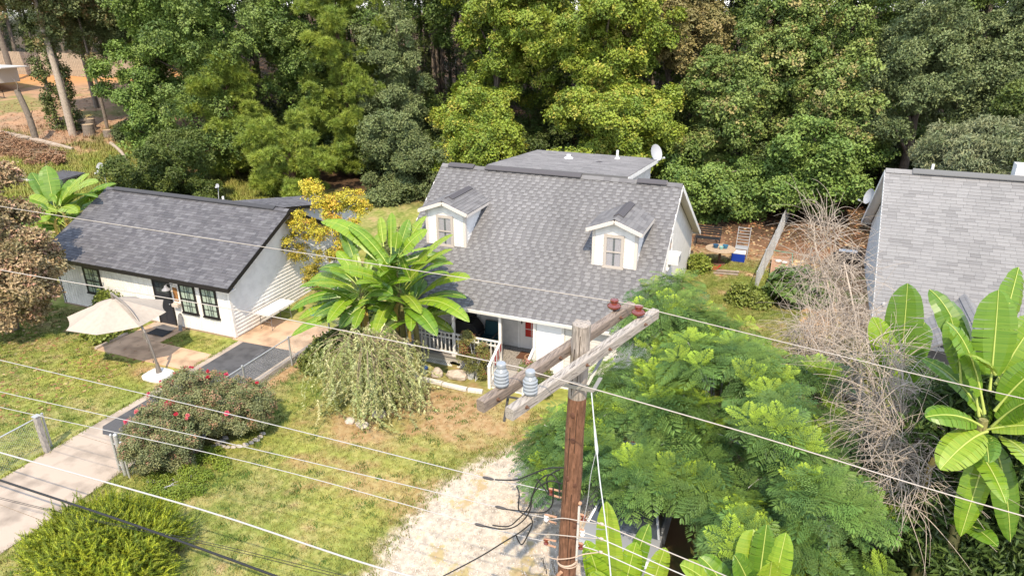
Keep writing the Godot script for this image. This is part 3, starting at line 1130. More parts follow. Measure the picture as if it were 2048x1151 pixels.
func build_grey_house() -> void:
	var t := thing("grey_house", "white cottage with grey shingle roof, two front dormers and a railed porch", "house", v3(-8.2, 0, -24.4))
	var white := M("gh_white", Color(0.78, 0.755, 0.72), 0.6, {"tex": "faint", "scale": Vector3.ONE * 0.5})
	var side := M("gh_siding", Color(0.62, 0.59, 0.55), 0.65, {"tex": "faint", "scale": Vector3.ONE * 0.5})
	var trim := M("gh_trim", Color(0.56, 0.515, 0.47), 0.6)
	var x0 := -12.6
	var x1 := -3.72
	var ze := -19.3
	var ye := 2.5
	var zr := -24.28
	var yr := 6.19
	var m := (yr - ye) / (ze - zr)
	var wf := v3(0, yr - ye, zr - ze).normalized()
	var nf := v3(0, ze - zr, yr - ye).normalized()
	var sl := Vector2(yr - ye, zr - ze).length()
	var zb := -31.3
	var yb := 2.42
	var wb := v3(0, yr - yb, zr - zb).normalized()
	var nb := v3(0, zr - zb, -(yr - yb)).normalized()
	var slb := Vector2(yr - yb, zr - zb).length()
	var rx0 := -12.92
	var rx1 := -3.39
	var L := rx1 - rx0
	var yp := 0.42
	var zp := -21.0
	# gable walls
	var yfw := ye + m * (ze - zp) - 0.08
	var gp := [Vector2(0, -0.5), Vector2(9.9, -0.5), Vector2(9.9, 2.56), Vector2(-zr + zp, yr - 0.1), Vector2(0, yfw)]
	part(t, "gable_wall", plate(gp, v3(x1, 0, zp), v3(0, 0, -1), Vector3.UP, Vector3.RIGHT, 0.14), side)
	part(t, "gable_wall", plate(gp, v3(x0 + 0.14, 0, zp), v3(0, 0, -1), Vector3.UP, Vector3.RIGHT, 0.14), side)
	siding(t, v3(x1, 0, zp - 0.08), v3(0, 0, -1), Vector3.RIGHT, [Vector2(0, -0.3), Vector2(9.7, -0.3), Vector2(9.7, 2.56), Vector2(-zr + zp - 0.08, yr - 0.14), Vector2(0, yfw)], [], 0.125, side, 0.0, 6.0)
	var ct := MB.new()
	ct.box(v3(x1 + 0.004, 0.3, -30.9), v3(x1 + 0.03, 2.6, -30.78))
	ct.box(v3(x1 + 0.004, 0.0, zp - 0.08), v3(x1 + 0.03, 3.6, zp + 0.02))
	part(t, "corner_trim", ct.mesh(), white)
	var w := MB.new()
	w.box(v3(x0, 0, zp - 0.14), v3(x1, 3.3, zp))
	part(t, "front_wall", w.mesh(), side)
	w = MB.new()
	w.box(v3(x0 + 0.14, -0.2, -30.9), v3(x1 - 0.14, 2.5, -30.76))
	part(t, "back_wall", w.mesh(), side)
	# porch wall boards
	siding(t, v3(0, 0, zp), Vector3.RIGHT, v3(0, 0, 1), [Vector2(x0, yp), Vector2(x1, yp), Vector2(x1, 3.2), Vector2(x0, 3.2)], [Rect2(-10.95, 0.9, 1.15, 1.6), Rect2(-8.34, 0.3, 1.05, 2.3)], 0.125, side, yp, 2.9)
	# roof
	var deck := M("gh_deck", Color(0.12, 0.118, 0.12), 0.9)
	var tones := [Color(0.189, 0.184, 0.185), Color(0.202, 0.196, 0.197), Color(0.180, 0.175, 0.176), Color(0.141, 0.136, 0.139), Color(0.152, 0.147, 0.150)]
	var rf := part(t, "roof", plate([Vector2(0, 0), Vector2(L, 0), Vector2(L, sl), Vector2(0, sl)], v3(rx0, ye, ze), Vector3.RIGHT, wf, nf, 0.06), deck)
	part(rf, "back_slope", plate([Vector2(0, 0), Vector2(L, 0), Vector2(L, slb - 0.005), Vector2(0, slb - 0.005)], v3(rx1, yb, zb), Vector3.LEFT, wb, nb, 0.06), deck)
	# dormer bodies: holes in the field of shingles
	var dz := -21.24
	var wd := (ze - dz) * Vector2(1, m).length()
	var rd := [-5.74, -4.26]
	var ld := [-12.07, -10.50]
	var oy := 5.2
	var wtop := ((oy - ye) / m) * Vector2(1, m).length()
	shingles(t, v3(rx0 - 0.02, ye, ze) - wf * 0.03, Vector3.RIGHT, wf, nf, [Vector2(0, 0), Vector2(L + 0.04, 0), Vector2(L + 0.04, sl), Vector2(0, sl)], [Rect2(rd[0] - rx0 + 0.06, wd + 0.05, rd[1] - rd[0] - 0.1, wtop - wd), Rect2(ld[0] - rx0 + 0.06, wd + 0.05, ld[1] - ld[0] - 0.1, wtop - wd)], "gh_sh", tones, 290, 0.14, 1)
	shingles(rf, v3(rx1 + 0.02, yb, zb), Vector3.LEFT, wb, nb, [Vector2(0, 0), Vector2(L + 0.04, 0), Vector2(L + 0.04, slb), Vector2(0, slb)], [Rect2(1.95, 1.0, 5.8, slb)], "gh_sh", tones, 0, 0.14, 1)
	for s in [[rx1, 1.0], [rx0, -1.0]]:
		var r := MB.new()
		var X: float = s[0] + s[1] * 0.013
		r.bar(v3(X, ye - 0.1, ze), v3(X, yr - 0.1, zr), 0.028, 0.16)
		part(rf, "rake_board", r.mesh(), white)
		r = MB.new()
		r.bar(v3(X, yb - 0.1, zb), v3(X, yr - 0.1, zr), 0.028, 0.16)
		part(rf, "rake_board", r.mesh(), white)
		r = MB.new()
		var xi: float = x1 if s[1] > 0 else x0
		r.bar(v3((s[0] + xi) * 0.5 + s[1] * 0.015, yb - 0.075, zb + 0.02), v3((s[0] + xi) * 0.5 + s[1] * 0.015, yr - 0.075, zr), absf(s[0] - xi) - 0.02, 0.012, nb)
		part(rf, "soffit", r.mesh(), trim)
	var fb := MB.new()
	fb.box(v3(rx0, ye - 0.15, ze - 0.02), v3(rx1, ye - 0.012, ze + 0.005))
	part(rf, "fascia", fb.mesh(), white)
	# gutter: an open trough along the porch eave
	var gu := MB.new()
	gu.prism([Vector2(0, 0.0), Vector2(0.09, 0.0), Vector2(0.11, 0.1), Vector2(0.098, 0.1), Vector2(0.082, 0.012), Vector2(0.0, 0.012)], v3(rx0, ye - 0.125, ze + 0.008), v3(rx1, ye - 0.125, ze + 0.008), v3(0, 0, 1), Vector3.UP)
	part(rf, "gutter", gu.mesh(), M("gutter_white", Color(0.70, 0.68, 0.65), 0.4))
	var bg := MB.new()
	bg.box(v3(rx0, yb - 0.16, zb - 0.1), v3(rx1, yb - 0.012, zb))
	part(rf, "back_gutter", bg.mesh(), M("gutter_white"))
	# ridge vents and caps
	for seg in [[-12.6, -11.5], [-11.0, -7.1], [-5.0, -3.95]]:
		var rv := MB.new()
		rv.prism([Vector2(-0.18, -0.06), Vector2(0.0, 0.05), Vector2(0.18, -0.06), Vector2(0.18, -0.09), Vector2(0.0, 0.01), Vector2(-0.18, -0.09)], v3(seg[0], yr + 0.06, zr), v3(seg[1], yr + 0.06, zr), v3(0, 0, 1), Vector3.UP)
		part(rf, "ridge_vent", rv.mesh(), M("gh_vent", Color(0.075, 0.07, 0.075), 0.85))
	var cx := rx0
	while cx < rx1 - 0.05:
		var cm := MB.new()
		var onv := (cx > -12.6 and cx < -11.8) or (cx > -11.0 and cx < -7.4) or (cx > -5.0 and cx < -4.2)
		var up := 0.085 if onv else 0.03
		cm.prism([Vector2(-0.15, -0.095), Vector2(0.0, 0.014), Vector2(0.15, -0.095), Vector2(0.15, -0.105), Vector2(0.0, 0.002), Vector2(-0.15, -0.105)], v3(cx, yr + up + 0.006, zr), v3(minf(cx + 0.29, rx1), yr + up, zr), v3(0, 0, 1), Vector3.UP)
		part(rf, "ridge_shingle", cm.mesh(), M("gh_sh_%d" % (rng.randi() % 5)))
		cx += 0.29
	# rear shed dormer
	var so := v3(-11.0, 6.29, -24.35)
	var pitch := v3(0, -0.45, -5.75)
	var ww := pitch.normalized()
	var wn := v3(0, 5.75, -0.45).normalized()
	var sw := 5.62
	var sd := part(t, "rear_dormer", plate([Vector2(0, 0), Vector2(sw, 0), Vector2(sw, pitch.length()), Vector2(0, pitch.length())], so, Vector3.RIGHT, ww, wn, 0.07), deck)
	var tones2 := [Color(0.198, 0.188, 0.188), Color(0.211, 0.201, 0.200), Color(0.181, 0.173, 0.173), Color(0.219, 0.210, 0.209), Color(0.163, 0.157, 0.157)]
	shingles(sd, so + pitch + ww * 0.03, Vector3.RIGHT, -ww, wn, [Vector2(-0.02, 0), Vector2(sw + 0.02, 0), Vector2(sw + 0.02, pitch.length()), Vector2(-0.02, pitch.length())], [], "gh_rear", tones2, 0, 0.14, 2)
	part(sd, "side_wall", plate([Vector2(0.2, 5.9), Vector2(0.1, 6.2), Vector2(5.5, 5.78), Vector2(5.5, 3.2)], v3(-5.62, 0, -24.35), v3(0, 0, -1), Vector3.UP, Vector3.RIGHT, 0.1), side)
	siding(sd, v3(-5.62, 0, -24.35), v3(0, 0, -1), Vector3.RIGHT, [Vector2(0.2, 5.9), Vector2(0.1, 6.2), Vector2(5.5, 5.78), Vector2(5.5, 3.2)], [], 0.125, side, 3.2, 6.1)
	part(sd, "side_wall", plate([Vector2(0.2, 5.9), Vector2(0.1, 6.2), Vector2(5.5, 5.78), Vector2(5.5, 3.2)], v3(-10.7, 0, -24.35), v3(0, 0, -1), Vector3.UP, Vector3.RIGHT, 0.1), side)
	var bw := MB.new()
	bw.box(v3(-10.7, 3.0, -29.85), v3(-5.62, 5.76, -29.75))
	part(sd, "back_wall", bw.mesh(), side)
	var rk := MB.new()
	rk.bar(so + v3(sw + 0.014, -0.09, 0), so + pitch + v3(sw + 0.014, -0.09, 0), 0.028, 0.15)
	part(sd, "rake_board", rk.mesh(), white)
	rk = MB.new()
	rk.box(v3(so.x, so.y + pitch.y - 0.17, so.z + pitch.z - 0.1), v3(so.x + sw, so.y + pitch.y - 0.02, so.z + pitch.z - 0.01))
	part(sd, "gutter", rk.mesh(), M("gutter_white"))
	pipe_vent(t, v3(-8.81, 6.02, -28.0), 0.16, 0.09, M("vent_white", Color(0.75, 0.74, 0.73), 0.45), "roof_vent")
	pipe_vent(t, v3(-6.93, 5.95, -29.0), 0.36, 0.05, M("vent_white"))
	pipe_vent(t, v3(-7.35, 6.0, -27.6), 0.05, 0.09, M("gh_vent"), "roof_vent")
	# the two front dormers
	for k in 2:
		var xa: float = [ld, rd][k][0]
		var xb: float = [ld, rd][k][1]
		var xm := (xa + xb) * 0.5
		var y0 := ye + m * (ze - dz) - 0.12
		var ya := oy + 0.36
		var dm := thing_part(t, "front_dormer")
		var face := [Vector2(xa, y0), Vector2(xb, y0), Vector2(xb, oy), Vector2(xm, ya - 0.02), Vector2(xa, oy)]
		part(dm, "front_wall", plate(face, v3(0, 0, dz), Vector3.RIGHT, Vector3.UP, v3(0, 0, 1), 0.08), white)
		var wx := xm - 0.02
		siding(dm, v3(0, 0, dz), Vector3.RIGHT, v3(0, 0, 1), face, [Rect2(wx - 0.36, y0 + 0.05, 0.72, 1.22)], 0.12, white, y0 + 0.1, ya - 0.06, "siding_board", 0.018)
		for s in 2:
			var X: float = xa if s == 0 else xb
			var N: Vector3 = Vector3.LEFT if s == 0 else Vector3.RIGHT
			var zend := ze - (oy - ye) / m - 0.1
			var poly := [Vector2(0, y0), Vector2(0, oy), Vector2(dz - zend, oy)]
			part(dm, "side_wall", plate(poly, v3(X, 0, dz), v3(0, 0, -1), Vector3.UP, N, 0.06), white)
			siding(dm, v3(X, 0, dz), v3(0, 0, -1), N, poly, [], 0.12, white, y0 + 0.1, oy, "siding_board", 0.016)
			var c2 := MB.new()
			var sx: float = -1.0 if s == 0 else 1.0
			c2.box(v3(X - sx * 0.07, y0 + 0.02, dz + 0.02), v3(X + sx * 0.024, oy - 0.01, dz + 0.034))
			c2.box(v3(X + sx * 0.018, y0 + 0.02, dz - 0.08), v3(X + sx * 0.034, oy - 0.01, dz + 0.018))
			part(dm, "corner_trim", c2.mesh(), trim)
		var pane := glass("gh_glass", Color(0.5, 0.55, 0.58), 0.2)
		window(dm, v3(wx, y0 + 0.12, dz + 0.012), Vector3.RIGHT, v3(0, 0, 1), 0.56, 1.06, M("gh_window_trim", Color(0.43, 0.385, 0.345), 0.6), 1, 1, pane, M("lace", Color(0.34, 0.31, 0.335), 0.8), 0.055)
		# its little gable roof
		var half := (xb - xa) * 0.5 + 0.19
		var rise := 0.36
		var zf := dz + 0.24
		for s in 2:
			var sx: float = -1.0 if s == 0 else 1.0
			var W := v3(-sx * half, rise, 0).normalized()
			var N := v3(sx * rise, half, 0).normalized()
			var O := v3(xm + sx * half, ya + 0.06 - rise, zf)
			var lw := Vector2(half, rise).length()
			# back edge follows the main roof
			var ze0 := ze - (O.y - ye) / m - 0.12
			var ze1 := ze - (ya + 0.06 - ye) / m - 0.12
			var poly := [Vector2(0, 0), Vector2(zf - ze0, 0), Vector2(zf - ze1, lw), Vector2(0, lw)]
			part(dm, "roof", plate(poly, O, v3(0, 0, -1), W, N, 0.05), deck)
			shingles(dm, O - W * 0.02, v3(0, 0, -1), W, N, poly, [], "gh_dm", [Color(0.172, 0.166, 0.167), Color(0.194, 0.186, 0.185), Color(0.155, 0.150, 0.150), Color(0.142, 0.136, 0.138), Color(0.181, 0.174, 0.174)], 60, 0.14, 2)
			var r := MB.new()
			r.bar(O + v3(0, -0.06, 0.012), O + W * lw + v3(0, -0.06, 0.012), 0.026, 0.12)
			part(dm, "rake_board", r.mesh(), trim)
			r = MB.new()
			r.bar(O + v3(sx * 0.012, -0.075, 0), O + v3(sx * 0.012, -0.075, -(zf - ze0) + 0.05), 0.022, 0.1)
			part(dm, "fascia", r.mesh(), trim)
		var rvv := MB.new()
		var zend2 := ze - (ya + 0.06 - ye) / m + 0.15
		rvv.prism([Vector2(-0.17, -0.06), Vector2(0.0, 0.03), Vector2(0.17, -0.06), Vector2(0.17, -0.10), Vector2(0.0, -0.01), Vector2(-0.17, -0.10)], v3(xm, ya + 0.11, zf - 0.55), v3(xm, ya + 0.11, zend2 + 0.1), Vector3.RIGHT, Vector3.UP)
		part(dm, "ridge_vent", rvv.mesh(), M("gh_vent"))
		var cz := zf
		while cz > zf - 0.56:
			var cm := MB.new()
			var up := 0.085
			cm.prism([Vector2(-0.15, -0.065), Vector2(0.0, 0.012), Vector2(0.15, -0.065), Vector2(0.15, -0.075), Vector2(0.0, 0.0), Vector2(-0.15, -0.075)], v3(xm, ya + up + 0.006, cz), v3(xm, ya + up, cz - 0.29), Vector3.RIGHT, Vector3.UP)
			part(dm, "ridge_shingle", cm.mesh(), M("gh_dm_%d" % (rng.randi() % 4)))
			cz -= 0.29
	# porch: floor boards, posts, railing, lattice, steps
	var pf := M("porch_floor", Color(0.33, 0.30, 0.27), 0.7, {"tex": "grain", "scale": v3(2.0, 2.0, 0.4)})
	var xx := x0 + 0.1
	while xx < -3.8:
		var b := MB.new()
		b.box(v3(xx, yp - 0.03, zp + 0.004), v3(xx + 0.132, yp + rr(-0.002, 0.002), -19.36))
		part(t, "floor_board", b.mesh(), pf)
		xx += 0.138
	var pb := MB.new()
	pb.box(v3(x0, yp - 0.2, -19.44), v3(x1, yp - 0.034, -19.40))
	part(t, "porch_skirt", pb.mesh(), M("porch_skirt", Color(0.40, 0.37, 0.33), 0.7))
	for px in [-12.5, -10.22, -8.42, -7.16, -6.15, -3.85]:
		var b := MB.new()
		b.bar(v3(px, yp, -19.5), v3(px, 2.42, -19.5), 0.105, 0.105, v3(0, 0, 1), 0.012)
		var po := part(t, "porch_post", b.mesh(), white)
		b = MB.new()
		b.box(v3(px - 0.075, yp, -19.575), v3(px + 0.075, yp + 0.12, -19.425))
		part(po, "base", b.mesh(), white)
	var bm := MB.new()
	bm.box(v3(x0, 2.3, -19.56), v3(x1, 2.5, -19.44))
	part(t, "porch_beam", bm.mesh(), white)
	for seg in [[-12.42, -10.29], [-10.15, -8.49]]:
		var b := MB.new()
		b.bar(v3(seg[0], yp + 0.86, -19.5), v3(seg[1], yp + 0.86, -19.5), 0.09, 0.045, Vector3.UP, 0.01)
		var rl := part(t, "railing", b.mesh(), white)
		b = MB.new()
		b.bar(v3(seg[0], yp + 0.1, -19.5), v3(seg[1], yp + 0.1, -19.5), 0.05, 0.06)
		part(rl, "bottom_rail", b.mesh(), white)
		b = MB.new()
		b.bar(v3(seg[0], yp + 0.68, -19.5), v3(seg[1], yp + 0.68, -19.5), 0.05, 0.05)
		part(rl, "middle_rail", b.mesh(), white)
		var u: float = seg[0] + 0.09
		while u < seg[1] - 0.03:
			b = MB.new()
			b.bar(v3(u, yp + 0.1, -19.5), v3(u, yp + 0.84, -19.5), 0.036, 0.036, v3(0, 0, 1))
			part(rl, "baluster", b.mesh(), white)
			u += 0.16
	for seg in [[-12.4, -10.3], [-10.1, -8.55], [-7.05, -3.9]]:
		var fr := MB.new()
		for e in [[seg[0], seg[1], 0.02], [seg[0], seg[1], yp - 0.2]]:
			fr.bar(v3(e[0], e[2], -19.42), v3(e[1], e[2], -19.42), 0.03, 0.05)
		var la := part(t, "lattice", fr.mesh(), white)
		var u: float = seg[0] - 0.2
		while u < seg[1]:
			for s in [-1.0, 1.0]:
				var a := v3(u, 0.03, -19.425 + s * 0.004)
				var c := v3(u + 0.2, 0.23, -19.425 + s * 0.004)
				if s < 0:
					a.y = 0.23
					c.y = 0.03
				if a.x < seg[0] or c.x > seg[1]:
					continue
				var b := MB.new()
				b.bar(a, c, 0.03, 0.006, v3(0, 0, 1))
				part(la, "slat", b.mesh(), white)
			u += 0.09
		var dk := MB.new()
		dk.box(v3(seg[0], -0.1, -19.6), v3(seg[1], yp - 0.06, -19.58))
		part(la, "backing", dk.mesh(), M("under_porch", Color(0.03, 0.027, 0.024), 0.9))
	var sm := M("step_board", Color(0.42, 0.39, 0.36), 0.75, {"tex": "grain", "scale": v3(0.5, 2, 2)})
	for i in 2:
		var b := MB.new()
		var y := yp - 0.14 * (i + 1)
		var z := -19.40 + 0.42 * i
		b.box(v3(-8.38, y - 0.035, z), v3(-7.22, y, z + 0.46))
		var st := part(t, "step", b.mesh(), sm)
		b = MB.new()
		b.box(v3(-8.36, y - 0.14, z + 0.40), v3(-7.24, y - 0.036, z + 0.425))
		part(st, "riser", b.mesh(), white)
	for px in [-8.42, -7.18]:
		var b := MB.new()
		b.bar(v3(px, 0.0, -18.52), v3(px, 0.86, -18.52), 0.1, 0.1, v3(0, 0, 1), 0.01)
		var hr := part(t, "step_railing", b.mesh(), white)
		b = MB.new()
		b.bar(v3(px, yp + 0.86, -19.45), v3(px, 0.84, -18.45), 0.09, 0.05, Vector3.UP, 0.01)
		part(hr, "handrail", b.mesh(), white)
		b = MB.new()
		b.bar(v3(px, yp + 0.05, -19.45), v3(px, 0.1, -18.5), 0.05, 0.12)
		part(hr, "bottom_rail", b.mesh(), white)
		for i in 5:
			var f := (i + 0.7) / 5.6
			b = MB.new()
			b.bar(v3(px, lerpf(yp + 0.05, 0.1, f), lerpf(-19.45, -18.5, f)), v3(px, lerpf(yp + 0.84, 0.82, f), lerpf(-19.45, -18.5, f)), 0.04, 0.04, v3(0, 0, 1))
			part(hr, "baluster", b.mesh(), white)
	# white sheet hung between two posts right of the door
	var sh := MB.new()
	var n := 8
	for i in n:
		var a := lerpf(-7.1, -6.21, float(i) / n)
		var b2 := lerpf(-7.1, -6.21, float(i + 1) / n)
		var za := -19.52 + 0.012 * sin(i * 1.9)
		var zc := -19.52 + 0.012 * sin((i + 1) * 1.9)
		sh.quad(v3(a, yp + 0.02, za), v3(b2, yp + 0.02, zc), v3(b2, 2.3, -19.5), v3(a, 2.3, -19.5))
	part(t, "porch_screen", sh.mesh(), M("gh_sheet", Color(0.82, 0.82, 0.83), 0.7))
	siding(t, v3(0, 0, -19.5), Vector3.RIGHT, v3(0, 0, 1), [Vector2(-6.09, yp), Vector2(x1, yp), Vector2(x1, 2.3), Vector2(-6.09, 2.3)], [], 0.125, side, yp, 2.3)
	var iw := MB.new()
	iw.box(v3(-6.1, yp, -19.6), v3(x1, 2.35, -19.504))
	iw.box(v3(-6.1, yp, zp), v3(-6.02, 2.35, -19.6))
	part(t, "porch_room_wall", iw.mesh(), side)
	part(t, "porch_side_wall", plate([Vector2(0, -0.2), Vector2(1.5, -0.2), Vector2(1.5, 2.5), Vector2(0, yfw)], v3(x1 - 0.003, 0, zp), v3(0, 0, 1), Vector3.UP, Vector3.RIGHT, 0.1), side)
	# front door: white, red panel of panes above
	var dw := M("gh_door", Color(0.74, 0.71, 0.67), 0.45)
	var d := MB.new()
	d.box(v3(-8.260, yp + 0.01, zp + 0.002), v3(-7.380, yp + 2.05, zp + 0.045))
	var door := part(t, "front_door", d.mesh(), dw)
	d = MB.new()
	for q in [[-8.340, -8.265], [-7.375, -7.300]]:
		d.box(v3(q[0], yp, zp + 0.002), v3(q[1], yp + 2.12, zp + 0.06))
	d.box(v3(-8.265, yp + 2.055, zp + 0.002), v3(-7.375, yp + 2.12, zp + 0.06))
	part(door, "frame", d.mesh(), white)
	for i in 2:
		for j in 4:
			d = MB.new()
			d.box(v3(-8.050 + i * 0.24, yp + 0.50 + j * 0.31, zp + 0.046), v3(-7.830 + i * 0.24, yp + 0.785 + j * 0.31, zp + 0.05))
			part(door, "red_pane", d.mesh(), M("red_pane", Color(0.42, 0.02, 0.014), 0.25, {"spec": 0.5}))
	d = MB.new()
	d.box(v3(-8.090, yp + 0.46, zp + 0.046), v3(-7.550, yp + 0.495, zp + 0.062))
	d.box(v3(-8.090, yp + 1.87, zp + 0.046), v3(-7.550, yp + 1.905, zp + 0.062))
	d.box(v3(-8.090, yp + 0.496, zp + 0.046), v3(-8.055, yp + 1.868, zp + 0.062))
	d.box(v3(-7.585, yp + 0.496, zp + 0.046), v3(-7.550, yp + 1.868, zp + 0.062))
	part(door, "pane_frame", d.mesh(), dw)
	for q in [-8.070, -7.790]:
		d = MB.new()
		d.box(v3(q, yp + 0.12, zp + 0.046), v3(q + 0.23, yp + 0.42, zp + 0.054))
		part(door, "panel", d.mesh(), dw)
	d = MB.new()
	d.box(v3(-8.210, yp + 0.98, zp + 0.046), v3(-8.170, yp + 1.18, zp + 0.075))
	part(door, "handle", d.mesh(), M("handle_dark", Color(0.04, 0.035, 0.03), 0.4))
	window(t, v3(-10.4, 1.0, zp), Vector3.RIGHT, v3(0, 0, 1), 0.9, 1.35, white, 2, 2, glass("gh_porch_glass", Color(0.1, 0.1, 0.12), 0.3), null, 0.07)
	# window air conditioner high in the right gable
	window(t, v3(x1 + 0.014, 3.0, -24.55), v3(0, 0, -1), Vector3.RIGHT, 0.62, 1.1, white, 1, 1, glass("gh_glass", Color.WHITE, 0.2), M("lace"), 0.06)
	var ac := MB.new()
	ac.box(v3(x1 + 0.02, 3.16, -24.85), v3(x1 + 0.42, 3.52, -24.27))
	var acn := part(t, "window_air_conditioner", ac.mesh(), M("ac_white", Color(0.72, 0.71, 0.68), 0.5))
	for i in 7:
		ac = MB.new()
		ac.box(v3(x1 + 0.421, 3.2 + i * 0.042, -24.8), v3(x1 + 0.428, 3.222 + i * 0.042, -24.32))
		part(acn, "louver", ac.mesh(), M("ac_dark", Color(0.25, 0.25, 0.25), 0.6))
	# white downpipe at the front right corner
	var dp := MB.new()
	dp.tube([v3(x1 + 0.25, 2.36, ze + 0.06), v3(x1 + 0.2, 2.2, ze - 0.1), v3(x1 + 0.1, 2.1, -19.35), v3(x1 + 0.1, 0.1, -19.35)], 0.035, 0.035, 6)
	part(t, "downpipe", dp.mesh(), white)

# a part that only holds sub-parts
func thing_part(p: Node3D, called: String) -> Node3D:
	var o := Node3D.new()
	var k: String = called + "@" + str(p.get_instance_id())
	if used.has(k):
		used[k] += 1
		o.name = "%s_%03d" % [called, used[k]]
	else:
		used[k] = 0
		o.name = called
	p.add_child(o, true)
	return o

func build_right_house() -> void:
	var t := thing("shingle_house", "house at the right edge with pale grey shingle roof and blue-white gable wall", "house", v3(9.0, 0, -29.0))
	var side := M("rh_siding", Color(0.66, 0.68, 0.70), 0.6, {"tex": "faint", "scale": Vector3.ONE * 0.5})
	var trim := M("rh_trim", Color(0.66, 0.66, 0.66), 0.55)
	var rx0 := 3.4
	var rx1 := 15.0
	var L := rx1 - rx0
	var zr := -29.15
	var yr := 6.28
	var m := 0.91
	var ze := -24.0
	var ye := yr - m * (ze - zr)
	var wf := v3(0, yr - ye, zr - ze).normalized()
	var nf := v3(0, ze - zr, yr - ye).normalized()
	var sl := Vector2(yr - ye, zr - ze).length()
	var zb := -33.7
	var yb := 3.0
	var wb := v3(0, yr - yb, zr - zb).normalized()
	var nb := v3(0, zr - zb, -(yr - yb)).normalized()
	var slb := Vector2(yr - yb, zr - zb).length()
	var deck := M("rh_deck", Color(0.16, 0.155, 0.155), 0.9)
	var x0 := 3.78
	var gp := [Vector2(0, -0.5), Vector2(9.0, -0.5), Vector2(9.0, 3.05), Vector2(-zr - 24.3, yr - 0.12), Vector2(0, 1.7)]
	part(t, "gable_wall", plate(gp, v3(x0, 0, -24.3), v3(0, 0, -1), Vector3.UP, Vector3.LEFT, 0.14), side)
	siding(t, v3(x0, 0, -24.3), v3(0, 0, -1), Vector3.LEFT, gp, [], 0.2, side, -0.2, 6.1, "siding_board", 0.014)
	part(t, "gable_wall", plate(gp, v3(14.7, 0, -24.3), v3(0, 0, -1), Vector3.UP, Vector3.RIGHT, 0.14), side)
	var w := MB.new()
	w.box(v3(x0 + 0.14, -0.4, -24.44), v3(14.56, 1.75, -24.3))
	part(t, "front_wall", w.mesh(), side)
	w = MB.new()
	w.box(v3(x0 + 0.14, -0.4, -33.3), v3(14.56, 3.1, -33.16))
	part(t, "back_wall", w.mesh(), side)
	var rf := part(t, "roof", plate([Vector2(0, 0), Vector2(L, 0), Vector2(L, sl), Vector2(0, sl)], v3(rx0, ye, ze), Vector3.RIGHT, wf, nf, 0.06), deck)
	part(rf, "back_slope", plate([Vector2(0, 0), Vector2(L, 0), Vector2(L, slb - 0.005), Vector2(0, slb - 0.005)], v3(rx1, yb, zb), Vector3.LEFT, wb, nb, 0.06), deck)
	var tones := [Color(0.232, 0.226, 0.226), Color(0.242, 0.236, 0.236), Color(0.222, 0.217, 0.218), Color(0.236, 0.231, 0.231), Color(0.196, 0.191, 0.192)]
	shingles(t, v3(rx0 - 0.02, ye, ze) - wf * 0.03, Vector3.RIGHT, wf, nf, [Vector2(0, 0), Vector2(L, 0), Vector2(L, sl), Vector2(0, sl)], [], "rh_sh", tones, 290, 0.142, 2)
	var r := MB.new()
	r.bar(v3(rx0 - 0.013, ye - 0.1, ze), v3(rx0 - 0.013, yr - 0.1, zr), 0.028, 0.16)
	part(rf, "rake_board", r.mesh(), trim)
	r = MB.new()
	r.bar(v3(rx0 - 0.013, yb - 0.1, zb), v3(rx0 - 0.013, yr - 0.1, zr), 0.028, 0.16)
	part(rf, "rake_board", r.mesh(), trim)
	r = MB.new()
	r.bar(v3(3.59, yb - 0.075, zb), v3(3.59, yr - 0.075, zr), 0.34, 0.012, nb)
	part(rf, "soffit", r.mesh(), trim)
	r = MB.new()
	r.bar(v3(3.59, ye - 0.075, ze), v3(3.59, yr - 0.08, zr), 0.34, 0.012, nf)
	part(rf, "soffit", r.mesh(), trim)
	r = MB.new()
	r.box(v3(rx0, ye - 0.15, ze), v3(rx1, ye - 0.01, ze + 0.025))
	part(rf, "fascia", r.mesh(), trim)
	r = MB.new()
	r.box(v3(rx0, yb - 0.15, zb - 0.12), v3(rx1, yb - 0.01, zb))
	part(rf, "gutter", r.mesh(), trim)
	var rv := MB.new()
	rv.prism([Vector2(-0.18, -0.09), Vector2(0.0, 0.05), Vector2(0.18, -0.09), Vector2(0.18, -0.12), Vector2(0.0, 0.01), Vector2(-0.18, -0.12)], v3(4.3, yr + 0.06, zr), v3(14.2, yr + 0.06, zr), v3(0, 0, 1), Vector3.UP)
	part(rf, "ridge_vent", rv.mesh(), M("rh_vent", Color(0.13, 0.13, 0.13), 0.85))
	var cx := rx0
	while cx < rx1 - 0.1:
		var cm := MB.new()
		var up := 0.085 if cx > 4.3 else 0.03
		cm.prism([Vector2(-0.15, -0.115), Vector2(0.0, 0.014), Vector2(0.15, -0.115), Vector2(0.15, -0.125), Vector2(0.0, 0.002), Vector2(-0.15, -0.125)], v3(cx, yr + up + 0.006, zr), v3(minf(cx + 0.29, rx1), yr + up, zr), v3(0, 0, 1), Vector3.UP)
		part(rf, "ridge_shingle", cm.mesh(), M("rh_sh_%d" % (rng.randi() % 4)))
		cx += 0.29
	# projecting front gable whose ridge runs towards the street
	var xg := 6.1
	var yg := 2.95
	for s in [-1.0, 1.0]:
		var W := v3(-s * 1.5, 1.0, 0).normalized()
		var N := v3(s * 1.0, 1.5, 0).normalized()
		var lw := Vector2(1.5, 1.0).length()
		var O := v3(xg + s * 1.5, yg - 1.0, -22.6)
		var poly := [Vector2(0, 0), Vector2(1.9, 0), Vector2(3.0, lw), Vector2(0, lw)]
		part(rf, "porch_roof", plate(poly, O, v3(0, 0, -1), W, N, 0.05), deck)
		shingles(rf, O, v3(0, 0, -1), W, N, poly, [], "rh_sh", tones, 0, 0.142, 2)
	var cz := -22.6
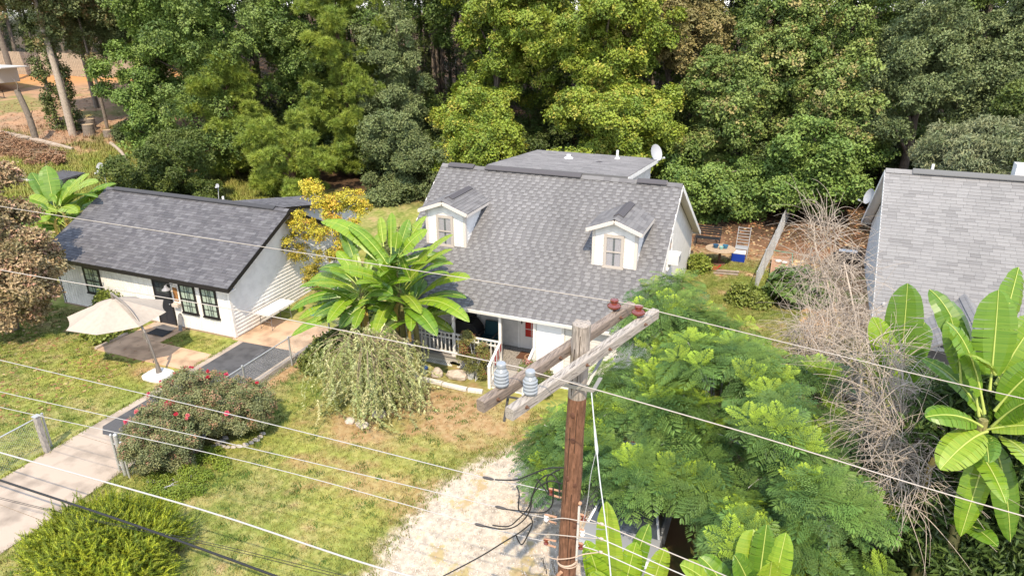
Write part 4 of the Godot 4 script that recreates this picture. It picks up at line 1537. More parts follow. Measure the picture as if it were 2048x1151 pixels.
	while cz > -25.4:
		var cm := MB.new()
		cm.prism([Vector2(-0.17, -0.105), Vector2(0.0, 0.012), Vector2(0.17, -0.105), Vector2(0.17, -0.12), Vector2(0.0, 0.0), Vector2(-0.17, -0.12)], v3(xg, yg + 0.05, cz), v3(xg, yg + 0.044, cz - 0.3), Vector3.RIGHT, Vector3.UP)
		part(rf, "ridge_shingle", cm.mesh(), M("rh_sh_%d" % (rng.randi() % 4)))
		cz -= 0.3
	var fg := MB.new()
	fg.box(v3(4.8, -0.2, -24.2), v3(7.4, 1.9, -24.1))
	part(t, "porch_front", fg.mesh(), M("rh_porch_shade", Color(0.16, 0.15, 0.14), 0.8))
	pipe_vent(t, v3(5.0, 6.2, -29.6), 0.3, 0.05, M("vent_white", Color.WHITE))
	var ch := MB.new()
	ch.box(v3(7.75, 5.4, -30.6), v3(8.3, 6.6, -30.1))
	part(t, "chimney", ch.mesh(), trim)
	# meter mast on the gable wall
	var mm := MB.new()
	mm.tube([v3(3.68, 0.9, -24.9), v3(3.68, 2.4, -24.9)], 0.025, 0.025, 6)
	mm.lathe([Vector2(0.0, 0.0), Vector2(0.06, 0.02), Vector2(0.06, 0.1), Vector2(0.0, 0.18)], v3(3.68, 2.4, -24.9), Vector3.UP, 8)
	part(t, "service_mast", mm.mesh(), M("mast_grey", Color(0.35, 0.35, 0.35), 0.5))

func dish(at: Vector3, face: Vector3, size: float, label: String, foot: Vector3) -> void:
	var t := thing("satellite_dish", label, "satellite dish", foot)
	var f := face.normalized()
	var mb := MB.new()
	var s := f.cross(Vector3.UP).normalized()
	var u := s.cross(f)
	var n := 18
	for k in n:
		var a0 := TAU * k / n
		var a1 := TAU * (k + 1) / n
		var prev0 := at - f * size * 0.12
		var prev1 := prev0
		for j in 4:
			var q := (j + 1) / 4.0
			var p0 := at + (s * cos(a0) * 0.86 + u * sin(a0)) * size * 0.5 * q - f * size * 0.12 * (1.0 - q * q)
			var p1 := at + (s * cos(a1) * 0.86 + u * sin(a1)) * size * 0.5 * q - f * size * 0.12 * (1.0 - q * q)
			if j == 0:
				mb.tri(prev0, p0, p1)
			else:
				mb.quad(prev0, p0, p1, prev1)
			prev0 = p0
			prev1 = p1
	part(t, "reflector", mb.mesh(), M("dish_grey", Color(0.36, 0.37, 0.39), 0.5))
	mb = MB.new()
	mb.tube([at - f * size * 0.13, at - f * size * 0.3 - Vector3.UP * 0.05, foot + Vector3.UP * 0.1, foot], 0.022, 0.022, 6)
	part(t, "mast", mb.mesh(), M("mast_grey", Color(0.35, 0.35, 0.35), 0.5))
	mb = MB.new()
	mb.tube([at - u * size * 0.48, at + f * size * 0.45 - u * size * 0.42], 0.014, 0.014, 6)
	part(t, "feed_arm", mb.mesh(), M("mast_grey"))
	mb = MB.new()
	mb.obox(at + f * size * 0.47 - u * size * 0.40, Vector3(0.1, 0.07, 0.07), Basis(s, u, f))
	part(t, "receiver", mb.mesh(), M("dish_grey"))

func build_hill_buildings() -> void:
	dish(v3(-5.42, 6.15, -29.9), v3(0.75, 0.35, 0.5), 0.75, "grey satellite dish on the back corner of the grey house's rear dormer roof", v3(-5.5, 5.85, -30.0))
	dish(v3(3.42, 4.25, -33.2), v3(-0.8, 0.3, 0.4), 0.7, "white satellite dish at the back corner of the right-hand house's gable", v3(3.62, 3.7, -33.4))
	# flat-roofed shed behind the left banana plant
	var t := thing("shed", "low shed with dark flat roof behind the left banana plant", "shed", v3(-43.0, gh(-43.0, -27.5), -27.5))
	var mb := MB.new()
	mb.box(v3(-45.7, 1.0, -28.6), v3(-40.8, 2.5, -27.0))
	part(t, "wall", mb.mesh(), M("shed_wall", Color(0.6, 0.6, 0.6), 0.7))
	part(t, "roof", plate([Vector2(0, 0), Vector2(5.6, 0), Vector2(5.6, 2.2), Vector2(0, 2.2)], v3(-46.0, 2.52, -26.7), Vector3.RIGHT, v3(0, 0.06, -1).normalized(), v3(0, 1, 0.06).normalized(), 0.1), M("shed_roof", Color(0.085, 0.085, 0.095), 0.85, {"tex": "blotch"}))
	mb = MB.new()
	mb.box(v3(-46.0, 2.38, -26.7), v3(-40.4, 2.535, -26.67))
	part(t, "fascia", mb.mesh(), M("shed_wall"))
	dish(v3(-36.4, 3.6, -27.0), v3(0.1, 0.25, 0.9), 0.7, "pale satellite dish on a pole beside the shed behind the white house", v3(-36.4, 1.6, -27.1))
	dish(v3(-26.6, 3.75, -25.8), v3(0.3, 0.3, 0.9), 0.22, "small pale satellite dish behind the ridge of the white house", v3(-26.6, 2.4, -25.65))
	# white trailer on the slope at the left edge
	var y := gh(-62.5, -38.8)
	t = thing("trailer", "white trailer with a dark red end at the left edge of the slope", "trailer", v3(-62.5, y, -38.8))
	mb = MB.new()
	mb.box(v3(-66.5, y + 0.7, -40.3), v3(-61.6, y + 1.9, -38.3))
	part(t, "body", mb.mesh(), M("trailer_white", Color(0.48, 0.46, 0.44), 0.6))
	mb = MB.new()
	mb.box(v3(-66.6, y + 1.92, -40.4), v3(-60.2, y + 2.0, -38.1))
	part(t, "roof", mb.mesh(), M("trailer_white"))
	mb = MB.new()
	mb.box(v3(-66.5, y + 0.6, -38.296), v3(-62.9, y + 1.8, -38.26))
	part(t, "red_side", mb.mesh(), M("trailer_red", Color(0.22, 0.02, 0.025), 0.5))
	for xw in [-65.2, -62.6]:
		mb = MB.new()
		mb.lathe([Vector2(0.0, -0.1), Vector2(0.36, -0.1), Vector2(0.38, 0.0), Vector2(0.36, 0.1), Vector2(0.0, 0.1)], v3(xw, y + 0.36, -38.25), v3(0, 0, 1), 14)
		part(t, "wheel", mb.mesh(), M("rubber", Color(0.02, 0.02, 0.02), 0.8))

# ---------------------------------------------------------------- fences
# chain link from post to post; pts are ground points
func chain_fence(label: String, pts: Array, h: float, group := "", top_rail := true, mesh_r := 0.0024, pitch := 0.085) -> void:
	var t := thing("chain_link_fence", label, "fence", pts[0], group)
	var galv := M("galvanised", Color(0.48, 0.48, 0.47), 0.45, {"metal": 0.5})
	for i in pts.size():
		var p: Vector3 = pts[i]
		var mb := MB.new()
		mb.tube([p - v3(0, 0.2, 0), p + v3(0, h + 0.03, 0)], 0.032, 0.032, 7)
		mb.lathe([Vector2(0.036, 0.0), Vector2(0.034, 0.03), Vector2(0.0, 0.05)], p + v3(0, h + 0.03, 0), Vector3.UP, 7)
		part(t, "post", mb.mesh(), galv)
		if i == pts.size() - 1:
			break
		var q: Vector3 = pts[i + 1]
		if top_rail:
			mb = MB.new()
			mb.tube([p + v3(0, h, 0), q + v3(0, h, 0)], 0.021, 0.021, 6)
			part(t, "top_rail", mb.mesh(), galv)
		mb = MB.new()
		var len := p.distance_to(q)
		var n := int(len / pitch)
		var rows := int(h / pitch)
		var f := (q - p) / len
		for k in range(-rows, n):
			for s in 2:
				# a wire climbs from bottom to top across the bay, clipped to it
				var u0 := k * pitch
				var u1 := (k + rows) * pitch
				var y0 := 0.03
				var y1 := h - 0.01
				if s == 1:
					var w := y0
					y0 = y1
					y1 = w
				var a0 := maxf(u0, 0.0)
				var a1 := minf(u1, len)
				if a1 - a0 < 0.02:
					continue
				var ya := lerpf(y0, y1, (a0 - u0) / (u1 - u0))
				var yb := lerpf(y0, y1, (a1 - u0) / (u1 - u0))
				var slope_a := p.y + (q.y - p.y) * a0 / len
				var slope_b := p.y + (q.y - p.y) * a1 / len
				var A := v3(p.x + f.x * a0, slope_a + ya, p.z + f.z * a0)
				var B := v3(p.x + f.x * a1, slope_b + yb, p.z + f.z * a1)
				mb.tube([A, B], mesh_r, mesh_r, 3, false)
		part(t, "wire_mesh", mb.mesh(), galv).set_meta("kind", "stuff")

func build_fences() -> void:
	var a := []
	for z in [-10.4, -12.7, -15.0, -17.3, -19.6, -21.9]:
		a.append(v3(-15.72, 0, z))
	chain_fence("long chain link fence between the two driveways' side and the grey house's lawn", a, 1.12)
	a = []
	for z in [-10.6, -8.4, -6.2, -4.0]:
		a.append(v3(-19.12, 0, z))
	chain_fence("chain link fence along the left edge of the concrete driveway", a, 1.1)
	a = []
	for q in [v3(-0.62, 0, -28.3), v3(-0.42, 0, -30.6), v3(-0.15, 0, -33.0), v3(0.05, 0, -35.2), v3(0.26, 0, -37.4), v3(0.6, 0, -41.0)]:
		a.append(v3(q.x, gh(q.x, q.z), q.z))
	chain_fence("tall chain link fence dividing the two back yards", a, 1.15, "", true, 0.003, 0.085)
	# square wooden gate post and the two round gate posts
	var t := thing("gate_post", "weathered square gate post at the left edge of the driveway", "post", v3(-18.98, 0, -10.4))
	var mb := MB.new()
	mb.bar(v3(-18.96, -0.2, -10.36), v3(-18.99, 1.22, -10.36), 0.15, 0.15, v3(0, 0, 1), 0.02)
	part(t, "post", mb.mesh(), M("post_wood", Color(0.34, 0.31, 0.28), 0.85, {"tex": "grain", "scale": v3(3, 0.5, 3), "bump": 0.4}))
	mb = MB.new()
	mb.bar(v3(-18.99, 1.225, -10.36), v3(-18.99, 1.25, -10.36), 0.18, 0.18, v3(0, 0, 1), 0.01)
	part(t, "cap", mb.mesh(), M("galvanised"))
	for k in 2:
		var g := thing("gate_post", ["thin round gate post left of its thicker neighbour by the rose bushes", "thick round gate post right beside the rose bushes"][k], "post", v3(-16.2 + k * 0.28, 0, -10.5 + k * 0.06), "gate posts at the driveway")
		mb = MB.new()
		var r := 0.036 + 0.018 * k
		mb.tube([g.position - v3(0, 0.2, 0), g.position + v3(0, 1.18 + 0.12 * k, 0)], r, r, 9)
		part(g, "post", mb.mesh(), M("galvanised"))
		mb = MB.new()
		mb.lathe([Vector2(r * 1.15, 0.0), Vector2(r * 1.1, 0.04), Vector2(r * 0.5, 0.075), Vector2(0.0, 0.085)], g.position + v3(0, 1.18 + 0.12 * k, 0), Vector3.UP, 9)
		part(g, "cap", mb.mesh(), M("galvanised"))
		if k == 0:
			mb = MB.new()
			for y in [0.25, 0.95]:
				mb.tube([g.position + v3(0.03, y, 0.0), g.position + v3(0.12, y, 0.02)], 0.015, 0.015, 5)
			part(g, "hinge", mb.mesh(), M("galvanised"))
	# board fence on the hilltop
	var f := thing("board_fence", "weathered board fence at the top of the clay slope, upper left corner", "fence", v3(-66, gh(-66, -43), -43))
	var bm := M("fence_board", Color(0.40, 0.32, 0.24), 0.85, {"tex": "grain", "scale": v3(2, 0.3, 2)})
	var p := v3(-72.0, 0, -41.5)
	var q := v3(-55.0, 0, -50.0)
	var n := 125
	for i in n:
		var c := p.lerp(q, float(i) / n)
		var y := gh(c.x, c.z)
		mb = MB.new()
		var bs := Basis(Vector3.UP, atan2(8.5, 17.0))
		mb.obox(v3(c.x, y + 1.0 + rr(-0.02, 0.02), c.z), v3(0.14, 2.0, 0.022), bs)
		part(f, "board", mb.mesh(), bm)
	for hh in [0.5, 1.6]:
		for i in 8:
			mb = MB.new()
			var c := p.lerp(q, float(i) / 8)
			var d := p.lerp(q, float(i + 1) / 8)
			mb.bar(v3(c.x, gh(c.x, c.z) + hh, c.z - 0.05), v3(d.x, gh(d.x, d.z) + hh, d.z - 0.05), 0.05, 0.09)
			part(f, "rail", mb.mesh(), bm)

# ---------------------------------------------------------------- utility pole and wires
func smooth_path(pts: Array, n := 6) -> Array:
	var c := Curve3D.new()
	for i in pts.size():
		var tan3 := Vector3.ZERO
		if i > 0 and i < pts.size() - 1:
			tan3 = (pts[i + 1] - pts[i - 1]) / 6.0
		c.add_point(pts[i], -tan3, tan3)
	var out := []
	for i in pts.size() - 1:
		for k in n:
			out.append(c.sample(i, float(k) / n))
	out.append(pts[-1])
	return out

func cable(called: String, label: String, pts: Array, r: float, m: Material, category := "cable", group := "") -> void:
	var mb := MB.new()
	mb.tube(smooth_path(pts), r, r, 6)
	single(called, mb.mesh(), m, label, category, group)

func build_pole_and_wires() -> void:
	var t := thing("utility_pole", "weathered brown wooden utility pole carrying two long grey crossarms", "utility pole", v3(-2.38, 0, -7.75))
	var low := M("pole_brown", Color(0.175, 0.084, 0.048), 0.85, {"tex": "grain", "scale": v3(2.2, 0.22, 2.2), "bump": 1.2})
	var grey := M("pole_grey", Color(0.33, 0.285, 0.245), 0.9, {"tex": "grain", "scale": v3(2.6, 0.25, 2.6), "bump": 1.2})
	var mb := MB.new()
	# trunk: the lower brown length, then the bleached top
	var pts := []
	for i in 13:
		var y := i * 0.595
		pts.append(v3(-2.38 + 0.18 * y / 8.2 + 0.008 * sin(i * 2.1), y, -7.75))
	mb.tube(pts, 0.155, 0.128, 18)
	var shaft := part(t, "shaft", mb.mesh(), low)
	mb = MB.new()
	var top := []
	for i in 5:
		var y := 7.14 + i * 0.265
		top.append(v3(-2.38 + 0.18 * y / 8.2, y, -7.75))
	mb.tube(top, 0.1285, 0.122, 18, false)
	var cr := FastNoiseLite.new()
	cr.seed = 5
	cr.frequency = 1.4
	# the split, uneven top
	var tc: Vector3 = top[-1]
	for k in 18:
		var a0 := TAU * k / 18
		var a1 := TAU * (k + 1) / 18
		var y0 := 0.03 * cr.get_noise_2d(cos(a0) * 2, sin(a0) * 2)
		var y1 := 0.03 * cr.get_noise_2d(cos(a1) * 2, sin(a1) * 2)
		var p0 := tc + v3(cos(a0) * 0.122, 0, sin(a0) * 0.122)
		var p1 := tc + v3(cos(a1) * 0.122, 0, sin(a1) * 0.122)
		mb.quad(p0, p0 + v3(0, 0.03 + y0, 0), p1 + v3(0, 0.03 + y1, 0), p1)
		mb.tri(tc + v3(0, 0.045, 0), p1 + v3(0, 0.03 + y1, 0), p0 + v3(0, 0.03 + y0, 0))
	part(shaft, "bleached_top", mb.mesh(), grey)
	mb = MB.new()
	for q in [[3.0, 0.12], [5.75, 0.6], [5.85, -0.3], [6.5, 0.1], [5.0, 1.0], [6.9, -0.1]]:
		var x: float = -2.38 + 0.18 * q[0] / 8.2
		var an: float = q[1]
		mb.lathe([Vector2(0.045, 0.0), Vector2(0.03, 0.012), Vector2(0.0, 0.016)], v3(x + sin(an) * 0.128, q[0], -7.75 + cos(an) * 0.128), v3(sin(an), 0, cos(an)), 8, 0.8, 1.2)
	part(shaft, "knot", mb.mesh(), M("knot", Color(0.09, 0.04, 0.024), 0.85))
	# long checks run down the shaft
	mb = MB.new()
	for q in [[4.2, 5.6, 0.25], [5.4, 6.7, -0.35], [3.6, 4.6, 0.55], [6.3, 7.0, 0.3], [7.3, 8.1, 0.15], [7.2, 7.9, -0.4]]:
		var a: float = q[2]
		var r := 0.1315
		var y0: float = q[0]
		var y1: float = q[1]
		var x0 := -2.38 + 0.18 * y0 / 8.2
		var x1 := -2.38 + 0.18 * y1 / 8.2
		var r0 := lerpf(0.155, 0.128, minf(y0 / 7.14, 1.0))
		var r1 := lerpf(0.155, 0.128, minf(y1 / 7.14, 1.0))
		mb.bar(v3(x0 + sin(a) * r0, y0, -7.75 + cos(a) * r0), v3(x1 + sin(a + 0.05) * r1, y1, -7.75 + cos(a + 0.05) * r1), 0.008, 0.006, v3(sin(a), 0, cos(a)))
	part(shaft, "crack", mb.mesh(), M("crack", Color(0.03, 0.018, 0.012), 0.9))
	# crossarms
	var armm := M("arm_grey", Color(0.36, 0.32, 0.28), 0.9, {"tex": "grain", "scale": v3(3.4, 3.4, 0.3), "bump": 1.3})
	var arm_dir := v3(1.03, 0.12, -3.1).normalized()
	var arms := [[v3(-2.555, 7.73, -6.15), v3(-1.52, 7.85, -9.25)], [v3(-2.915, 7.75, -6.15), v3(-1.88, 7.90, -9.25)]]
	for k in 2:
		var a: Vector3 = arms[k][0]
		var b: Vector3 = arms[k][1]
		mb = MB.new()
		mb.bar(a, b, 0.125, 0.155, Vector3.UP, 0.014)
		var arm := part(t, "crossarm", mb.mesh(), armm if k == 0 else M("arm_brown", Color(0.24, 0.19, 0.155), 0.9, {"tex": "grain", "scale": v3(3.4, 3.4, 0.3), "bump": 1.3}))
		mb = MB.new()
		var s := arm_dir.cross(Vector3.UP).normalized()
		for i in 7:
			var c := a.lerp(b, 0.08 + 0.13 * i)
			var w := rr(-0.045, 0.045)
			var l := rr(0.12, 0.3)
			mb.bar(c + s * w + v3(0, 0.0785, 0), c + arm_dir * l + s * (w + rr(-0.006, 0.006)) + v3(0, 0.079, 0), 0.006, 0.003)
			mb.bar(c - s * -0.063 + v3(0, rr(-0.05, 0.05), 0), c + arm_dir * l + s * 0.063 + v3(0, rr(-0.05, 0.05), 0), 0.006, 0.003, s)
		part(arm, "crack", mb.mesh(), M("arm_crack", Color(0.07, 0.055, 0.045), 0.9))
		mb = MB.new()
		for f in [0.07, 0.44, 0.60, 0.88]:
			var c := a.lerp(b, f)
			mb.lathe([Vector2(0.026, 0.0), Vector2(0.024, 0.012), Vector2(0.012, 0.014), Vector2(0.011, 0.04), Vector2(0.0, 0.042)], c + s * 0.063, s, 7)
			mb.lathe([Vector2(0.026, 0.0), Vector2(0.024, 0.012), Vector2(0.012, 0.014), Vector2(0.011, 0.04), Vector2(0.0, 0.042)], c - s * 0.063, -s, 7)
		part(arm, "bolt", mb.mesh(), M("rust", Color(0.16, 0.09, 0.06), 0.7, {"metal": 0.4}))
	# spacing block and bolts between the arms, flat braces below
	var steel := M("brace", Color(0.34, 0.33, 0.31), 0.55, {"metal": 0.5})
	mb = MB.new()
	mb.bar(v3(-2.78, 7.72, -6.5), v3(-2.46, 7.70, -6.55), 0.02, 0.02)
	mb.bar(v3(-2.62, 7.62, -6.15), v3(-2.86, 7.60, -6.9), 0.03, 0.02)
	part(t, "spacer_rod", mb.mesh(), M("rod_dark", Color(0.07, 0.065, 0.06), 0.6))
	for q in [[v3(-1.93, 7.78, -8.35), v3(-2.08, 7.36, -7.72)], [v3(-2.27, 7.80, -8.35), v3(-2.33, 7.36, -7.78)], [v3(-2.2, 7.73, -7.1), v3(-2.08, 7.36, -7.68)], [v3(-2.55, 7.73, -7.1), v3(-2.33, 7.36, -7.72)]]:
		mb = MB.new()
		mb.bar(q[0], q[1], 0.04, 0.012, v3(0, 0.3, 1))
		part(t, "brace", mb.mesh(), steel)
	mb = MB.new()
	mb.bar(v3(-2.45, 7.36, -7.6), v3(-1.96, 7.36, -7.6), 0.05, 0.012, v3(0, 0, 1))
	mb.bar(v3(-1.97, 7.36, -7.6), v3(-1.95, 7.40, -7.9), 0.05, 0.012)
	part(t, "bracket", mb.mesh(), steel)
	# insulators: two grey ribbed posts, two brown pins
	for k in 2:
		var at: Vector3 = [v3(-2.80, 7.855, -6.5), v3(-2.435, 7.83, -6.5)][k]
		mb = MB.new()
		var prof := [Vector2(0.0, 0.0), Vector2(0.075, 0.0)]
		for i in 4:
			var y := 0.02 + i * 0.048
			prof.append_array([Vector2(0.085, y), Vector2(0.098, y + 0.012), Vector2(0.098, y + 0.024), Vector2(0.084, y + 0.034), Vector2(0.080, y + 0.046)])
		prof.append_array([Vector2(0.078, 0.225), Vector2(0.055, 0.25), Vector2(0.05, 0.265), Vector2(0.066, 0.275), Vector2(0.066, 0.315), Vector2(0.055, 0.33), Vector2(0.0, 0.335)])
		for i in prof.size():
			prof[i] = Vector2(prof[i].x * 0.9, prof[i].y * 0.93)
		mb.lathe(prof, at, Vector3.UP, 22)
		part(t, "insulator", mb.mesh(), M("porcelain", Color(0.25, 0.27, 0.29), 0.25, {"spec": 0.5})).set_meta("label", "grey ribbed porcelain insulator")
		at = [v3(-2.055, 7.94, -8.9), v3(-1.70, 7.90, -8.9)][k]
		mb = MB.new()
		mb.lathe([Vector2(0.016, -0.03), Vector2(0.016, 0.05)], at, Vector3.UP, 8)
		mb.lathe([Vector2(0.0, 0.03), Vector2(0.06, 0.04), Vector2(0.098, 0.075), Vector2(0.10, 0.095), Vector2(0.07, 0.125), Vector2(0.05, 0.135), Vector2(0.047, 0.15), Vector2(0.062, 0.165), Vector2(0.058, 0.185), Vector2(0.03, 0.195), Vector2(0.0, 0.197)], at, Vector3.UP, 20)
		part(t, "insulator", mb.mesh(), M("brown_glaze", Color(0.14, 0.028, 0.016), 0.12, {"spec": 0.7})).set_meta("label", "brown glazed pin insulator")
	# spool insulators on clevises, left and right of the shaft, with a pale riser strip
	var clev := M("clevis", Color(0.42, 0.24, 0.15), 0.75)
	for q in [[v3(-2.56, 5.47, -7.72), -1.0, 0], [v3(-2.62, 4.98, -7.72), -1.0, 1], [v3(-2.62, 4.53, -7.72), -1.0, 0], [v3(-2.07, 5.10, -7.78), 1.0, 0], [v3(-2.08, 4.83, -7.78), 1.0, 1], [v3(-2.09, 4.57, -7.78), 1.0, 0]]:
		var at: Vector3 = q[0]
		var s: float = q[1]
		mb = MB.new()
		mb.lathe([Vector2(0.0, -0.045), Vector2(0.036, -0.045), Vector2(0.04, -0.03), Vector2(0.026, -0.012), Vector2(0.026, 0.012), Vector2(0.04, 0.03), Vector2(0.036, 0.045), Vector2(0.0, 0.045)], at, Vector3.UP, 14)
		var sp := part(t, "spool_insulator", mb.mesh(), M("porcelain_white", Color(0.72, 0.72, 0.70), 0.2) if q[2] == 1 else M("brown_glaze"))
		mb = MB.new()
		for y in [-0.052, 0.052]:
			mb.bar(at + v3(s * 0.03, y, 0), at + v3(-s * 0.16, y * 1.1, 0), 0.035, 0.008)
		mb.tube([at + v3(0, -0.06, 0), at + v3(0, 0.06, 0)], 0.008, 0.008, 5)
		part(sp, "clevis", mb.mesh(), clev)
	mb = MB.new()
	mb.bar(v3(-2.135, 4.35, -7.72), v3(-2.125, 5.35, -7.72), 0.03, 0.045, v3(0, 0, 1), 0.006)
	part(t, "riser_strip", mb.mesh(), M("pale_strip", Color(0.55, 0.52, 0.48), 0.7))
	mb = MB.new()
	mb.lathe([Vector2(0.0, 0.0), Vector2(0.03, 0.0), Vector2(0.028, 0.03), Vector2(0.0, 0.04)], v3(-2.12, 5.42, -7.7), v3(1, 0, 0.3).normalized(), 8)
	part(t, "bolt", mb.mesh(), clev)
	for k in 3:
		mb = MB.new()
		var ring := []
		for i in 17:
			var a := TAU * i / 16
			ring.append(v3(-2.285 + cos(a) * 0.152, 4.22 + 0.035 * k + 0.03 * sin(a + k), -7.75 + sin(a) * 0.152))
		mb.tube(ring, 0.011, 0.011, 5)
		part(t, "tie_wire", mb.mesh(), M("tie_wire", Color(0.45, 0.34, 0.26), 0.6))
	mb = MB.new()
	mb.bar(v3(-2.41, 4.02, -7.6), v3(-2.32, 4.17, -7.58), 0.05, 0.03, v3(0, 0, 1), 0.008)
	part(t, "wooden_cleat", mb.mesh(), clev)
	for k in 2:
		mb = MB.new()
		for i in 6:
			var c: Vector3 = [v3(-2.63, 4.28, -7.6), v3(-2.47, 4.30, -7.58)][k] + v3(0.014 * i, -0.045 * i, 0)
			var ring := []
			for j in 9:
				var a := TAU * j / 8
				ring.append(c + (v3(cos(a) * 0.014, sin(a) * 0.03, 0) if i % 2 == 0 else v3(0, sin(a) * 0.03, cos(a) * 0.014)))
			mb.tube(ring, 0.006, 0.006, 4)
		part(t, "chain", mb.mesh(), M("rod_dark"))
	# ---- wires
	var alu := M("aluminium_wire", Color(0.42, 0.40, 0.38), 0.55, {"metal": 0.25})
	var old := M("old_wire", Color(0.38, 0.34, 0.30), 0.65, {"metal": 0.1})
	var blk := M("black_cable", Color(0.018, 0.018, 0.02), 0.5)
	cable("power_line", "upper conductor tied to the two brown insulators at the far ends of the crossarms", [v3(-19.0, 8.3, -8.9), v3(-15.29, 8.17, -8.9), v3(-7.55, 8.13, -8.9), v3(-2.055, 8.095, -8.9), v3(-1.70, 8.07, -8.9), v3(0.71, 7.83, -8.9), v3(3.0, 7.63, -8.9), v3(7.0, 7.4, -8.9)], 0.0068, old, "power line", "wires strung along the street")
	cable("power_line", "upper conductor tied to the two grey insulators at the near ends of the crossarms", [v3(-16.0, 8.1, -6.5), v3(-11.65, 8.09, -6.5), v3(-6.5, 8.19, -6.5), v3(-2.80, 8.15, -6.5), v3(-2.435, 8.125, -6.5), v3(0.01, 7.89, -6.5), v3(2.47, 7.61, -6.5), v3(6.0, 7.4, -6.5)], 0.0068, old, "power line", "wires strung along the street")
	cable("power_line", "topmost of the three slim pale wires dead-ended on the left of the pole", [v3(-19.0, 5.1, -7.75), v3(-14.82, 5.18, -7.75), v3(-8.14, 5.34, -7.75), v3(-3.59, 5.39, -7.75), v3(-3.1, 5.43, -7.75), v3(-2.6, 5.47, -7.72)], 0.0075, alu, "power line", "wires strung along the street")
	cable("power_line", "middle of the three slim pale wires dead-ended on the left of the pole", [v3(-19.0, 4.2, -7.75), v3(-15.18, 4.33, -7.75), v3(-8.26, 4.70, -7.75), v3(-3.39, 4.90, -7.75), v3(-2.66, 4.98, -7.72)], 0.0075, alu, "power line", "wires strung along the street")
	cable("power_line", "lowest of the three slim pale wires dead-ended on the left of the pole", [v3(-19.0, 3.75, -7.75), v3(-15.37, 3.90, -7.75), v3(-8.33, 4.37, -7.75), v3(-3.73, 4.44, -7.75), v3(-2.66, 4.53, -7.72)], 0.0075, alu, "power line", "wires strung along the street")
	cable("power_line", "thick pale cable crossing the lawn below the slim wires", [v3(-19.0, 3.3, -7.0), v3(-14.42, 3.46, -7.0), v3(-8.91, 3.72, -7.0), v3(-4.61, 3.77, -7.0), v3(-2.5, 3.72, -7.6)], 0.016, M("pale_cable", Color(0.38, 0.365, 0.35), 0.6), "cable", "wires strung along the street")
	cable("power_line", "thick black cable crossing the lower left corner above the juniper", [v3(-19.0, 2.8, -6.8), v3(-14.34, 2.92, -6.8), v3(-10.47, 3.01, -6.8), v3(-7.10, 2.99, -6.8), v3(-4.74, 2.95, -6.8), v3(-2.5, 3.0, -7.6)], 0.024, blk, "cable", "wires strung along the street")
	for k in 2:
		cable("telephone_line", ["thin dark wire just right of the thick black cable, the upper of two", "thin dark wire just right of the thick black cable, the lower of two"][k], [v3(-17.0, 1.2 - 0.05 * k, -7.6), v3(-13.3, 1.64 - 0.04 * k, -7.6), v3(-9.6, 2.20 - 0.06 * k, -7.6), v3(-6.06, 2.59 - 0.07 * k, -7.6), v3(-2.5, 2.9, -7.65)], 0.006, blk, "wire", "thin dark wires by the black cable")
	for k in 3:
		var st: Vector3 = [v3(-2.07, 5.10, -7.78), v3(-2.08, 4.83, -7.78), v3(-2.09, 4.57, -7.78)][k]
		var pth: Array = [[st, v3(-1.8, 5.06, -7.8), v3(-0.38, 4.81, -7.8), v3(0.95, 4.6, -7.8), v3(5.0, 4.2, -7.8)], [st, v3(-1.79, 4.79, -7.8), v3(-0.58, 4.55, -7.8), v3(0.74, 4.3, -7.8), v3(5.0, 3.9, -7.8)], [st, v3(-1.79, 4.54, -7.8), v3(-1.02, 4.39, -7.8), v3(0.23, 4.18, -7.8), v3(5.0, 3.6, -7.8)]][k]
		cable("power_line", ["uppermost pale wire leaving the right side of the pole's spools", "middle bright wire leaving the right side of the pole's spools", "lowest pale wire leaving the right side of the pole's spools"][k], pth, 0.009, alu if k > 0 else old, "power line", "wires strung along the street")
		var cl := MB.new()
		var cc: Vector3 = pth[1]
		cl.lathe([Vector2(0.0, -0.03), Vector2(0.02, -0.025), Vector2(0.024, 0.0), Vector2(0.02, 0.025), Vector2(0.0, 0.03)], cc + v3(0, 0.004, 0), Vector3.RIGHT, 8)
		single("wire_clamp", cl.mesh(), M("clamp_pink", Color(0.48, 0.36, 0.32), 0.5), ["clamp on the uppermost right-hand wire", "clamp on the middle right-hand wire", "clamp on the lowest right-hand wire"][k], "clamp", "clamps on the right-hand wires")
	# bridging wires across the face of the shaft
	cable("jumper_wire", "upper pale jumper wire bowed across the front of the pole", [v3(-2.60, 5.0, -7.70), v3(-2.48, 5.14, -7.54), v3(-2.3, 5.2, -7.56), v3(-2.0, 5.2, -7.6), v3(-1.8, 5.07, -7.79)], 0.008, old, "wire", "jumpers across the pole")
	cable("jumper_wire", "middle pale jumper wire bowed across the front of the pole", [v3(-2.95, 4.6, -7.74), v3(-2.7, 4.75, -7.6), v3(-2.4, 4.88, -7.54), v3(-2.1, 4.92, -7.57), v3(-1.79, 4.80, -7.79)], 0.008, old, "wire", "jumpers across the pole")
	cable("jumper_wire", "lowest pale jumper wire bowed across the front of the pole", [v3(-2.66, 4.36, -7.68), v3(-2.45, 4.42, -7.54), v3(-2.2, 4.5, -7.55), v3(-1.98, 4.6, -7.62), v3(-1.79, 4.55, -7.79)], 0.008, M("tie_wire"), "wire", "jumpers across the pole")
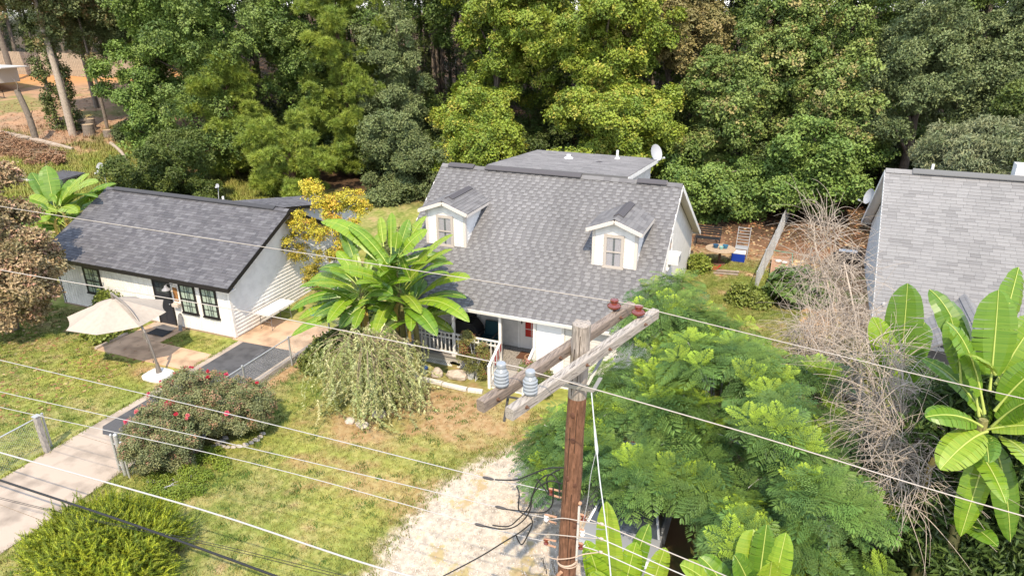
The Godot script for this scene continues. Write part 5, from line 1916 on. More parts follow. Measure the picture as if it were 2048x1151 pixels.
	# black splices and the tangle of service drops
	for k in 3:
		var a: Vector3 = [v3(-3.66, 5.40, -7.74), v3(-3.46, 4.91, -7.74), v3(-3.82, 4.455, -7.74)][k]
		var mb2 := MB.new()
		mb2.tube([a, a + v3(0.03, 0.002, 0), a + v3(0.14, 0.006, 0), a + v3(0.18, 0.008, 0)], 0.012, 0.012, 7, true, [0.012, 0.024, 0.022, 0.012])
		single("splice_sleeve", mb2.mesh(), M("splice", Color(0.06, 0.055, 0.055), 0.6), ["black splice sleeve on the topmost left-hand wire", "black splice sleeve on the middle left-hand wire", "black splice sleeve on the lowest left-hand wire"][k], "splice", "splices left of the pole")
	var T := [[v3(-3.46, 5.405, -7.75), v3(-3.12, 5.52, -7.72), v3(-2.87, 5.70, -7.7), v3(-2.60, 5.90, -7.68), v3(-2.36, 5.95, -7.72)],
		[v3(-3.08, 5.44, -7.68), v3(-3.01, 5.38, -7.6), v3(-3.02, 5.11, -7.6), v3(-2.93, 5.04, -7.6), v3(-2.83, 5.02, -7.6), v3(-2.80, 4.90, -7.6), v3(-2.86, 4.70, -7.6), v3(-2.97, 4.45, -7.6), v3(-3.06, 4.60, -7.6)],
		[v3(-3.29, 4.91, -7.74), v3(-3.03, 4.99, -7.7), v3(-2.69, 5.08, -7.68), v3(-2.55, 5.22, -7.66), v3(-2.50, 5.38, -7.64), v3(-2.50, 5.62, -7.64)],
		[v3(-3.50, 4.55, -7.72), v3(-3.21, 4.68, -7.65), v3(-3.04, 4.88, -7.65), v3(-2.88, 5.14, -7.65), v3(-2.82, 5.38, -7.65), v3(-2.75, 5.61, -7.65), v3(-2.64, 5.77, -7.65), v3(-2.51, 5.83, -7.65), v3(-2.41, 5.72, -7.62), v3(-2.38, 5.55, -7.6)],
		[v3(-3.64, 4.47, -7.74), v3(-3.33, 4.63, -7.6), v3(-3.09, 4.78, -7.55), v3(-2.91, 4.99, -7.55), v3(-2.81, 5.22, -7.55), v3(-2.79, 5.45, -7.55), v3(-2.67, 5.66, -7.55), v3(-2.51, 5.80, -7.55), v3(-2.36, 5.76, -7.6)],
		[v3(-2.75, 5.72, -7.62), v3(-2.62, 5.60, -7.6), v3(-2.55, 5.52, -7.6), v3(-2.58, 5.80, -7.6), v3(-2.40, 5.98, -7.62)],
		[v3(-4.6, 3.2, -7.4), v3(-3.81, 3.89, -7.5), v3(-3.51, 4.19, -7.5), v3(-3.22, 4.50, -7.5), v3(-2.98, 4.74, -7.52), v3(-2.81, 4.93, -7.58)]]
	var names := ["black service cable arching from the topmost splice to the shaft", "black drip loop hanging lowest left of the pole", "black cable running level from the middle splice then up the shaft", "black cable looping high beside the shaft from the lowest wire", "black cable curling from the lowest splice up to the shaft", "short black cable coil hugging the shaft", "straight black service drop running down to the lower left"]
	for k in T.size():
		cable("service_cable", names[k], T[k], 0.0105, blk, "cable", "tangled service cables by the pole")
	# guy wire with its clamp
	cable("guy_wire", "pale stranded guy wire slanting down right of the pole", [v3(-2.0, 7.36, -7.62), v3(-1.76, 6.33, -7.30), v3(-1.42, 4.98, -6.90), v3(-0.3, 0.1, -5.3)], 0.009, M("guy_pale", Color(0.55, 0.58, 0.60), 0.5, {"metal": 0.3}), "wire")
	var gc := MB.new()
	gc.tube([v3(-1.90, 6.92, -7.484), v3(-1.83, 6.62, -7.39), v3(-1.815, 6.56, -7.372)], 0.02, 0.02, 7, true, [0.012, 0.024, 0.012])
	single("guy_clamp", gc.mesh(), M("guy_pale"), "clamp sleeve halfway along the guy wire", "clamp")
	cable("ground_wire", "thin pale wire hanging from the guy clamp back to the spools", [v3(-1.83, 6.62, -7.40), v3(-1.92, 6.1, -7.5), v3(-1.99, 5.5, -7.65), v3(-2.08, 4.95, -7.74)], 0.005, M("guy_pale"), "wire")

# ---------------------------------------------------------------- plants
const FOREST := [
	["sweetgum","sweetgum_tree","big mid-green broadleaf tree filling the forest edge behind the roof of the white house",-38.0,7.8,-37.0,5.6,6.8,0.30,95],
	["sweetgum","sweetgum_tree","low dark green broadleaf tree at the woods' left end beside the clay slope",-41.2,5.3,-34.5,2.5,3.9,0.20,40],
	["oak","broadleaf_tree","grey-green broadleaf tree with thin trunk over the dirt clearing, crown reaching out of the picture",-47.3,11.9,-40.0,4.1,3.1,0.20,45],
	["pine","pine_tree","yellow-green pine with soft plumes in front of the big mid-green tree behind the white house",-33.7,5.7,-34.5,2.4,3.4,0.18,34],
	["pine","pine_tree","low spreading pine with thick brown trunk just behind the rear roof of the white house",-28.0,3.2,-33.0,3.3,2.7,0.30,38],
	["pine","pine_tree","tall yellow-green pine with layered boughs left of the grey-green oak",-27.2,8.7,-38.0,2.7,6.3,0.25,46],
	["sweetgum","sweetgum_tree","dark green broadleaf tree wedged between the low spreading pine and the tall layered pine",-32.0,7.8,-40.0,2.4,6.1,0.20,40],
	["oak","oak_tree","dusty grey-green oak between the layered pine and the yellow-green maples",-24.1,8.0,-40.0,2.6,6.1,0.30,60],
	["oak","oak_tree","small grey-green oak with pale leaves beside the left edge of the grey house roof",-21.9,3.6,-35.6,2.3,2.7,0.12,40],
	["maple","maple_tree","tall yellow-green maple behind the left half of the grey house with yellowing tips",-18.3,10.4,-42.0,4.2,5.6,0.30,80],
	["maple","maple_tree","bright yellow-green maple above the rear dormer of the grey house",-11.1,9.6,-42.0,3.7,4.7,0.30,75],
	["maple","maple_tree","low leafy green maple touching the ridge of the grey house",-16.8,5.4,-38.0,3.3,2.2,0.15,42],
	["maple","maple_tree","low bright green maple behind the satellite dish of the grey house",-9.3,6.3,-38.5,3.4,2.2,0.15,42],
	["rusty","broadleaf_tree","tree with brownish-green top at the upper edge of the picture above the dish",-8.2,11.8,-46.0,3.4,2.9,0.25,50],
	["poplar","tulip_poplar_tree","tall green tulip poplar right of the grey house with clustered light leaf tips",-3.0,8.4,-42.0,3.2,5.6,0.30,80],
	["poplar","tulip_poplar_tree","pale-tipped tulip poplar directly behind the dead vine tree",1.5,7.6,-41.0,2.5,4.2,0.30,62],
	["sweetgum","sweetgum_tree","shaded dark green tree hanging low over the backyard table",-3.6,2.9,-38.0,2.3,1.9,0.20,30],
	["sweetgum","sweetgum_tree","shaded green tree filling the gap between the grey house gable and the backyard fence",-6.3,3.3,-41.0,2.2,3.1,0.20,34],
	["sweetgum","sweetgum_tree","mid-green tree low behind the left end of the right-hand grey roof",1.4,4.7,-38.5,2.4,1.9,0.20,36],
	["oak","oak_tree","broad dull green tree above the middle of the right-hand grey roof",5.6,9.3,-41.0,3.0,3.9,0.30,75],
	["oak","oak_tree","grey-green feathery tree in the upper right corner of the woods",8.5,10.3,-40.0,2.1,3.2,0.30,50],
	["cedar","cedar_tree","dark vivid green cedar at the right edge of the picture above the right-hand roof",9.4,7.4,-38.0,1.1,1.9,0.20,24],
	["droop","chestnut_shrub","pale green shrub with drooping narrow leaves just behind the right-hand ridge",7.1,6.4,-34.0,2.3,1.2,0.10,40],
	["cedar","feathery_bush","rounded feathery light green bush behind the left end of the white house ridge",-34.0,3.0,-29.0,3.2,1.9,0.10,40],
]
const BANANA_CENTER_A := [
 [-13.13,2.71,-18.20,-15.46,2.25,-17.30,0.50,0.50],
 [-13.27,2.61,-18.40,-15.04,2.03,-17.20,0.42,0.30],
 [-13.26,2.71,-18.30,-15.34,2.97,-17.80,0.50,0.50],
 [-13.31,2.83,-18.40,-15.89,2.67,-19.00,0.45,0.40],
 [-13.29,3.05,-18.40,-15.23,3.30,-18.80,0.50,0.50],
 [-13.30,3.22,-18.40,-14.44,4.05,-18.90,0.42,0.30],
 [-13.18,3.44,-18.30,-13.46,4.16,-18.60,0.35,0.10],
 [-13.04,2.95,-18.20,-11.58,3.66,-17.20,0.50,0.50],
 [-12.95,2.74,-18.20,-11.22,3.50,-17.30,0.50,0.40],
 [-12.89,2.55,-18.00,-13.36,1.98,-17.20,0.45,0.30],
 [-12.84,2.51,-18.00,-12.62,2.15,-17.00,0.35,0.30],
 [-13.22,3.14,-18.50,-14.68,4.63,-19.60,0.50,0.40],
]
const BANANA_CENTER_B := [
 [-11.92,3.18,-18.90,-15.37,4.89,-19.40,0.62,0.50],
 [-12.03,3.27,-18.90,-15.20,4.74,-19.90,0.55,0.50],
 [-12.02,3.42,-18.80,-14.06,4.93,-19.20,0.55,0.40],
 [-11.82,2.98,-18.60,-12.28,4.34,-17.60,0.55,0.50],
 [-11.87,3.15,-19.00,-9.79,5.20,-18.90,0.55,0.30],
 [-11.75,3.09,-18.90,-9.68,4.80,-18.60,0.50,0.30],
 [-11.64,3.04,-18.80,-9.78,4.42,-18.20,0.45,0.30],
 [-11.84,2.66,-18.70,-9.48,4.26,-17.90,0.60,0.40],
 [-11.25,2.73,-18.90,-8.98,3.98,-18.40,0.60,0.40],
 [-11.50,2.48,-18.60,-8.80,2.69,-17.90,0.55,0.55],
 [-11.56,2.54,-18.30,-9.62,2.36,-17.20,0.60,0.50],
 [-12.11,3.81,-19.20,-11.47,5.31,-20.20,0.55,0.30],
 [-12.03,4.07,-19.10,-11.13,5.01,-19.60,0.55,0.30],
 [-12.04,4.00,-19.00,-11.95,5.23,-19.80,0.40,0.15],
 [-12.38,4.10,-19.20,-12.90,5.27,-20.20,0.42,0.15],
 [-12.66,4.34,-19.20,-12.98,5.26,-19.60,0.38,0.10],
 [-12.01,4.36,-18.90,-11.93,5.02,-19.00,0.42,0.05],
 [-11.45,3.25,-18.90,-11.71,4.35,-18.70,0.25,0.00],
 [-11.39,2.44,-19.00,-9.23,3.17,-18.60,0.50,0.40],
 [-11.51,2.41,-18.50,-10.28,2.17,-18.00,0.40,0.40],
]
const BANANA_RIGHT := [
 [3.56,6.16,-12.00,3.40,7.76,-12.40,0.78,0.10],
 [3.61,6.75,-12.40,3.75,7.99,-13.00,0.62,0.10],
 [3.52,5.82,-11.80,2.72,7.24,-12.00,0.72,0.50],
 [3.58,5.54,-12.20,2.57,7.41,-13.00,0.60,0.50],
 [3.71,5.47,-12.20,2.63,6.26,-12.60,0.60,0.40],
 [3.54,5.57,-11.80,2.61,5.83,-11.30,0.60,0.35],
 [3.60,5.55,-11.70,2.87,5.23,-10.80,0.68,0.35],
 [3.74,5.50,-12.00,4.11,6.26,-11.70,0.55,0.40],
 [3.71,5.80,-12.00,4.14,6.71,-12.00,0.60,0.40],
 [3.70,6.13,-12.30,4.17,7.24,-12.80,0.70,0.30],
 [3.56,6.45,-12.00,3.02,6.98,-11.40,0.50,0.25],
 [3.89,5.33,-12.00,4.31,5.23,-11.20,0.70,0.40],
 [3.71,5.31,-11.80,3.52,3.78,-11.20,0.55,0.30],
 [3.23,6.02,-12.30,2.89,7.11,-12.60,0.50,0.30],
 [3.72,5.35,-11.90,4.31,3.68,-11.50,0.60,0.40],
]
const BANANA_BEHIND_DEAD := [
 [2.75,4.67,-14.60,2.56,6.78,-15.00,0.72,0.15],
 [2.70,4.58,-14.40,2.01,6.10,-14.60,0.55,0.30],
 [2.80,4.37,-14.60,3.02,5.99,-15.00,0.60,0.40],
 [2.80,4.29,-14.40,1.80,5.40,-14.00,0.55,0.40],
 [2.80,4.29,-14.40,3.18,5.21,-14.00,0.50,0.40],
]
const BANANA_BOTTOM := [
 [0.28,2.18,-9.60,-0.78,3.22,-9.40,0.60,0.40],
 [0.22,2.27,-9.60,-0.50,3.14,-9.80,0.50,0.50],
 [0.33,2.37,-9.80,0.30,3.60,-10.30,0.50,0.40],
 [0.52,2.34,-9.80,0.49,3.85,-10.20,0.42,0.15],
 [0.72,2.45,-9.70,0.81,3.78,-10.20,0.42,0.10],
 [0.57,2.52,-9.50,0.05,3.64,-9.50,0.50,0.30],
 [0.63,2.75,-9.30,0.60,3.97,-9.20,0.45,0.40],
 [-1.81,1.12,-9.20,-2.15,3.98,-9.60,0.50,0.20],
 [-1.82,1.32,-9.20,-2.39,3.37,-9.20,0.42,0.30],
 [-1.74,1.55,-9.20,-1.58,3.27,-9.60,0.42,0.30],
 [-1.75,1.36,-9.30,-1.41,3.56,-9.80,0.35,0.40],
 [-1.63,1.49,-9.00,-2.20,3.06,-8.80,0.50,0.35],
 [-1.30,1.74,-9.20,-1.06,3.42,-9.50,0.40,0.30],
]
const BANANA_LEFT := [
 [-32.04,3.32,-21.00,-32.77,5.14,-21.60,0.72,0.10],
 [-32.27,3.23,-21.00,-33.96,4.71,-21.60,0.62,0.20],
 [-32.28,3.18,-21.20,-32.63,4.39,-22.00,0.55,0.20],
 [-32.08,3.20,-21.20,-30.21,4.90,-21.80,0.60,0.30],
 [-32.00,3.14,-21.20,-31.49,4.49,-22.00,0.55,0.30],
 [-31.73,3.15,-21.00,-28.92,4.76,-21.20,0.60,0.40],
 [-31.75,3.08,-21.00,-28.38,4.24,-20.60,0.60,0.40],
 [-32.11,3.16,-20.80,-33.12,3.79,-20.60,0.55,0.40],
 [-31.83,3.18,-20.60,-32.70,3.52,-20.00,0.55,0.40],
 [-31.46,3.15,-20.60,-29.04,3.63,-20.00,0.60,0.40],
 [-31.66,3.13,-20.60,-31.97,2.95,-19.90,0.55,0.40],
 [-31.54,3.43,-20.80,-30.63,4.42,-20.60,0.50,0.10],
]

var sprigs := {}

func leaf_mat(key: String, rough := 0.5, back := 0.35, spec := 0.4) -> StandardMaterial3D:
	return M(key, Color(1, 1, 1), rough, {"vcol": true, "spec": spec, "back": Color(back, back, back * 0.5)})

# n folded leaves in a tuft of radius rad about the origin, facing +y
func sprig(kind: String) -> ArrayMesh:
	if sprigs.has(kind):
		return sprigs[kind]
	var mb := MB.new()
	var r2 := RandomNumberGenerator.new()
	r2.seed = kind.hash() % 10000
	var spec: Array = {"broad": [24, 0.15, 0.36, 0.75, 0.6], "small": [18, 0.13, 0.28, 0.6, 0.8], "tiny": [24, 0.055, 0.15, 0.6, 0.9], "long": [18, 0.20, 0.30, 0.30, 0.9], "round": [14, 0.075, 0.2, 0.85, 0.8], "big": [9, 0.26, 0.3, 0.8, 0.5]}.get(kind, [0, 0, 0, 0, 0])
	if kind == "pine":
		for i in 34:
			var d := Vector3(r2.randf_range(-1, 1), r2.randf_range(-0.25, 1.0), r2.randf_range(-1, 1)).normalized()
			var s := d.cross(Vector3(r2.randf_range(-1, 1), r2.randf_range(-1, 1), r2.randf_range(-1, 1))).normalized() * 0.016
			var l := r2.randf_range(0.22, 0.38)
			mb.tri(d * 0.03 - s, d * 0.03 + s, d * l)
	elif kind == "feather":
		# a soft juniper spray: a bowed axis with short side shoots
		for i in 12:
			var f := i / 11.0
			var c := Vector3(0.05 * sin(f * 3.0), f * 0.34, 0.10 * f * f)
			for k in 3:
				var a := r2.randf() * TAU
				var d := Vector3(cos(a), 0.9, sin(a)).normalized()
				var s := d.cross(Vector3.UP).normalized() * 0.010
				mb.tri(c - s, c + s, c + d * (0.11 * (1.1 - f)) + Vector3(0, 0.01, 0.01))
	else:
		for i in int(spec[0]):
			var p: Vector3 = Vector3(r2.randf_range(-1, 1), r2.randf_range(-0.45, 0.55), r2.randf_range(-1, 1))
			if p.length() > 1.0:
				p = p.normalized() * r2.randf()
			p *= spec[2]
			var nn: Vector3 = (Vector3(r2.randf_range(-1, 1), 0, r2.randf_range(-1, 1)) * float(spec[4]) + Vector3.UP).normalized()
			var t: Vector3 = nn.cross(Vector3(r2.randf_range(-1, 1), r2.randf_range(-1, 1), r2.randf_range(-1, 1))).normalized()
			if kind == "long":
				t = (t + Vector3(0, -0.7, 0)).normalized()
				nn = (nn - t * nn.dot(t)).normalized()
			var s: Vector3 = nn.cross(t)
			var l: float = spec[1] * r2.randf_range(0.75, 1.2)
			var w: float = l * spec[3] * 0.5
			var a: Vector3 = p - t * l * 0.5
			var b: Vector3 = p + t * l * 0.5 - nn * l * 0.12
			var m1: Vector3 = p + s * w + nn * l * 0.1 - t * l * 0.05
			var m2: Vector3 = p - s * w + nn * l * 0.1 - t * l * 0.05
			mb.tri(a, b, m1)
			mb.tri(a, m2, b)
	sprigs[kind] = mb.mesh()
	return sprigs[kind]

# fills a crown: clumps spread through an ellipsoid, sprigs over each clump's sunny shell
func crown(xs: Array, cs: PackedColorArray, c: Vector3, R: Vector3, clumps: int, cr: float, per: int, cols: Array, flat := 0.75, lo := -0.55, inner := 0.5) -> Array:
	var centres := []
	for i in clumps:
		var d := dir()
		var tries := 0
		while d.y < lo and tries < 8:
			d = dir()
			tries += 1
		var k := pow(rng.randf(), 0.45)
		var cc := c + d * R * lerpf(inner, 1.0, k)
		centres.append(cc)
		var tone := rng.randf()
		var size := cr * rr(0.7, 1.25)
		var out := (d + Vector3.UP * 0.5).normalized()
		for j in per:
			var e := (dir() + out * 0.55).normalized()
			var p := cc + e * size * Vector3(1, flat, 1) * rr(0.6, 1.06)
			var nn := (e * 0.7 + Vector3.UP * 0.6 + dir() * 0.45).normalized()
			xs.append(Transform3D(frame_of(nn, rr(0, TAU)).scaled(Vector3.ONE * rr(0.75, 1.2)), p))
			var t := clampf(tone * 0.55 + rng.randf() * 0.6, 0, 1)
			var col: Color = cols[0].lerp(cols[1], t)
			if cols.size() > 2 and rng.randf() < 0.10 + 0.18 * maxf(0.0, e.y) * tone:
				col = cols[2]
			cs.append(vary(col, 0.16))
	return centres

func trunk_and_limbs(t: Node3D, base: Vector3, c: Vector3, R: Vector3, r: float, centres: Array, m: Material, limbs := 8) -> void:
	var mb := MB.new()
	var top := c + Vector3(0, R.y * 0.5, 0)
	var bend := Vector3(rr(-0.3, 0.3), 0, rr(-0.3, 0.3))
	var pts := [base - Vector3(0, 0.3, 0), base.lerp(top, 0.3) + bend, base.lerp(top, 0.6) + bend * 0.7, top]
	mb.tube(smooth_path(pts, 4), r, r * 0.25, 8)
	part(t, "trunk", mb.mesh(), m)
	for i in mini(limbs, centres.size()):
		mb = MB.new()
		var e: Vector3 = centres[i * centres.size() / mini(limbs, centres.size())]
		var h := clampf((e.y - base.y) / maxf(0.1, top.y - base.y) - 0.25, 0.15, 0.85)
		var s := base.lerp(top, h) + bend * (1.0 - h)
		mb.tube(smooth_path([s, s.lerp(e, 0.5) + Vector3(0, 0.15, 0), e], 3), r * 0.35, 0.02, 5)
		part(t, "limb", mb.mesh(), m)

func build_woods() -> void:
	var bark := M("bark_grey", Color(0.19, 0.155, 0.125), 0.9, {"tex": "grain", "scale": v3(2, 0.4, 2), "bump": 0.6})
	var pinebark := M("bark_pine", Color(0.16, 0.095, 0.065), 0.9, {"tex": "grain", "scale": v3(2, 0.5, 2), "bump": 0.6})
	var K := {
		"sweetgum": ["broad", [Color(0.071, 0.130, 0.026), Color(0.195, 0.277, 0.057)], 1.0, 46, 0.75],
		"maple": ["broad", [Color(0.106, 0.171, 0.021), Color(0.254, 0.307, 0.035), Color(0.342, 0.325, 0.053)], 0.95, 46, 0.7],
		"pine": ["pine", [Color(0.124, 0.183, 0.026), Color(0.277, 0.336, 0.050)], 0.85, 75, 0.42],
		"oak": ["small", [Color(0.073, 0.101, 0.035), Color(0.195, 0.236, 0.094)], 1.0, 80, 0.8],
		"rusty": ["broad", [Color(0.142, 0.136, 0.041), Color(0.277, 0.224, 0.088)], 0.95, 46, 0.75],
		"poplar": ["broad", [Color(0.083, 0.139, 0.028), Color(0.218, 0.271, 0.068), Color(0.319, 0.277, 0.106)], 0.95, 46, 0.75],
		"cedar": ["small", [Color(0.045, 0.075, 0.014), Color(0.12, 0.155, 0.035)], 0.8, 90, 0.8],
		"droop": ["long", [Color(0.118, 0.153, 0.065), Color(0.260, 0.277, 0.153)], 0.7, 40, 0.8],
	}
	for f in FOREST:
		var k: Array = K[f[0]]
		var c := v3(f[3], f[4], f[5])
		var rz: float = minf(f[6], 3.4)
		var R := v3(f[6], f[7], rz)
		var base := v3(c.x + rr(-0.4, 0.4), gh(c.x, c.z), c.z - 0.3)
		var t := thing(f[1], f[2], "tree" if not "shrub" in f[1] and not "bush" in f[1] else "bush", base)
		var xs := []
		var cs := PackedColorArray()
		var cen: Array
		if f[0] == "pine":
			# whorls of boughs, each a chain of flat plumes
			cen = []
			var lv := int(f[7] * 2.0 / 1.0) + 1
			for l in lv:
				var y: float = c.y - R.y + 2.0 * R.y * (l + 0.3) / lv
				var reach: float = R.x * (0.5 + 0.55 * sin(PI * clampf((l + 0.7) / lv, 0, 1)))
				for q in 5:
					var a := rr(0, TAU)
					var rq := reach * rr(0.6, 1.15)
					var dy := rr(-0.5, 0.5)
					for g in [0.4, 0.72, 1.0]:
						var cc := v3(c.x + cos(a) * rq * g + rr(-0.25, 0.25), y + dy + rr(-0.2, 0.2) + 0.25 * g * g, c.z + sin(a) * minf(rq, 2.6) * g)
						cen.append(cc)
						crown(xs, cs, cc, v3(0.25, 0.15, 0.25), 1, rr(0.42, 0.68), 34, k[1], 0.72, -1.0)
		else:
			# several overlapping lobes make an uneven outline
			cen = []
			var lobes := 6
			for l in lobes:
				var d := dir()
				var lc := c + d * R * (0.64 if l > 0 else 0.0)
				cen.append_array(crown(xs, cs, lc, R * rr(0.42, 0.66), int(f[9] * 1.75 / lobes), k[2] * 0.78, int(k[3] * 0.66), k[1], k[4] * 0.85, -0.8))
			for l in 3:
				var lc := v3(c.x + rr(-0.8, 0.8) * R.x, c.y - R.y * rr(0.75, 1.0), c.z + rr(0.0, 0.7) * R.z)
				crown(xs, cs, lc, R * 0.3, 4, k[2] * 0.8, k[3], k[1], k[4], -0.9)
		trunk_and_limbs(t, base, c, R, f[8], cen, pinebark if f[0] == "pine" else bark, 10)
		many(t, "crown", sprig(k[0]), leaf_mat("leaf_" + f[0]), xs, cs)
	# the rest of the wood behind reads as one dark mass
	var xs := []
	var cs := PackedColorArray()
	var tr := MB.new()
	for i in 1250:
		var a := deg_to_rad(22.25 + rr(-47, 47))
		var d := rr(53, 74)
		var x := -sin(a) * d
		var z := -cos(a) * d
		if a > deg_to_rad(50.0):
			d = rr(86, 102)
			x = -sin(a) * d
			z = -cos(a) * d
		elif x < -40.0:
			d = rr(64, 84)
			x = -sin(a) * d
			z = -cos(a) * d
		var g := gh(x, z)
		var y := g + rr(0.5, 20.0)
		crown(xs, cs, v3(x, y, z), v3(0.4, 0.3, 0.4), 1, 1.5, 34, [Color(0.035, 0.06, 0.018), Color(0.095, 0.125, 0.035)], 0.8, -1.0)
		if i % 6 == 0:
			tr.tube([v3(x, g - 0.3, z), v3(x + rr(-0.5, 0.5), g + 16.0, z)], 0.2, 0.08, 5)
	for i in 950:
		# the high crowns at the back
		var a := deg_to_rad(22.25 + rr(-46, 28))
		var d := rr(52, 64)
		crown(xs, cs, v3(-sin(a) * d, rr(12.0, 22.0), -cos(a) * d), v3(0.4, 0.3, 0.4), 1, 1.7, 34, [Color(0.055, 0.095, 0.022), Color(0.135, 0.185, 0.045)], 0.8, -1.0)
	for i in 420:
		# younger trees filling the gaps between the front row and the mass behind
		var a := deg_to_rad(22.25 + rr(-42, 27))
		var d := rr(46, 53)
		var x := -sin(a) * d
		var z := -cos(a) * d
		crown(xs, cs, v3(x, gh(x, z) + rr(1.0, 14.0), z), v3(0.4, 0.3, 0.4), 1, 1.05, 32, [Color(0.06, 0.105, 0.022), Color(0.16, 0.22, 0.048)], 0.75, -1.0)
	for i in 330:
		# low growth under the edge of the woods
		var x := -40.0 + rng.randf() * 53.0
		var z := -40.0 - rng.randf() * 8.0
		if x < -12.0:
			z += 2.5
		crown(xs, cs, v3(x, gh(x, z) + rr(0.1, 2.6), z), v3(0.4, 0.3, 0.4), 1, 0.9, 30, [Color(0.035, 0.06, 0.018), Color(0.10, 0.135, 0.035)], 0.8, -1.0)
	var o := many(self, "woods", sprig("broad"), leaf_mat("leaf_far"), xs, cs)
	tag(o, "dark green mass of woodland behind the nearer trees", "woods")
	var tt := single("woodland_trunks", tr.mesh(), bark, "grey trunks standing in the shade of the woodland mass", "trunks")
	tt.set_meta("kind", "stuff")
	# thin trunks over the clay slope with ragged high crowns
	var slim := [
		["tall_tree", "tall bare pale trunk leaning left, tallest on the clay slope", v3(-47.0, 3.7, -33.4), v3(-47.5, 13.0, -33.4), 0.27],
		["slim_tree", "slim dark trunk right of the pale leaning one, at the right of the clearing", v3(-46.4, 3.8, -35.7), v3(-46.8, 11.4, -35.7), 0.13],
		["vine_clad_tree", "vine-clad trunk just right of the pale leaning trunk", v3(-48.1, 3.9, -34.4), v3(-48.4, 12.4, -34.4), 0.15],
		["slim_tree", "ivy-covered trunk just left of the pale leaning trunk", v3(-49.2, 4.0, -34.0), v3(-49.8, 12.4, -34.0), 0.13],
		["slim_tree", "dark trunk standing in front of the board fence", v3(-65.0, 6.2, -42.0), v3(-66.2, 15.5, -42.0), 0.28],
		["slim_tree", "grey trunk at the shady right end of the board fence", v3(-52.0, 4.8, -39.5), v3(-52.8, 13.0, -39.5), 0.22],
	]
	for q in slim:
		var a: Vector3 = q[2]
		var b: Vector3 = q[3]
		var t := thing(q[0], q[1], "tree", v3(a.x, gh(a.x, a.z), a.z))
		var mb := MB.new()
		mb.tube(smooth_path([v3(a.x, gh(a.x, a.z) - 0.3, a.z), a.lerp(b, 0.4) + v3(0.12, 0, 0), a.lerp(b, 0.75), b], 4), q[4], q[4] * 0.45, 9)
		var pale: bool = "pale leaning one" not in q[1] and "bare pale" in q[1]
		part(t, "trunk", mb.mesh(), M("bark_pale", Color(0.40, 0.33, 0.27), 0.9, {"tex": "grain", "scale": v3(2, 0.4, 2), "bump": 0.5}) if pale else bark)
		xs = []
		cs = PackedColorArray()
		var cols := [Color(0.075, 0.10, 0.035), Color(0.20, 0.22, 0.085), Color(0.25, 0.18, 0.085)]
		crown(xs, cs, b + v3(0, 0.9, 0), v3(2.5, 2.0, 2.0), 24, 0.75, 40, cols)
		if "vine" in q[1] or "ivy" in q[1]:
			for i in 14:
				crown(xs, cs, a.lerp(b, i / 14.0), v3(0.2, 0.3, 0.2), 1, 0.42, 16, [Color(0.05, 0.075, 0.02), Color(0.14, 0.16, 0.05)], 1.2, -1.0)
		else:
			for i in 5:
				crown(xs, cs, a.lerp(b, 0.6 + 0.07 * i) + v3(rr(-0.8, 0.8), 0, rr(-0.6, 0.6)), v3(0.2, 0.3, 0.2), 1, 0.5, 18, cols, 0.8, -1.0)
		many(t, "crown", sprig("broad"), leaf_mat("leaf_slim"), xs, cs)
	# broken trunk
	var t := thing("broken_trunk", "broken-off grey trunk left of the pale leaning tree", "tree trunk", v3(-47.6, 3.6, -31.0))
	var mb := MB.new()
	mb.tube(smooth_path([v3(-47.4, 3.0, -31.0), v3(-47.45, 5.2, -31.0), v3(-48.0, 7.1, -31.0)], 5), 0.22, 0.17, 9)
	mb.tube([v3(-47.9, 6.9, -31.0), v3(-47.6, 7.5, -30.9), v3(-47.9, 7.9, -30.9)], 0.06, 0.01, 5)
	mb.tube([v3(-47.45, 5.3, -31.0), v3(-46.6, 5.9, -30.8)], 0.05, 0.015, 5)
	part(t, "trunk", mb.mesh(), bark)

# ---------------------------------------------------------------- yard plants
func bush(called: String, label: String, c: Vector3, R: Vector3, kind: String, cols: Array, clumps: int, cr: float, per: int, category := "bush", group := "", stems := 6, shoots := 0) -> Node3D:
	var base := v3(c.x, gh(c.x, c.z), c.z)
	var t := thing(called, label, category, base, group)
	var xs := []
	var cs := PackedColorArray()
	var cen := crown(xs, cs, c, R, clumps, cr, per, cols, 0.85, -0.7, 0.35)
	for i in shoots:
		var d := dir()
		d.y = absf(d.y) * 1.2
		crown(xs, cs, c + d.normalized() * R * rr(1.05, 1.32), v3(0.05, 0.08, 0.05), 1, 0.13, 9, cols, 1.3, -1.0)
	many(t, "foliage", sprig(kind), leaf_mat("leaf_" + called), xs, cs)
	var mb := MB.new()
	for i in mini(stems, cen.size()):
		var e: Vector3 = cen[i * cen.size() / mini(stems, cen.size())]
		mb.tube(smooth_path([base + v3(rr(-0.1, 0.1), -0.1, rr(-0.1, 0.1)), base.lerp(e, 0.5) + v3(rr(-0.1, 0.1), 0.1, rr(-0.1, 0.1)), e], 3), 0.022, 0.006, 5)
	part(t, "stems", mb.mesh(), M("twig", Color(0.17, 0.115, 0.075), 0.9))
	return t

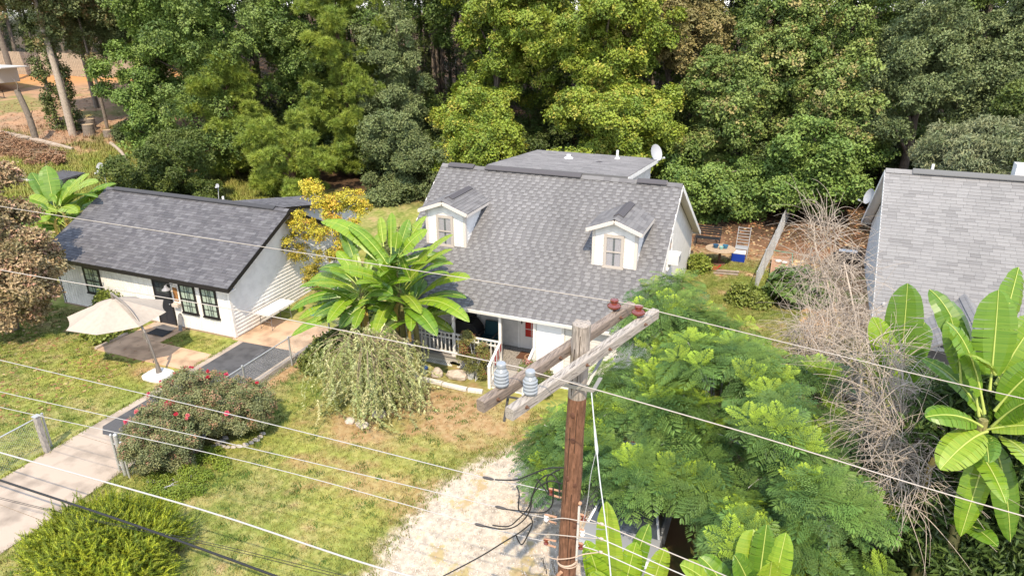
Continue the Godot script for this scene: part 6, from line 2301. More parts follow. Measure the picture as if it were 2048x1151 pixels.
func frond_mesh(pairs: int, len: float) -> ArrayMesh:
	# a twice-divided leaf lying along +z, arching down, its face up; narrow leaflets with air between
	var mb := MB.new()
	for i in pairs:
		var f := (i + 1.0) / pairs
		var c := Vector3(0, -0.42 * len * f * f + 0.06 * len * f, len * f)
		var pl := len * 0.40 * sin(PI * (0.25 + 0.68 * f)) + 0.03
		for s in [-1.0, 1.0]:
			var pd := Vector3(s * 0.8, -0.18, 0.55).normalized()
			for j in 5:
				var g := (j + 0.7) / 5.0
				var p := c + pd * pl * g - Vector3(0, 0.22 * pl * g * g, 0)
				for q in [-1.0, 1.0]:
					var ld: Vector3 = (pd * 0.9 + Vector3(-pd.z, 0, pd.x) * q * 0.62 + Vector3(0, -0.25, 0)).normalized()
					var ll := 0.085 * (1.0 - 0.45 * absf(g - 0.4))
					var ls: Vector3 = ld.cross(Vector3.UP).normalized() * 0.0075
					mb.tri(p, p + ld * ll * 0.45 + ls, p + ld * ll)
					mb.tri(p, p + ld * ll, p + ld * ll * 0.45 - ls)
	return mb.mesh()

func chinaberry(label: String, base: Vector3, blobs: Array, group := "") -> void:
	var t := thing("chinaberry_tree", label, "tree", base, group)
	var xs := []
	var cs := PackedColorArray()
	var mb := MB.new()
	for b in blobs:
		var c: Vector3 = b[0]
		var R: Vector3 = b[1]
		var nroset: int = b[2]
		var sub := []
		for i in maxi(4, nroset / 7):
			var d0 := dir()
			while d0.y < -0.3:
				d0 = dir()
			sub.append(c + d0 * R * rr(0.75, 1.02))
		for i in nroset:
			var d := dir()
			while d.y < -0.35:
				d = dir()
			var p: Vector3 = sub[i % sub.size()] + d * 0.46 * Vector3(1.0, 0.55, 1.0) * pow(rng.randf(), 0.4)
			d = ((p - c) / R).normalized()
			var ax := (d * 0.55 + Vector3.UP * 0.9 + dir() * 0.25).normalized()
			var young := rng.randf() < 0.22 and d.y > 0.0
			if i % 4 == 0:
				mb.tube(smooth_path([c - v3(0, R.y * 0.8, 0), c.lerp(p, 0.5) - v3(0, 0.15, 0), p], 3), 0.02, 0.007, 4, false)
			var nf := 6
			for k in nf:
				var az := TAU * k / nf + rr(-0.3, 0.3)
				var lift := rr(-0.25, 0.5)
				var bs := frame_of(ax, az) * Basis(Vector3.RIGHT, -lift)
				var sc := rr(0.6, 1.3)
				xs.append(Transform3D(bs.scaled(Vector3.ONE * sc), p))
				cs.append(vary(Color(0.048, 0.100, 0.030).lerp(Color(0.130, 0.215, 0.046), rng.randf()), 0.2))
			for k in (7 if young else 2):
				var bs := frame_of(ax, TAU * k / 7.0 + rr(-0.3, 0.3)) * Basis(Vector3.RIGHT, -rr(0.5, 1.0))
				xs.append(Transform3D(bs.scaled(Vector3.ONE * rr(0.5, 0.75)), p + ax * 0.06))
				cs.append(vary(Color(0.26, 0.36, 0.035) if young else Color(0.12, 0.19, 0.035), 0.14))
		mb.tube(smooth_path([base - v3(0, 0.2, 0), base.lerp(c, 0.55) + v3(rr(-0.2, 0.2), 0, rr(-0.2, 0.2)), c], 4), 0.07, 0.03, 7)
	part(t, "trunk", mb.mesh(), M("twig"))
	if not sprigs.has("frond"):
		sprigs["frond"] = frond_mesh(6, 0.55)
	many(t, "crown", sprigs["frond"], leaf_mat("leaf_chinaberry", 0.48, 0.35, 0.3), xs, cs)

func build_yard_plants() -> void:
	# the big feathery tree group in front of the grey house's right half
	chinaberry("tall feathery chinaberry tree overlapping the porch eave, farthest back of its group", v3(-2.4, 0, -17.2), [[v3(-2.55, 3.7, -17.2), v3(1.2, 1.5, 1.1), 80], [v3(-1.5, 3.3, -16.6), v3(1.2, 1.3, 1.0), 60]])
	chinaberry("broad feathery chinaberry tree filling the middle right behind the utility pole", v3(-1.6, 0, -14.9), [[v3(-2.5, 2.7, -14.9), v3(1.0, 1.4, 1.0), 66], [v3(-0.8, 3.3, -15.0), v3(1.5, 1.6, 1.2), 110], [v3(0.6, 3.2, -14.6), v3(1.3, 1.4, 1.1), 80], [v3(-2.6, 1.7, -12.9), v3(0.8, 0.9, 0.8), 34], [v3(-4.35, 1.35, -13.5), v3(0.7, 0.7, 0.7), 40], [v3(-4.1, 2.1, -14.1), v3(0.6, 0.6, 0.6), 30], [v3(-3.55, 1.95, -13.5), v3(0.7, 0.8, 0.7), 40], [v3(-3.45, 2.5, -14.2), v3(0.7, 0.7, 0.7), 34], [v3(-3.0, 3.0, -14.6), v3(0.8, 0.9, 0.7), 34], [v3(-1.5, 3.2, -13.5), v3(0.8, 0.9, 0.6), 40], [v3(-1.7, 2.3, -12.6), v3(0.8, 0.8, 0.6), 34]])
	chinaberry("feathery chinaberry tree reaching towards the dead vine tree", v3(1.2, 0, -13.0), [[v3(0.7, 3.2, -13.3), v3(1.2, 1.4, 1.0), 74], [v3(1.5, 2.9, -12.4), v3(0.9, 1.1, 0.8), 40], [v3(-0.4, 2.4, -12.8), v3(0.9, 0.9, 0.8), 34]])
	chinaberry("small feathery chinaberry at the lower right in front of the dead vine tree", v3(1.5, 0, -11.0), [[v3(1.55, 3.4, -11.2), v3(0.7, 0.9, 0.6), 30], [v3(0.5, 2.7, -11.0), v3(0.8, 0.9, 0.7), 34], [v3(1.9, 2.6, -10.6), v3(0.6, 0.7, 0.6), 18]])
	# weeping willow bush
	var wb := v3(-11.55, 0, -16.2)
	var t := thing("willow", "small weeping willow with grey-green hanging twigs on the lawn before the porch", "tree", wb)
	var st := MB.new()
	var r2 := RandomNumberGenerator.new()
	r2.seed = 77
	var pp := []
	for i in 9:
		pp.append(Vector3(0.16 * sin(i * 0.35), -0.15 * i, 0.05 * sin(i * 0.8)))
	st.tube(pp, 0.006, 0.002, 3, false)
	for i in 58:
		var f := r2.randf() * 7.9
		var p: Vector3 = pp[int(f)].lerp(pp[int(f) + 1], f - int(f))
		var a := r2.randf() * TAU
		var d := Vector3(cos(a) * 0.7, -0.75, sin(a) * 0.7).normalized()
		var s := d.cross(Vector3(r2.randf_range(-1, 1), r2.randf_range(-1, 1), r2.randf_range(-1, 1))).normalized() * 0.010
		var l := r2.randf_range(0.07, 0.13)
		st.tri(p, p + d * l * 0.4 + s, p + d * l)
		st.tri(p, p + d * l, p + d * l * 0.4 - s)
	var xs := []
	var cs := PackedColorArray()
	var br := MB.new()
	br.tube([wb - v3(0, 0.2, 0), wb + v3(0.05, 1.2, 0.0), wb + v3(0.0, 2.2, -0.1)], 0.08, 0.05, 8)
	for i in 88:
		var a := rr(0, TAU)
		var reach := 0.25 + 1.75 * sqrt(rng.randf())
		var h := rr(1.5, 3.1) - reach * 0.42
		var s0 := wb + v3(0, rr(1.0, 2.1), 0)
		var e := wb + v3(cos(a) * reach, h - 0.35, sin(a) * reach * 0.85)
		var mid := s0.lerp(e, 0.5) + v3(0, rr(0.35, 0.95), 0)
		var path := smooth_path([s0, mid, e], 5)
		br.tube(path, 0.018, 0.006, 4, false)
		for j in 9:
			var p: Vector3 = path[mini(2 + j, path.size() - 1)] + v3(rr(-0.18, 0.18), rr(-0.15, 0.1), rr(-0.18, 0.18))
			var tilt := Basis(Vector3.UP, rr(0, TAU)) * Basis(Vector3.RIGHT, rr(-0.55, 0.55) if j % 3 else rr(-1.1, 1.1))
			var sc := rr(0.55, 1.6)
			if p.y - 1.25 * sc < 0.1:
				sc = maxf(0.25, (p.y - 0.08) / 1.25)
			xs.append(Transform3D(tilt.scaled(Vector3(1.1, sc, 1.1)), p))
			cs.append(vary(Color(0.20, 0.24, 0.065).lerp(Color(0.50, 0.49, 0.24), rng.randf()), 0.2))
	part(t, "branches", br.mesh(), M("willow_bark", Color(0.22, 0.17, 0.11), 0.9))
	many(t, "hanging_twigs", st.mesh(), leaf_mat("leaf_willow", 0.45, 0.3, 0.45), xs, cs)
	# juniper at the lower left
	t = thing("juniper", "round feathery yellow-green juniper in the lower left corner", "bush", v3(-13.3, 0, -7.9))
	xs = []
	cs = PackedColorArray()
	for i in 5200:
		var d := dir()
		if d.y < -0.15:
			d.y = -d.y
		var k := lerpf(0.5, 1.0, sqrt(rng.randf()))
		var lump := 1.0 + 0.45 * n_mid.get_noise_3dv(d * 2.2 + Vector3(4, 7, 1))
		var p := v3(-13.3, 0.3, -7.75) + d * v3(1.55, 1.05, 1.45) * k * lump
		var ax := (d * v3(1, 0.7, 1) + Vector3.UP * 0.75 + dir() * 0.5).normalized()
		xs.append(Transform3D(frame_of(ax, rr(0, TAU)).scaled(Vector3.ONE * rr(0.7, 1.25)), p))
		cs.append(vary(Color(0.095, 0.14, 0.014).lerp(Color(0.33, 0.37, 0.026), rng.randf()), 0.18))
	many(t, "foliage", sprig("feather"), leaf_mat("leaf_juniper", 0.55, 0.3), xs, cs)
	# rose bushes by the drive
	var rc := [Color(0.085, 0.11, 0.042), Color(0.245, 0.25, 0.11), Color(0.29, 0.17, 0.10)]
	var rl := ["rose bush nearest the round gate posts, pink-red blooms on its driveway side", "middle rose bush of the row, blooms scattered over its top", "rose bush farthest up the row beside the black driveway patch"]
	var rp := [v3(-15.1, 0.85, -11.2), v3(-15.3, 0.95, -12.6), v3(-14.4, 0.8, -13.2)]
	var rR := [v3(0.75, 0.75, 0.8), v3(0.95, 0.88, 0.95), v3(0.85, 0.68, 0.8)]
	var fm := MB.new()
	for k in 3:
		var n := 6 - k
		for i in n:
			var a := TAU * i / n + k * 0.5
			var d := Vector3(cos(a), 0, sin(a))
			var s := Vector3(-sin(a), 0, cos(a))
			var r0 := 0.07 - 0.018 * k
			var up := 0.02 + 0.03 * k
			fm.quad(d * 0.008, d * r0 * 0.7 + s * r0 * 0.55 + v3(0, up * 0.6, 0), d * r0 + v3(0, up, 0), d * r0 * 0.7 - s * r0 * 0.55 + v3(0, up * 0.6, 0))
	var flower := fm.mesh()
	var reds := [M("petal_red", Color(0.45, 0.025, 0.05), 0.6, {"back": Color(0.3, 0.05, 0.08)}), M("petal_pink", Color(0.50, 0.07, 0.12), 0.6, {"back": Color(0.3, 0.05, 0.1)}), M("petal_rose", Color(0.60, 0.16, 0.17), 0.6, {"back": Color(0.3, 0.1, 0.1)})]
	for k in 3:
		var b := bush("rose_bush", rl[k], rp[k], rR[k] * 1.08, "tiny", rc, 58, 0.25, 30, "rose bush", "rose bushes by the driveway", 10, 46)
		for i in [22, 24, 10][k]:
			var a := rr(PI * 0.75, PI * 1.75) if rng.randf() < 0.75 else rr(0, TAU)
			var el := rr(0.35, 1.2)
			var d := v3(cos(a) * cos(el), sin(el), sin(a) * cos(el))
			var p: Vector3 = rp[k] + d * rR[k] * rr(1.3, 1.5)
			part(b, "flower", flower, reds[rng.randi() % 3], Transform3D(frame_of((d + v3(0, 0.6, 0.4)).normalized(), rr(0, 6)).scaled(Vector3.ONE * rr(0.75, 1.25)), p))
		# a ring of edging stones round the bed
		for i in 9:
			var a := -0.35 + 1.9 * i / 8.0
			var s := MB.new()
			var p := v3(rp[k].x + cos(a) * 0.72, 0.03, rp[k].z + sin(a) * 0.72)
			s.rock(p, v3(0.11, 0.055, 0.075) * rr(0.8, 1.2), 30 + i + k * 11, 4, 7)
			single("edging_stone", s.mesh(), M("edging_stone", Color(0.46, 0.42, 0.37), 0.9, {"tex": "fine"}), ["pale edging stone at the foot of the rose bush by the gate posts", "pale edging stone at the foot of the middle rose bush", "pale edging stone at the foot of the farthest rose bush"][k], "stone", "edging stones of rose bed %d" % (k + 1))
	# maple with browning leaves at the left edge
	t = thing("browning_tree", "round tree with brown and olive leaves at the left edge before the white house", "tree", v3(-28.2, 0, -15.6))
	xs = []
	cs = PackedColorArray()
	var c := v3(-27.9, 3.2, -15.6)
	var cen := []
	for l in [v3(0, 0.3, 0), v3(1.1, 0.2, 0.3), v3(0.8, 1.4, -0.2), v3(-0.9, 0.9, 0.3), v3(0.3, -1.0, 0.9), v3(1.2, -0.9, 0.2), v3(-0.6, -0.8, 0.7), v3(0.2, 2.0, 0.0), v3(1.9, 0.2, -0.2), v3(1.7, -0.7, 0.4), v3(-0.2, 2.9, -0.2), v3(1.0, -1.7, 0.6)]:
		cen.append_array(crown(xs, cs, c + l, v3(0.95, 0.8, 0.95), 13, 0.42, 46, [Color(0.17, 0.15, 0.062), Color(0.37, 0.265, 0.155), Color(0.42, 0.25, 0.165)], 0.7, -0.85, 0.2))
	trunk_and_limbs(t, v3(-28.2, 0, -15.6), c, v3(2.2, 2.5, 2.1), 0.14, cen, M("bark_grey"), 14)
	many(t, "crown", sprig("small"), leaf_mat("leaf_brown"), xs, cs)
	# yellow tree between the houses
	t = thing("yellow_tree", "small tree with yellow and orange leaves between the two houses", "tree", v3(-17.3, 0.2, -22.6))
	xs = []
	cs = PackedColorArray()
	c = v3(-17.3, 3.3, -22.5)
	cen = []
	for q in [v3(-18.3, 5.2, -22.6), v3(-18.0, 4.7, -22.6), v3(-17.6, 4.3, -22.5), v3(-16.6, 4.9, -22.8), v3(-16.3, 4.6, -22.8), v3(-16.9, 4.2, -22.5), v3(-19.0, 3.9, -22.2), v3(-18.4, 3.6, -22.1), v3(-19.3, 2.6, -22.0), v3(-18.6, 2.5, -21.9), v3(-17.8, 3.2, -22.1), v3(-17.1, 3.5, -22.1), v3(-16.5, 3.8, -22.4), v3(-18.2, 1.9, -21.8), v3(-17.4, 2.4, -21.9), v3(-16.7, 2.9, -22.1), v3(-15.8, 4.4, -23.0), v3(-17.9, 1.4, -21.6), v3(-18.9, 3.1, -22.0), v3(-17.2, 4.6, -22.7)]:
		cen.append(q)
		crown(xs, cs, q, v3(0.5, 0.22, 0.4), 6, 0.2, 13, [Color(0.30, 0.31, 0.035), Color(0.54, 0.43, 0.04), Color(0.52, 0.30, 0.05)] if q.y > 2.8 else [Color(0.13, 0.16, 0.03), Color(0.38, 0.28, 0.035)], 0.6, -1.0)
	trunk_and_limbs(t, v3(-17.3, 0.0, -22.6), c, v3(1.5, 1.8, 1.3), 0.07, cen, M("twig"), 20)
	many(t, "crown", sprig("round"), leaf_mat("leaf_yellow", 0.5, 0.4), xs, cs)
	# low plants
	bush("rose_shrub", "tall thin rose shrub with pale flowers before the porch railing", v3(-9.15, 1.0, -18.85), v3(0.42, 1.0, 0.22), "tiny", [Color(0.10, 0.115, 0.03), Color(0.24, 0.22, 0.06), Color(0.22, 0.09, 0.05)], 26, 0.15, 14)
	bush("rose_shrub", "small flowering rose shrub right of the porch steps", v3(-6.9, 0.6, -18.7), v3(0.6, 0.5, 0.3), "tiny", [Color(0.07, 0.10, 0.03), Color(0.17, 0.19, 0.05), Color(0.42, 0.16, 0.14)], 18, 0.26, 28)
	bush("fence_weeds", "low green weeds along the chain link fence behind the willow", v3(-14.6, 0.25, -18.6), v3(0.8, 0.4, 1.6), "small", [Color(0.07, 0.10, 0.025), Color(0.19, 0.21, 0.045)], 34, 0.3, 26, "weeds")
	bush("ground_creeper", "bright green creeper on the lawn at the foot of the rose bushes", v3(-14.2, 0.05, -10.9), v3(0.75, 0.1, 1.3), "tiny", [Color(0.11, 0.17, 0.02), Color(0.20, 0.25, 0.03)], 40, 0.22, 16, "creeper")
	bush("door_shrub", "little leafy shrub under the white house's left window", v3(-25.4, 0.55, -17.8), v3(0.3, 0.5, 0.25), "small", [Color(0.10, 0.14, 0.02), Color(0.22, 0.25, 0.05)], 10, 0.22, 22)
	bush("door_shrub", "row of low leafy plants behind the umbrella beside the walk", v3(-24.3, 0.15, -16.6), v3(0.7, 0.2, 0.6), "small", [Color(0.10, 0.14, 0.02), Color(0.22, 0.25, 0.05)], 16, 0.22, 22)
	bush("dark_shrub", "dark big-leaved shrub in the right-hand back yard by the log pile", v3(1.05, 1.2, -28.6), v3(0.85, 0.55, 0.8), "big", [Color(0.045, 0.09, 0.018), Color(0.105, 0.16, 0.035)], 26, 0.45, 26)
	bush("fence_shrub", "green shrub at the near end of the tall chain link fence", v3(-0.85, 0.85, -27.8), v3(0.6, 0.4, 0.4), "small", [Color(0.09, 0.13, 0.02), Color(0.20, 0.24, 0.05)], 14, 0.3, 26)
	bush("light_shrub", "light green shrub at the back corner of the grey house", v3(-3.2, 1.05, -30.3), v3(0.2, 0.35, 0.25), "small", [Color(0.12, 0.17, 0.02), Color(0.24, 0.28, 0.05)], 14, 0.3, 26)
	bush("light_shrub", "pale green shrub in the strip left of the grey house", v3(-15.8, 1.4, -27.0), v3(1.4, 0.9, 1.6), "small", [Color(0.10, 0.13, 0.04), Color(0.19, 0.21, 0.08)], 36, 0.42, 36)
	bush("slope_bush", "small dark bush at the foot of the woods beside the tree stumps", v3(-43.4, 3.9, -34.8), v3(0.9, 0.6, 0.8), "small", [Color(0.045, 0.07, 0.022), Color(0.11, 0.14, 0.05)], 20, 0.4, 36)
	# dead vine-choked tree
	t = thing("dead_tree", "leafless pale tree of curling vines in front of the right-hand house", "tree", v3(2.3, 0, -17.6))
	var mb := MB.new()
	for q in [[v3(2.3, -0.1, -17.6), v3(2.0, 2.6, -18.3), v3(1.55, 4.6, -19.2), v3(1.0, 5.8, -19.8), v3(0.85, 6.5, -19.9)], [v3(2.4, -0.1, -17.4), v3(2.5, 2.4, -17.4), v3(2.3, 4.0, -17.9), v3(1.7, 5.7, -19.2)], [v3(2.6, -0.1, -16.8), v3(3.0, 1.8, -16.2), v3(3.0, 3.4, -15.4), v3(2.6, 4.6, -15.6)], [v3(2.6, -0.1, -16.4), v3(3.1, 1.8, -14.2), v3(3.0, 3.2, -13.0), v3(2.6, 4.3, -12.6)]]:
		mb.tube(smooth_path(q, 6), 0.06, 0.016, 6)
	var spots := [[v3(1.15, 6.2, -20.0), 0.75, 90], [v3(1.05, 5.3, -19.6), 0.8, 130], [v3(1.6, 5.2, -19.2), 0.9, 130], [v3(1.45, 4.2, -18.0), 0.9, 150], [v3(2.1, 4.4, -17.8), 1.0, 170], [v3(2.2, 5.35, -14.1), 0.8, 120], [v3(1.2, 3.9, -16.8), 0.7, 90], [v3(2.6, 4.45, -12.8), 0.7, 150], [v3(2.74, 3.9, -12.0), 0.55, 60], [v3(2.4, 3.3, -14.9), 0.7, 80], [v3(1.0, 4.25, -17.0), 0.7, 120], [v3(1.9, 3.6, -16.0), 0.8, 110], [v3(2.84, 4.25, -12.2), 0.65, 120], [v3(2.5, 4.9, -13.4), 0.7, 130]]
	for s in spots:
		var s0: Vector3 = s[0]
		var r: float = s[1]
		for i in int(s[2] * 1.15):
			var p := s0 + dir() * r * 0.55 * v3(1, 0.8, 1)
			var d := (dir() + v3(0, 0.55, 0)).normalized()
			var curl := dir() * rr(0.4, 1.6)
			if i % 3 == 0:
				curl *= 1.5
			var pts := [p]
			var seg := rr(0.05, 0.115)
			for k in 15:
				d = (d + curl * 0.35 + v3(0, -0.05 * k * 0.35, 0)).normalized()
				p += d * seg
				pts.append(p)
			var w := rr(0.004, 0.012)
			mb.tube(pts, w, 0.003, 3, false)
	part(t, "vines", mb.mesh(), M("dead_wood", Color(0.42, 0.35, 0.285), 0.9))
	# shady plants at the lower right corner
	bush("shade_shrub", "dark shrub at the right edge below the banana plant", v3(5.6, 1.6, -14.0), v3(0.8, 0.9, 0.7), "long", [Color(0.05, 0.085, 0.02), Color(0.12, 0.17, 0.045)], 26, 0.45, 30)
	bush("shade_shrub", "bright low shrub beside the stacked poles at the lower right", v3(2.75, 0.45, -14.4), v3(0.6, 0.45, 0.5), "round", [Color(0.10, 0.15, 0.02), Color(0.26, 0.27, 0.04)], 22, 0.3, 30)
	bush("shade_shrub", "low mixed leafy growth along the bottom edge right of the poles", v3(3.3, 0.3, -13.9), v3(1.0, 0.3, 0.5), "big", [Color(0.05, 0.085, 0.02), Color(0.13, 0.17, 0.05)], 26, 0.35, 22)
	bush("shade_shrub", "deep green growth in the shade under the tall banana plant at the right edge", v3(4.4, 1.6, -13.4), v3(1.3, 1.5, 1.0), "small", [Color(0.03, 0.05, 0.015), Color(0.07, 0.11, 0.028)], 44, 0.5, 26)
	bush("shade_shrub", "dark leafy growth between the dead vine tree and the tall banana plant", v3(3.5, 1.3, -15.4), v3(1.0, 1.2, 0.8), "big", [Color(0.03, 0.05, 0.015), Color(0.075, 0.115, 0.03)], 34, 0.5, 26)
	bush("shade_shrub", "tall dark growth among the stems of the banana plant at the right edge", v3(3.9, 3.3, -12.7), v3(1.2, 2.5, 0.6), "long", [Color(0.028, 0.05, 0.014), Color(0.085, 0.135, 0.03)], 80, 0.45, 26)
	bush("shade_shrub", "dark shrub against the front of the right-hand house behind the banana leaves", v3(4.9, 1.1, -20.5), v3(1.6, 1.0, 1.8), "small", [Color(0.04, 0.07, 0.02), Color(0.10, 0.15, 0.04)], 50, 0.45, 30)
	bush("olive_shrub", "yellow-green thin growth behind the dead vine tree", v3(2.2, 2.4, -18.4), v3(0.9, 1.2, 0.7), "long", [Color(0.17, 0.19, 0.05), Color(0.31, 0.32, 0.11)], 26, 0.4, 20)
	bush("olive_shrub", "yellowish thin shrub in the shade under the chinaberry trees", v3(0.6, 1.2, -11.9), v3(1.2, 1.0, 0.8), "long", [Color(0.12, 0.11, 0.03), Color(0.23, 0.20, 0.05)], 26, 0.4, 22)

# ---------------------------------------------------------------- banana plants
var banana_mats := []

func banana_leaf(t: Node3D, row: Array, sd: int, wide := 1.0) -> void:
	var base := v3(row[0], row[1], row[2])
	var tip := v3(row[3], row[4], row[5])
	var width: float = row[6] * wide
	var arch: float = row[7]
	var r2 := RandomNumberGenerator.new()
	r2.seed = sd
	var len := base.distance_to(tip)
	var ctl := base.lerp(tip, 0.5) + Vector3.UP * arch * len * 0.62
	var n := 22
	var P := []
	for i in n + 1:
		var f := float(i) / n
		P.append(base * (1 - f) * (1 - f) + ctl * 2.0 * f * (1 - f) + tip * f * f)
	var mb := MB.new()
	var roll := r2.randf_range(-0.45, 0.45)
	var side := []
	var up := []
	for i in n + 1:
		var f: Vector3 = (P[mini(i + 1, n)] - P[maxi(i - 1, 0)]).normalized()
		# an upright leaf turns its face to the light and the street, an arched one upwards
		var hint := (Vector3.UP + v3(0.15, 0, 0.55) * (1.3 if absf(f.y) > 0.7 else 0.7)).normalized()
		var s := f.cross(hint).normalized()
		s = s.rotated(f, roll)
		side.append(s)
		up.append(s.cross(f).normalized())
	var start := 0.14
	for sgn in [-1.0, 1.0]:
		var droop := r2.randf_range(0.05, 0.3)
		var lift := r2.randf_range(0.05, 0.3)
		var off := 0.0
		for i in range(int(start * n), n):
			var f0 := (float(i) / n - start) / (1.0 - start)
			var f1 := (float(i + 1) / n - start) / (1.0 - start)
			f0 = maxf(f0, 0.0)
			var w0 := width * 0.5 * pow(sin(PI * clampf(f0 * 0.9 + 0.06, 0, 1)), 0.55) * (1.0 if f0 < 0.85 else 1.0 - (f0 - 0.85) * 2.2)
			var w1 := width * 0.5 * pow(sin(PI * clampf(f1 * 0.9 + 0.06, 0, 1)), 0.55) * (1.0 if f1 < 0.85 else 1.0 - (f1 - 0.85) * 2.2)
			if f1 > 0.999:
				w1 = 0.012
			off = off * 0.6 + r2.randf_range(-0.012, 0.012)
			var tear := 0.0
			if r2.randf() < 0.2:
				tear = r2.randf_range(0.08, 0.42)
				off = r2.randf_range(-0.035, 0.035)
			var ridge := r2.randf_range(0.0, 0.007) * (1.0 if i % 2 == 0 else -1.0)
			var a: Vector3 = P[i]
			var b: Vector3 = P[i + 1]
			var s0: Vector3 = side[i] * sgn
			var s1: Vector3 = side[i + 1] * sgn
			var u0: Vector3 = up[i]
			var u1: Vector3 = up[i + 1]
			var m0 := a + s0 * w0 * 0.55 + u0 * (w0 * lift * 0.6 + ridge)
			var m1 := b + s1 * w1 * 0.55 + u1 * (w1 * lift * 0.6 + ridge)
			var e0 := a + s0 * w0 + u0 * (w0 * (lift * 0.7 - droop) + off * w0 * 2.0 + ridge)
			var e1 := b + s1 * w1 + u1 * (w1 * (lift * 0.7 - droop) + off * w1 * 2.0 + ridge)
			if tear > 0.0:
				e1 = e1.lerp(e0, tear)
				m1 = m1.lerp(m0, tear * 0.4)
			var ua := Vector2(f0 * 4.0, 0.0)
			var ub := Vector2(f1 * 4.0, 0.0)
			var q := [a, b, m1, m0]
			var q2 := [m0, m1, e1, e0]
			for z in [q, q2]:
				var nn: Vector3 = (z[1] - z[0]).cross(z[2] - z[0])
				if nn.dot(u0) > 0:
					mb.tri(z[0], z[1], z[2], Vector3.ZERO, Vector3.ZERO, Vector3.ZERO, ua, ub, ub)
					mb.tri(z[0], z[2], z[3], Vector3.ZERO, Vector3.ZERO, Vector3.ZERO, ua, ub, ua)
				else:
					mb.tri(z[0], z[2], z[1], Vector3.ZERO, Vector3.ZERO, Vector3.ZERO, ua, ub, ub)
					mb.tri(z[0], z[3], z[2], Vector3.ZERO, Vector3.ZERO, Vector3.ZERO, ua, ua, ub)
	var lf := part(t, "leaf", mb.mesh(null, true), banana_mats[r2.randi() % banana_mats.size()])
	mb = MB.new()
	var rs := []
	for i in n + 1:
		rs.append(lerpf(0.030, 0.006, sqrt(float(i) / n)))
	var Q := []
	for i in n + 1:
		Q.append(P[i] + up[i] * 0.006)
	mb.tube(Q, 0.03, 0.006, 5, false, rs)
	part(lf, "midrib", mb.mesh(), M("midrib", Color(0.36, 0.42, 0.10), 0.45))

func banana_plant(label: String, stems: Array, rows: Array, sd: int, wide := 1.25, extra := 4, size := 1.9, min_cos := -1.0) -> void:
	var base: Vector3 = stems[0][0]
	var t := thing("banana_plant", label, "banana plant", base)
	for s in stems:
		var mb := MB.new()
		mb.tube(smooth_path([s[0] - v3(0, 0.2, 0), (s[0] as Vector3).lerp(s[1], 0.5) + v3(0.04, 0, 0.03), s[1]], 4), 0.14, 0.07, 10)
		part(t, "stem", mb.mesh(), M("banana_stem", Color(0.24, 0.22, 0.08), 0.7, {"tex": "grain", "scale": v3(2, 0.3, 2)}))
	for i in rows.size():
		banana_leaf(t, rows[i], sd + i * 7, wide)
	# younger and lower leaves all round the stems
	for s in stems:
		for i in extra:
			var a := rr(0, TAU)
			while cos(a) < min_cos:
				a = rr(0, TAU)
			var b: Vector3 = s[1] - v3(0, rr(0.0, 0.4) + (s[1].y - s[0].y) * (0.35 * rng.randf() if i % 2 == 0 else 0.0), 0)
			var l := size * rr(0.65, 1.1)
			var up := rr(-0.35, 0.75)
			banana_leaf(t, [b.x, b.y, b.z, b.x + cos(a) * l, b.y + up * l, b.z + sin(a) * l, 0.46, rr(0.25, 0.5)], rng.randi() % 9999, wide)
	# withered leaves hanging down the stem
	for i in 5:
		var s: Array = stems[i % stems.size()]
		var p: Vector3 = (s[0] as Vector3).lerp(s[1], 0.85)
		var a := rr(0, TAU)
		var mb := MB.new()
		var q := [p, p + v3(cos(a) * 0.3, -0.1, sin(a) * 0.3), p + v3(cos(a) * 0.36, -0.6, sin(a) * 0.36), p + v3(cos(a) * 0.3, -1.0, sin(a) * 0.3)]
		var pa := smooth_path(q, 4)
		for k in pa.size() - 1:
			var w0 := 0.1 * sin(PI * (0.1 + 0.85 * k / pa.size()))
			var w1 := 0.1 * sin(PI * (0.1 + 0.85 * (k + 1) / pa.size()))
			var sv := v3(-sin(a), 0, cos(a))
			mb.quad(pa[k] - sv * w0, pa[k] + sv * w0, pa[k + 1] + sv * w1 * 0.6, pa[k + 1] - sv * w1)
		part(t, "withered_leaf", mb.mesh(), M("banana_dry", Color(0.38, 0.27, 0.07), 0.8, {"back": Color(0.3, 0.2, 0.05)}))

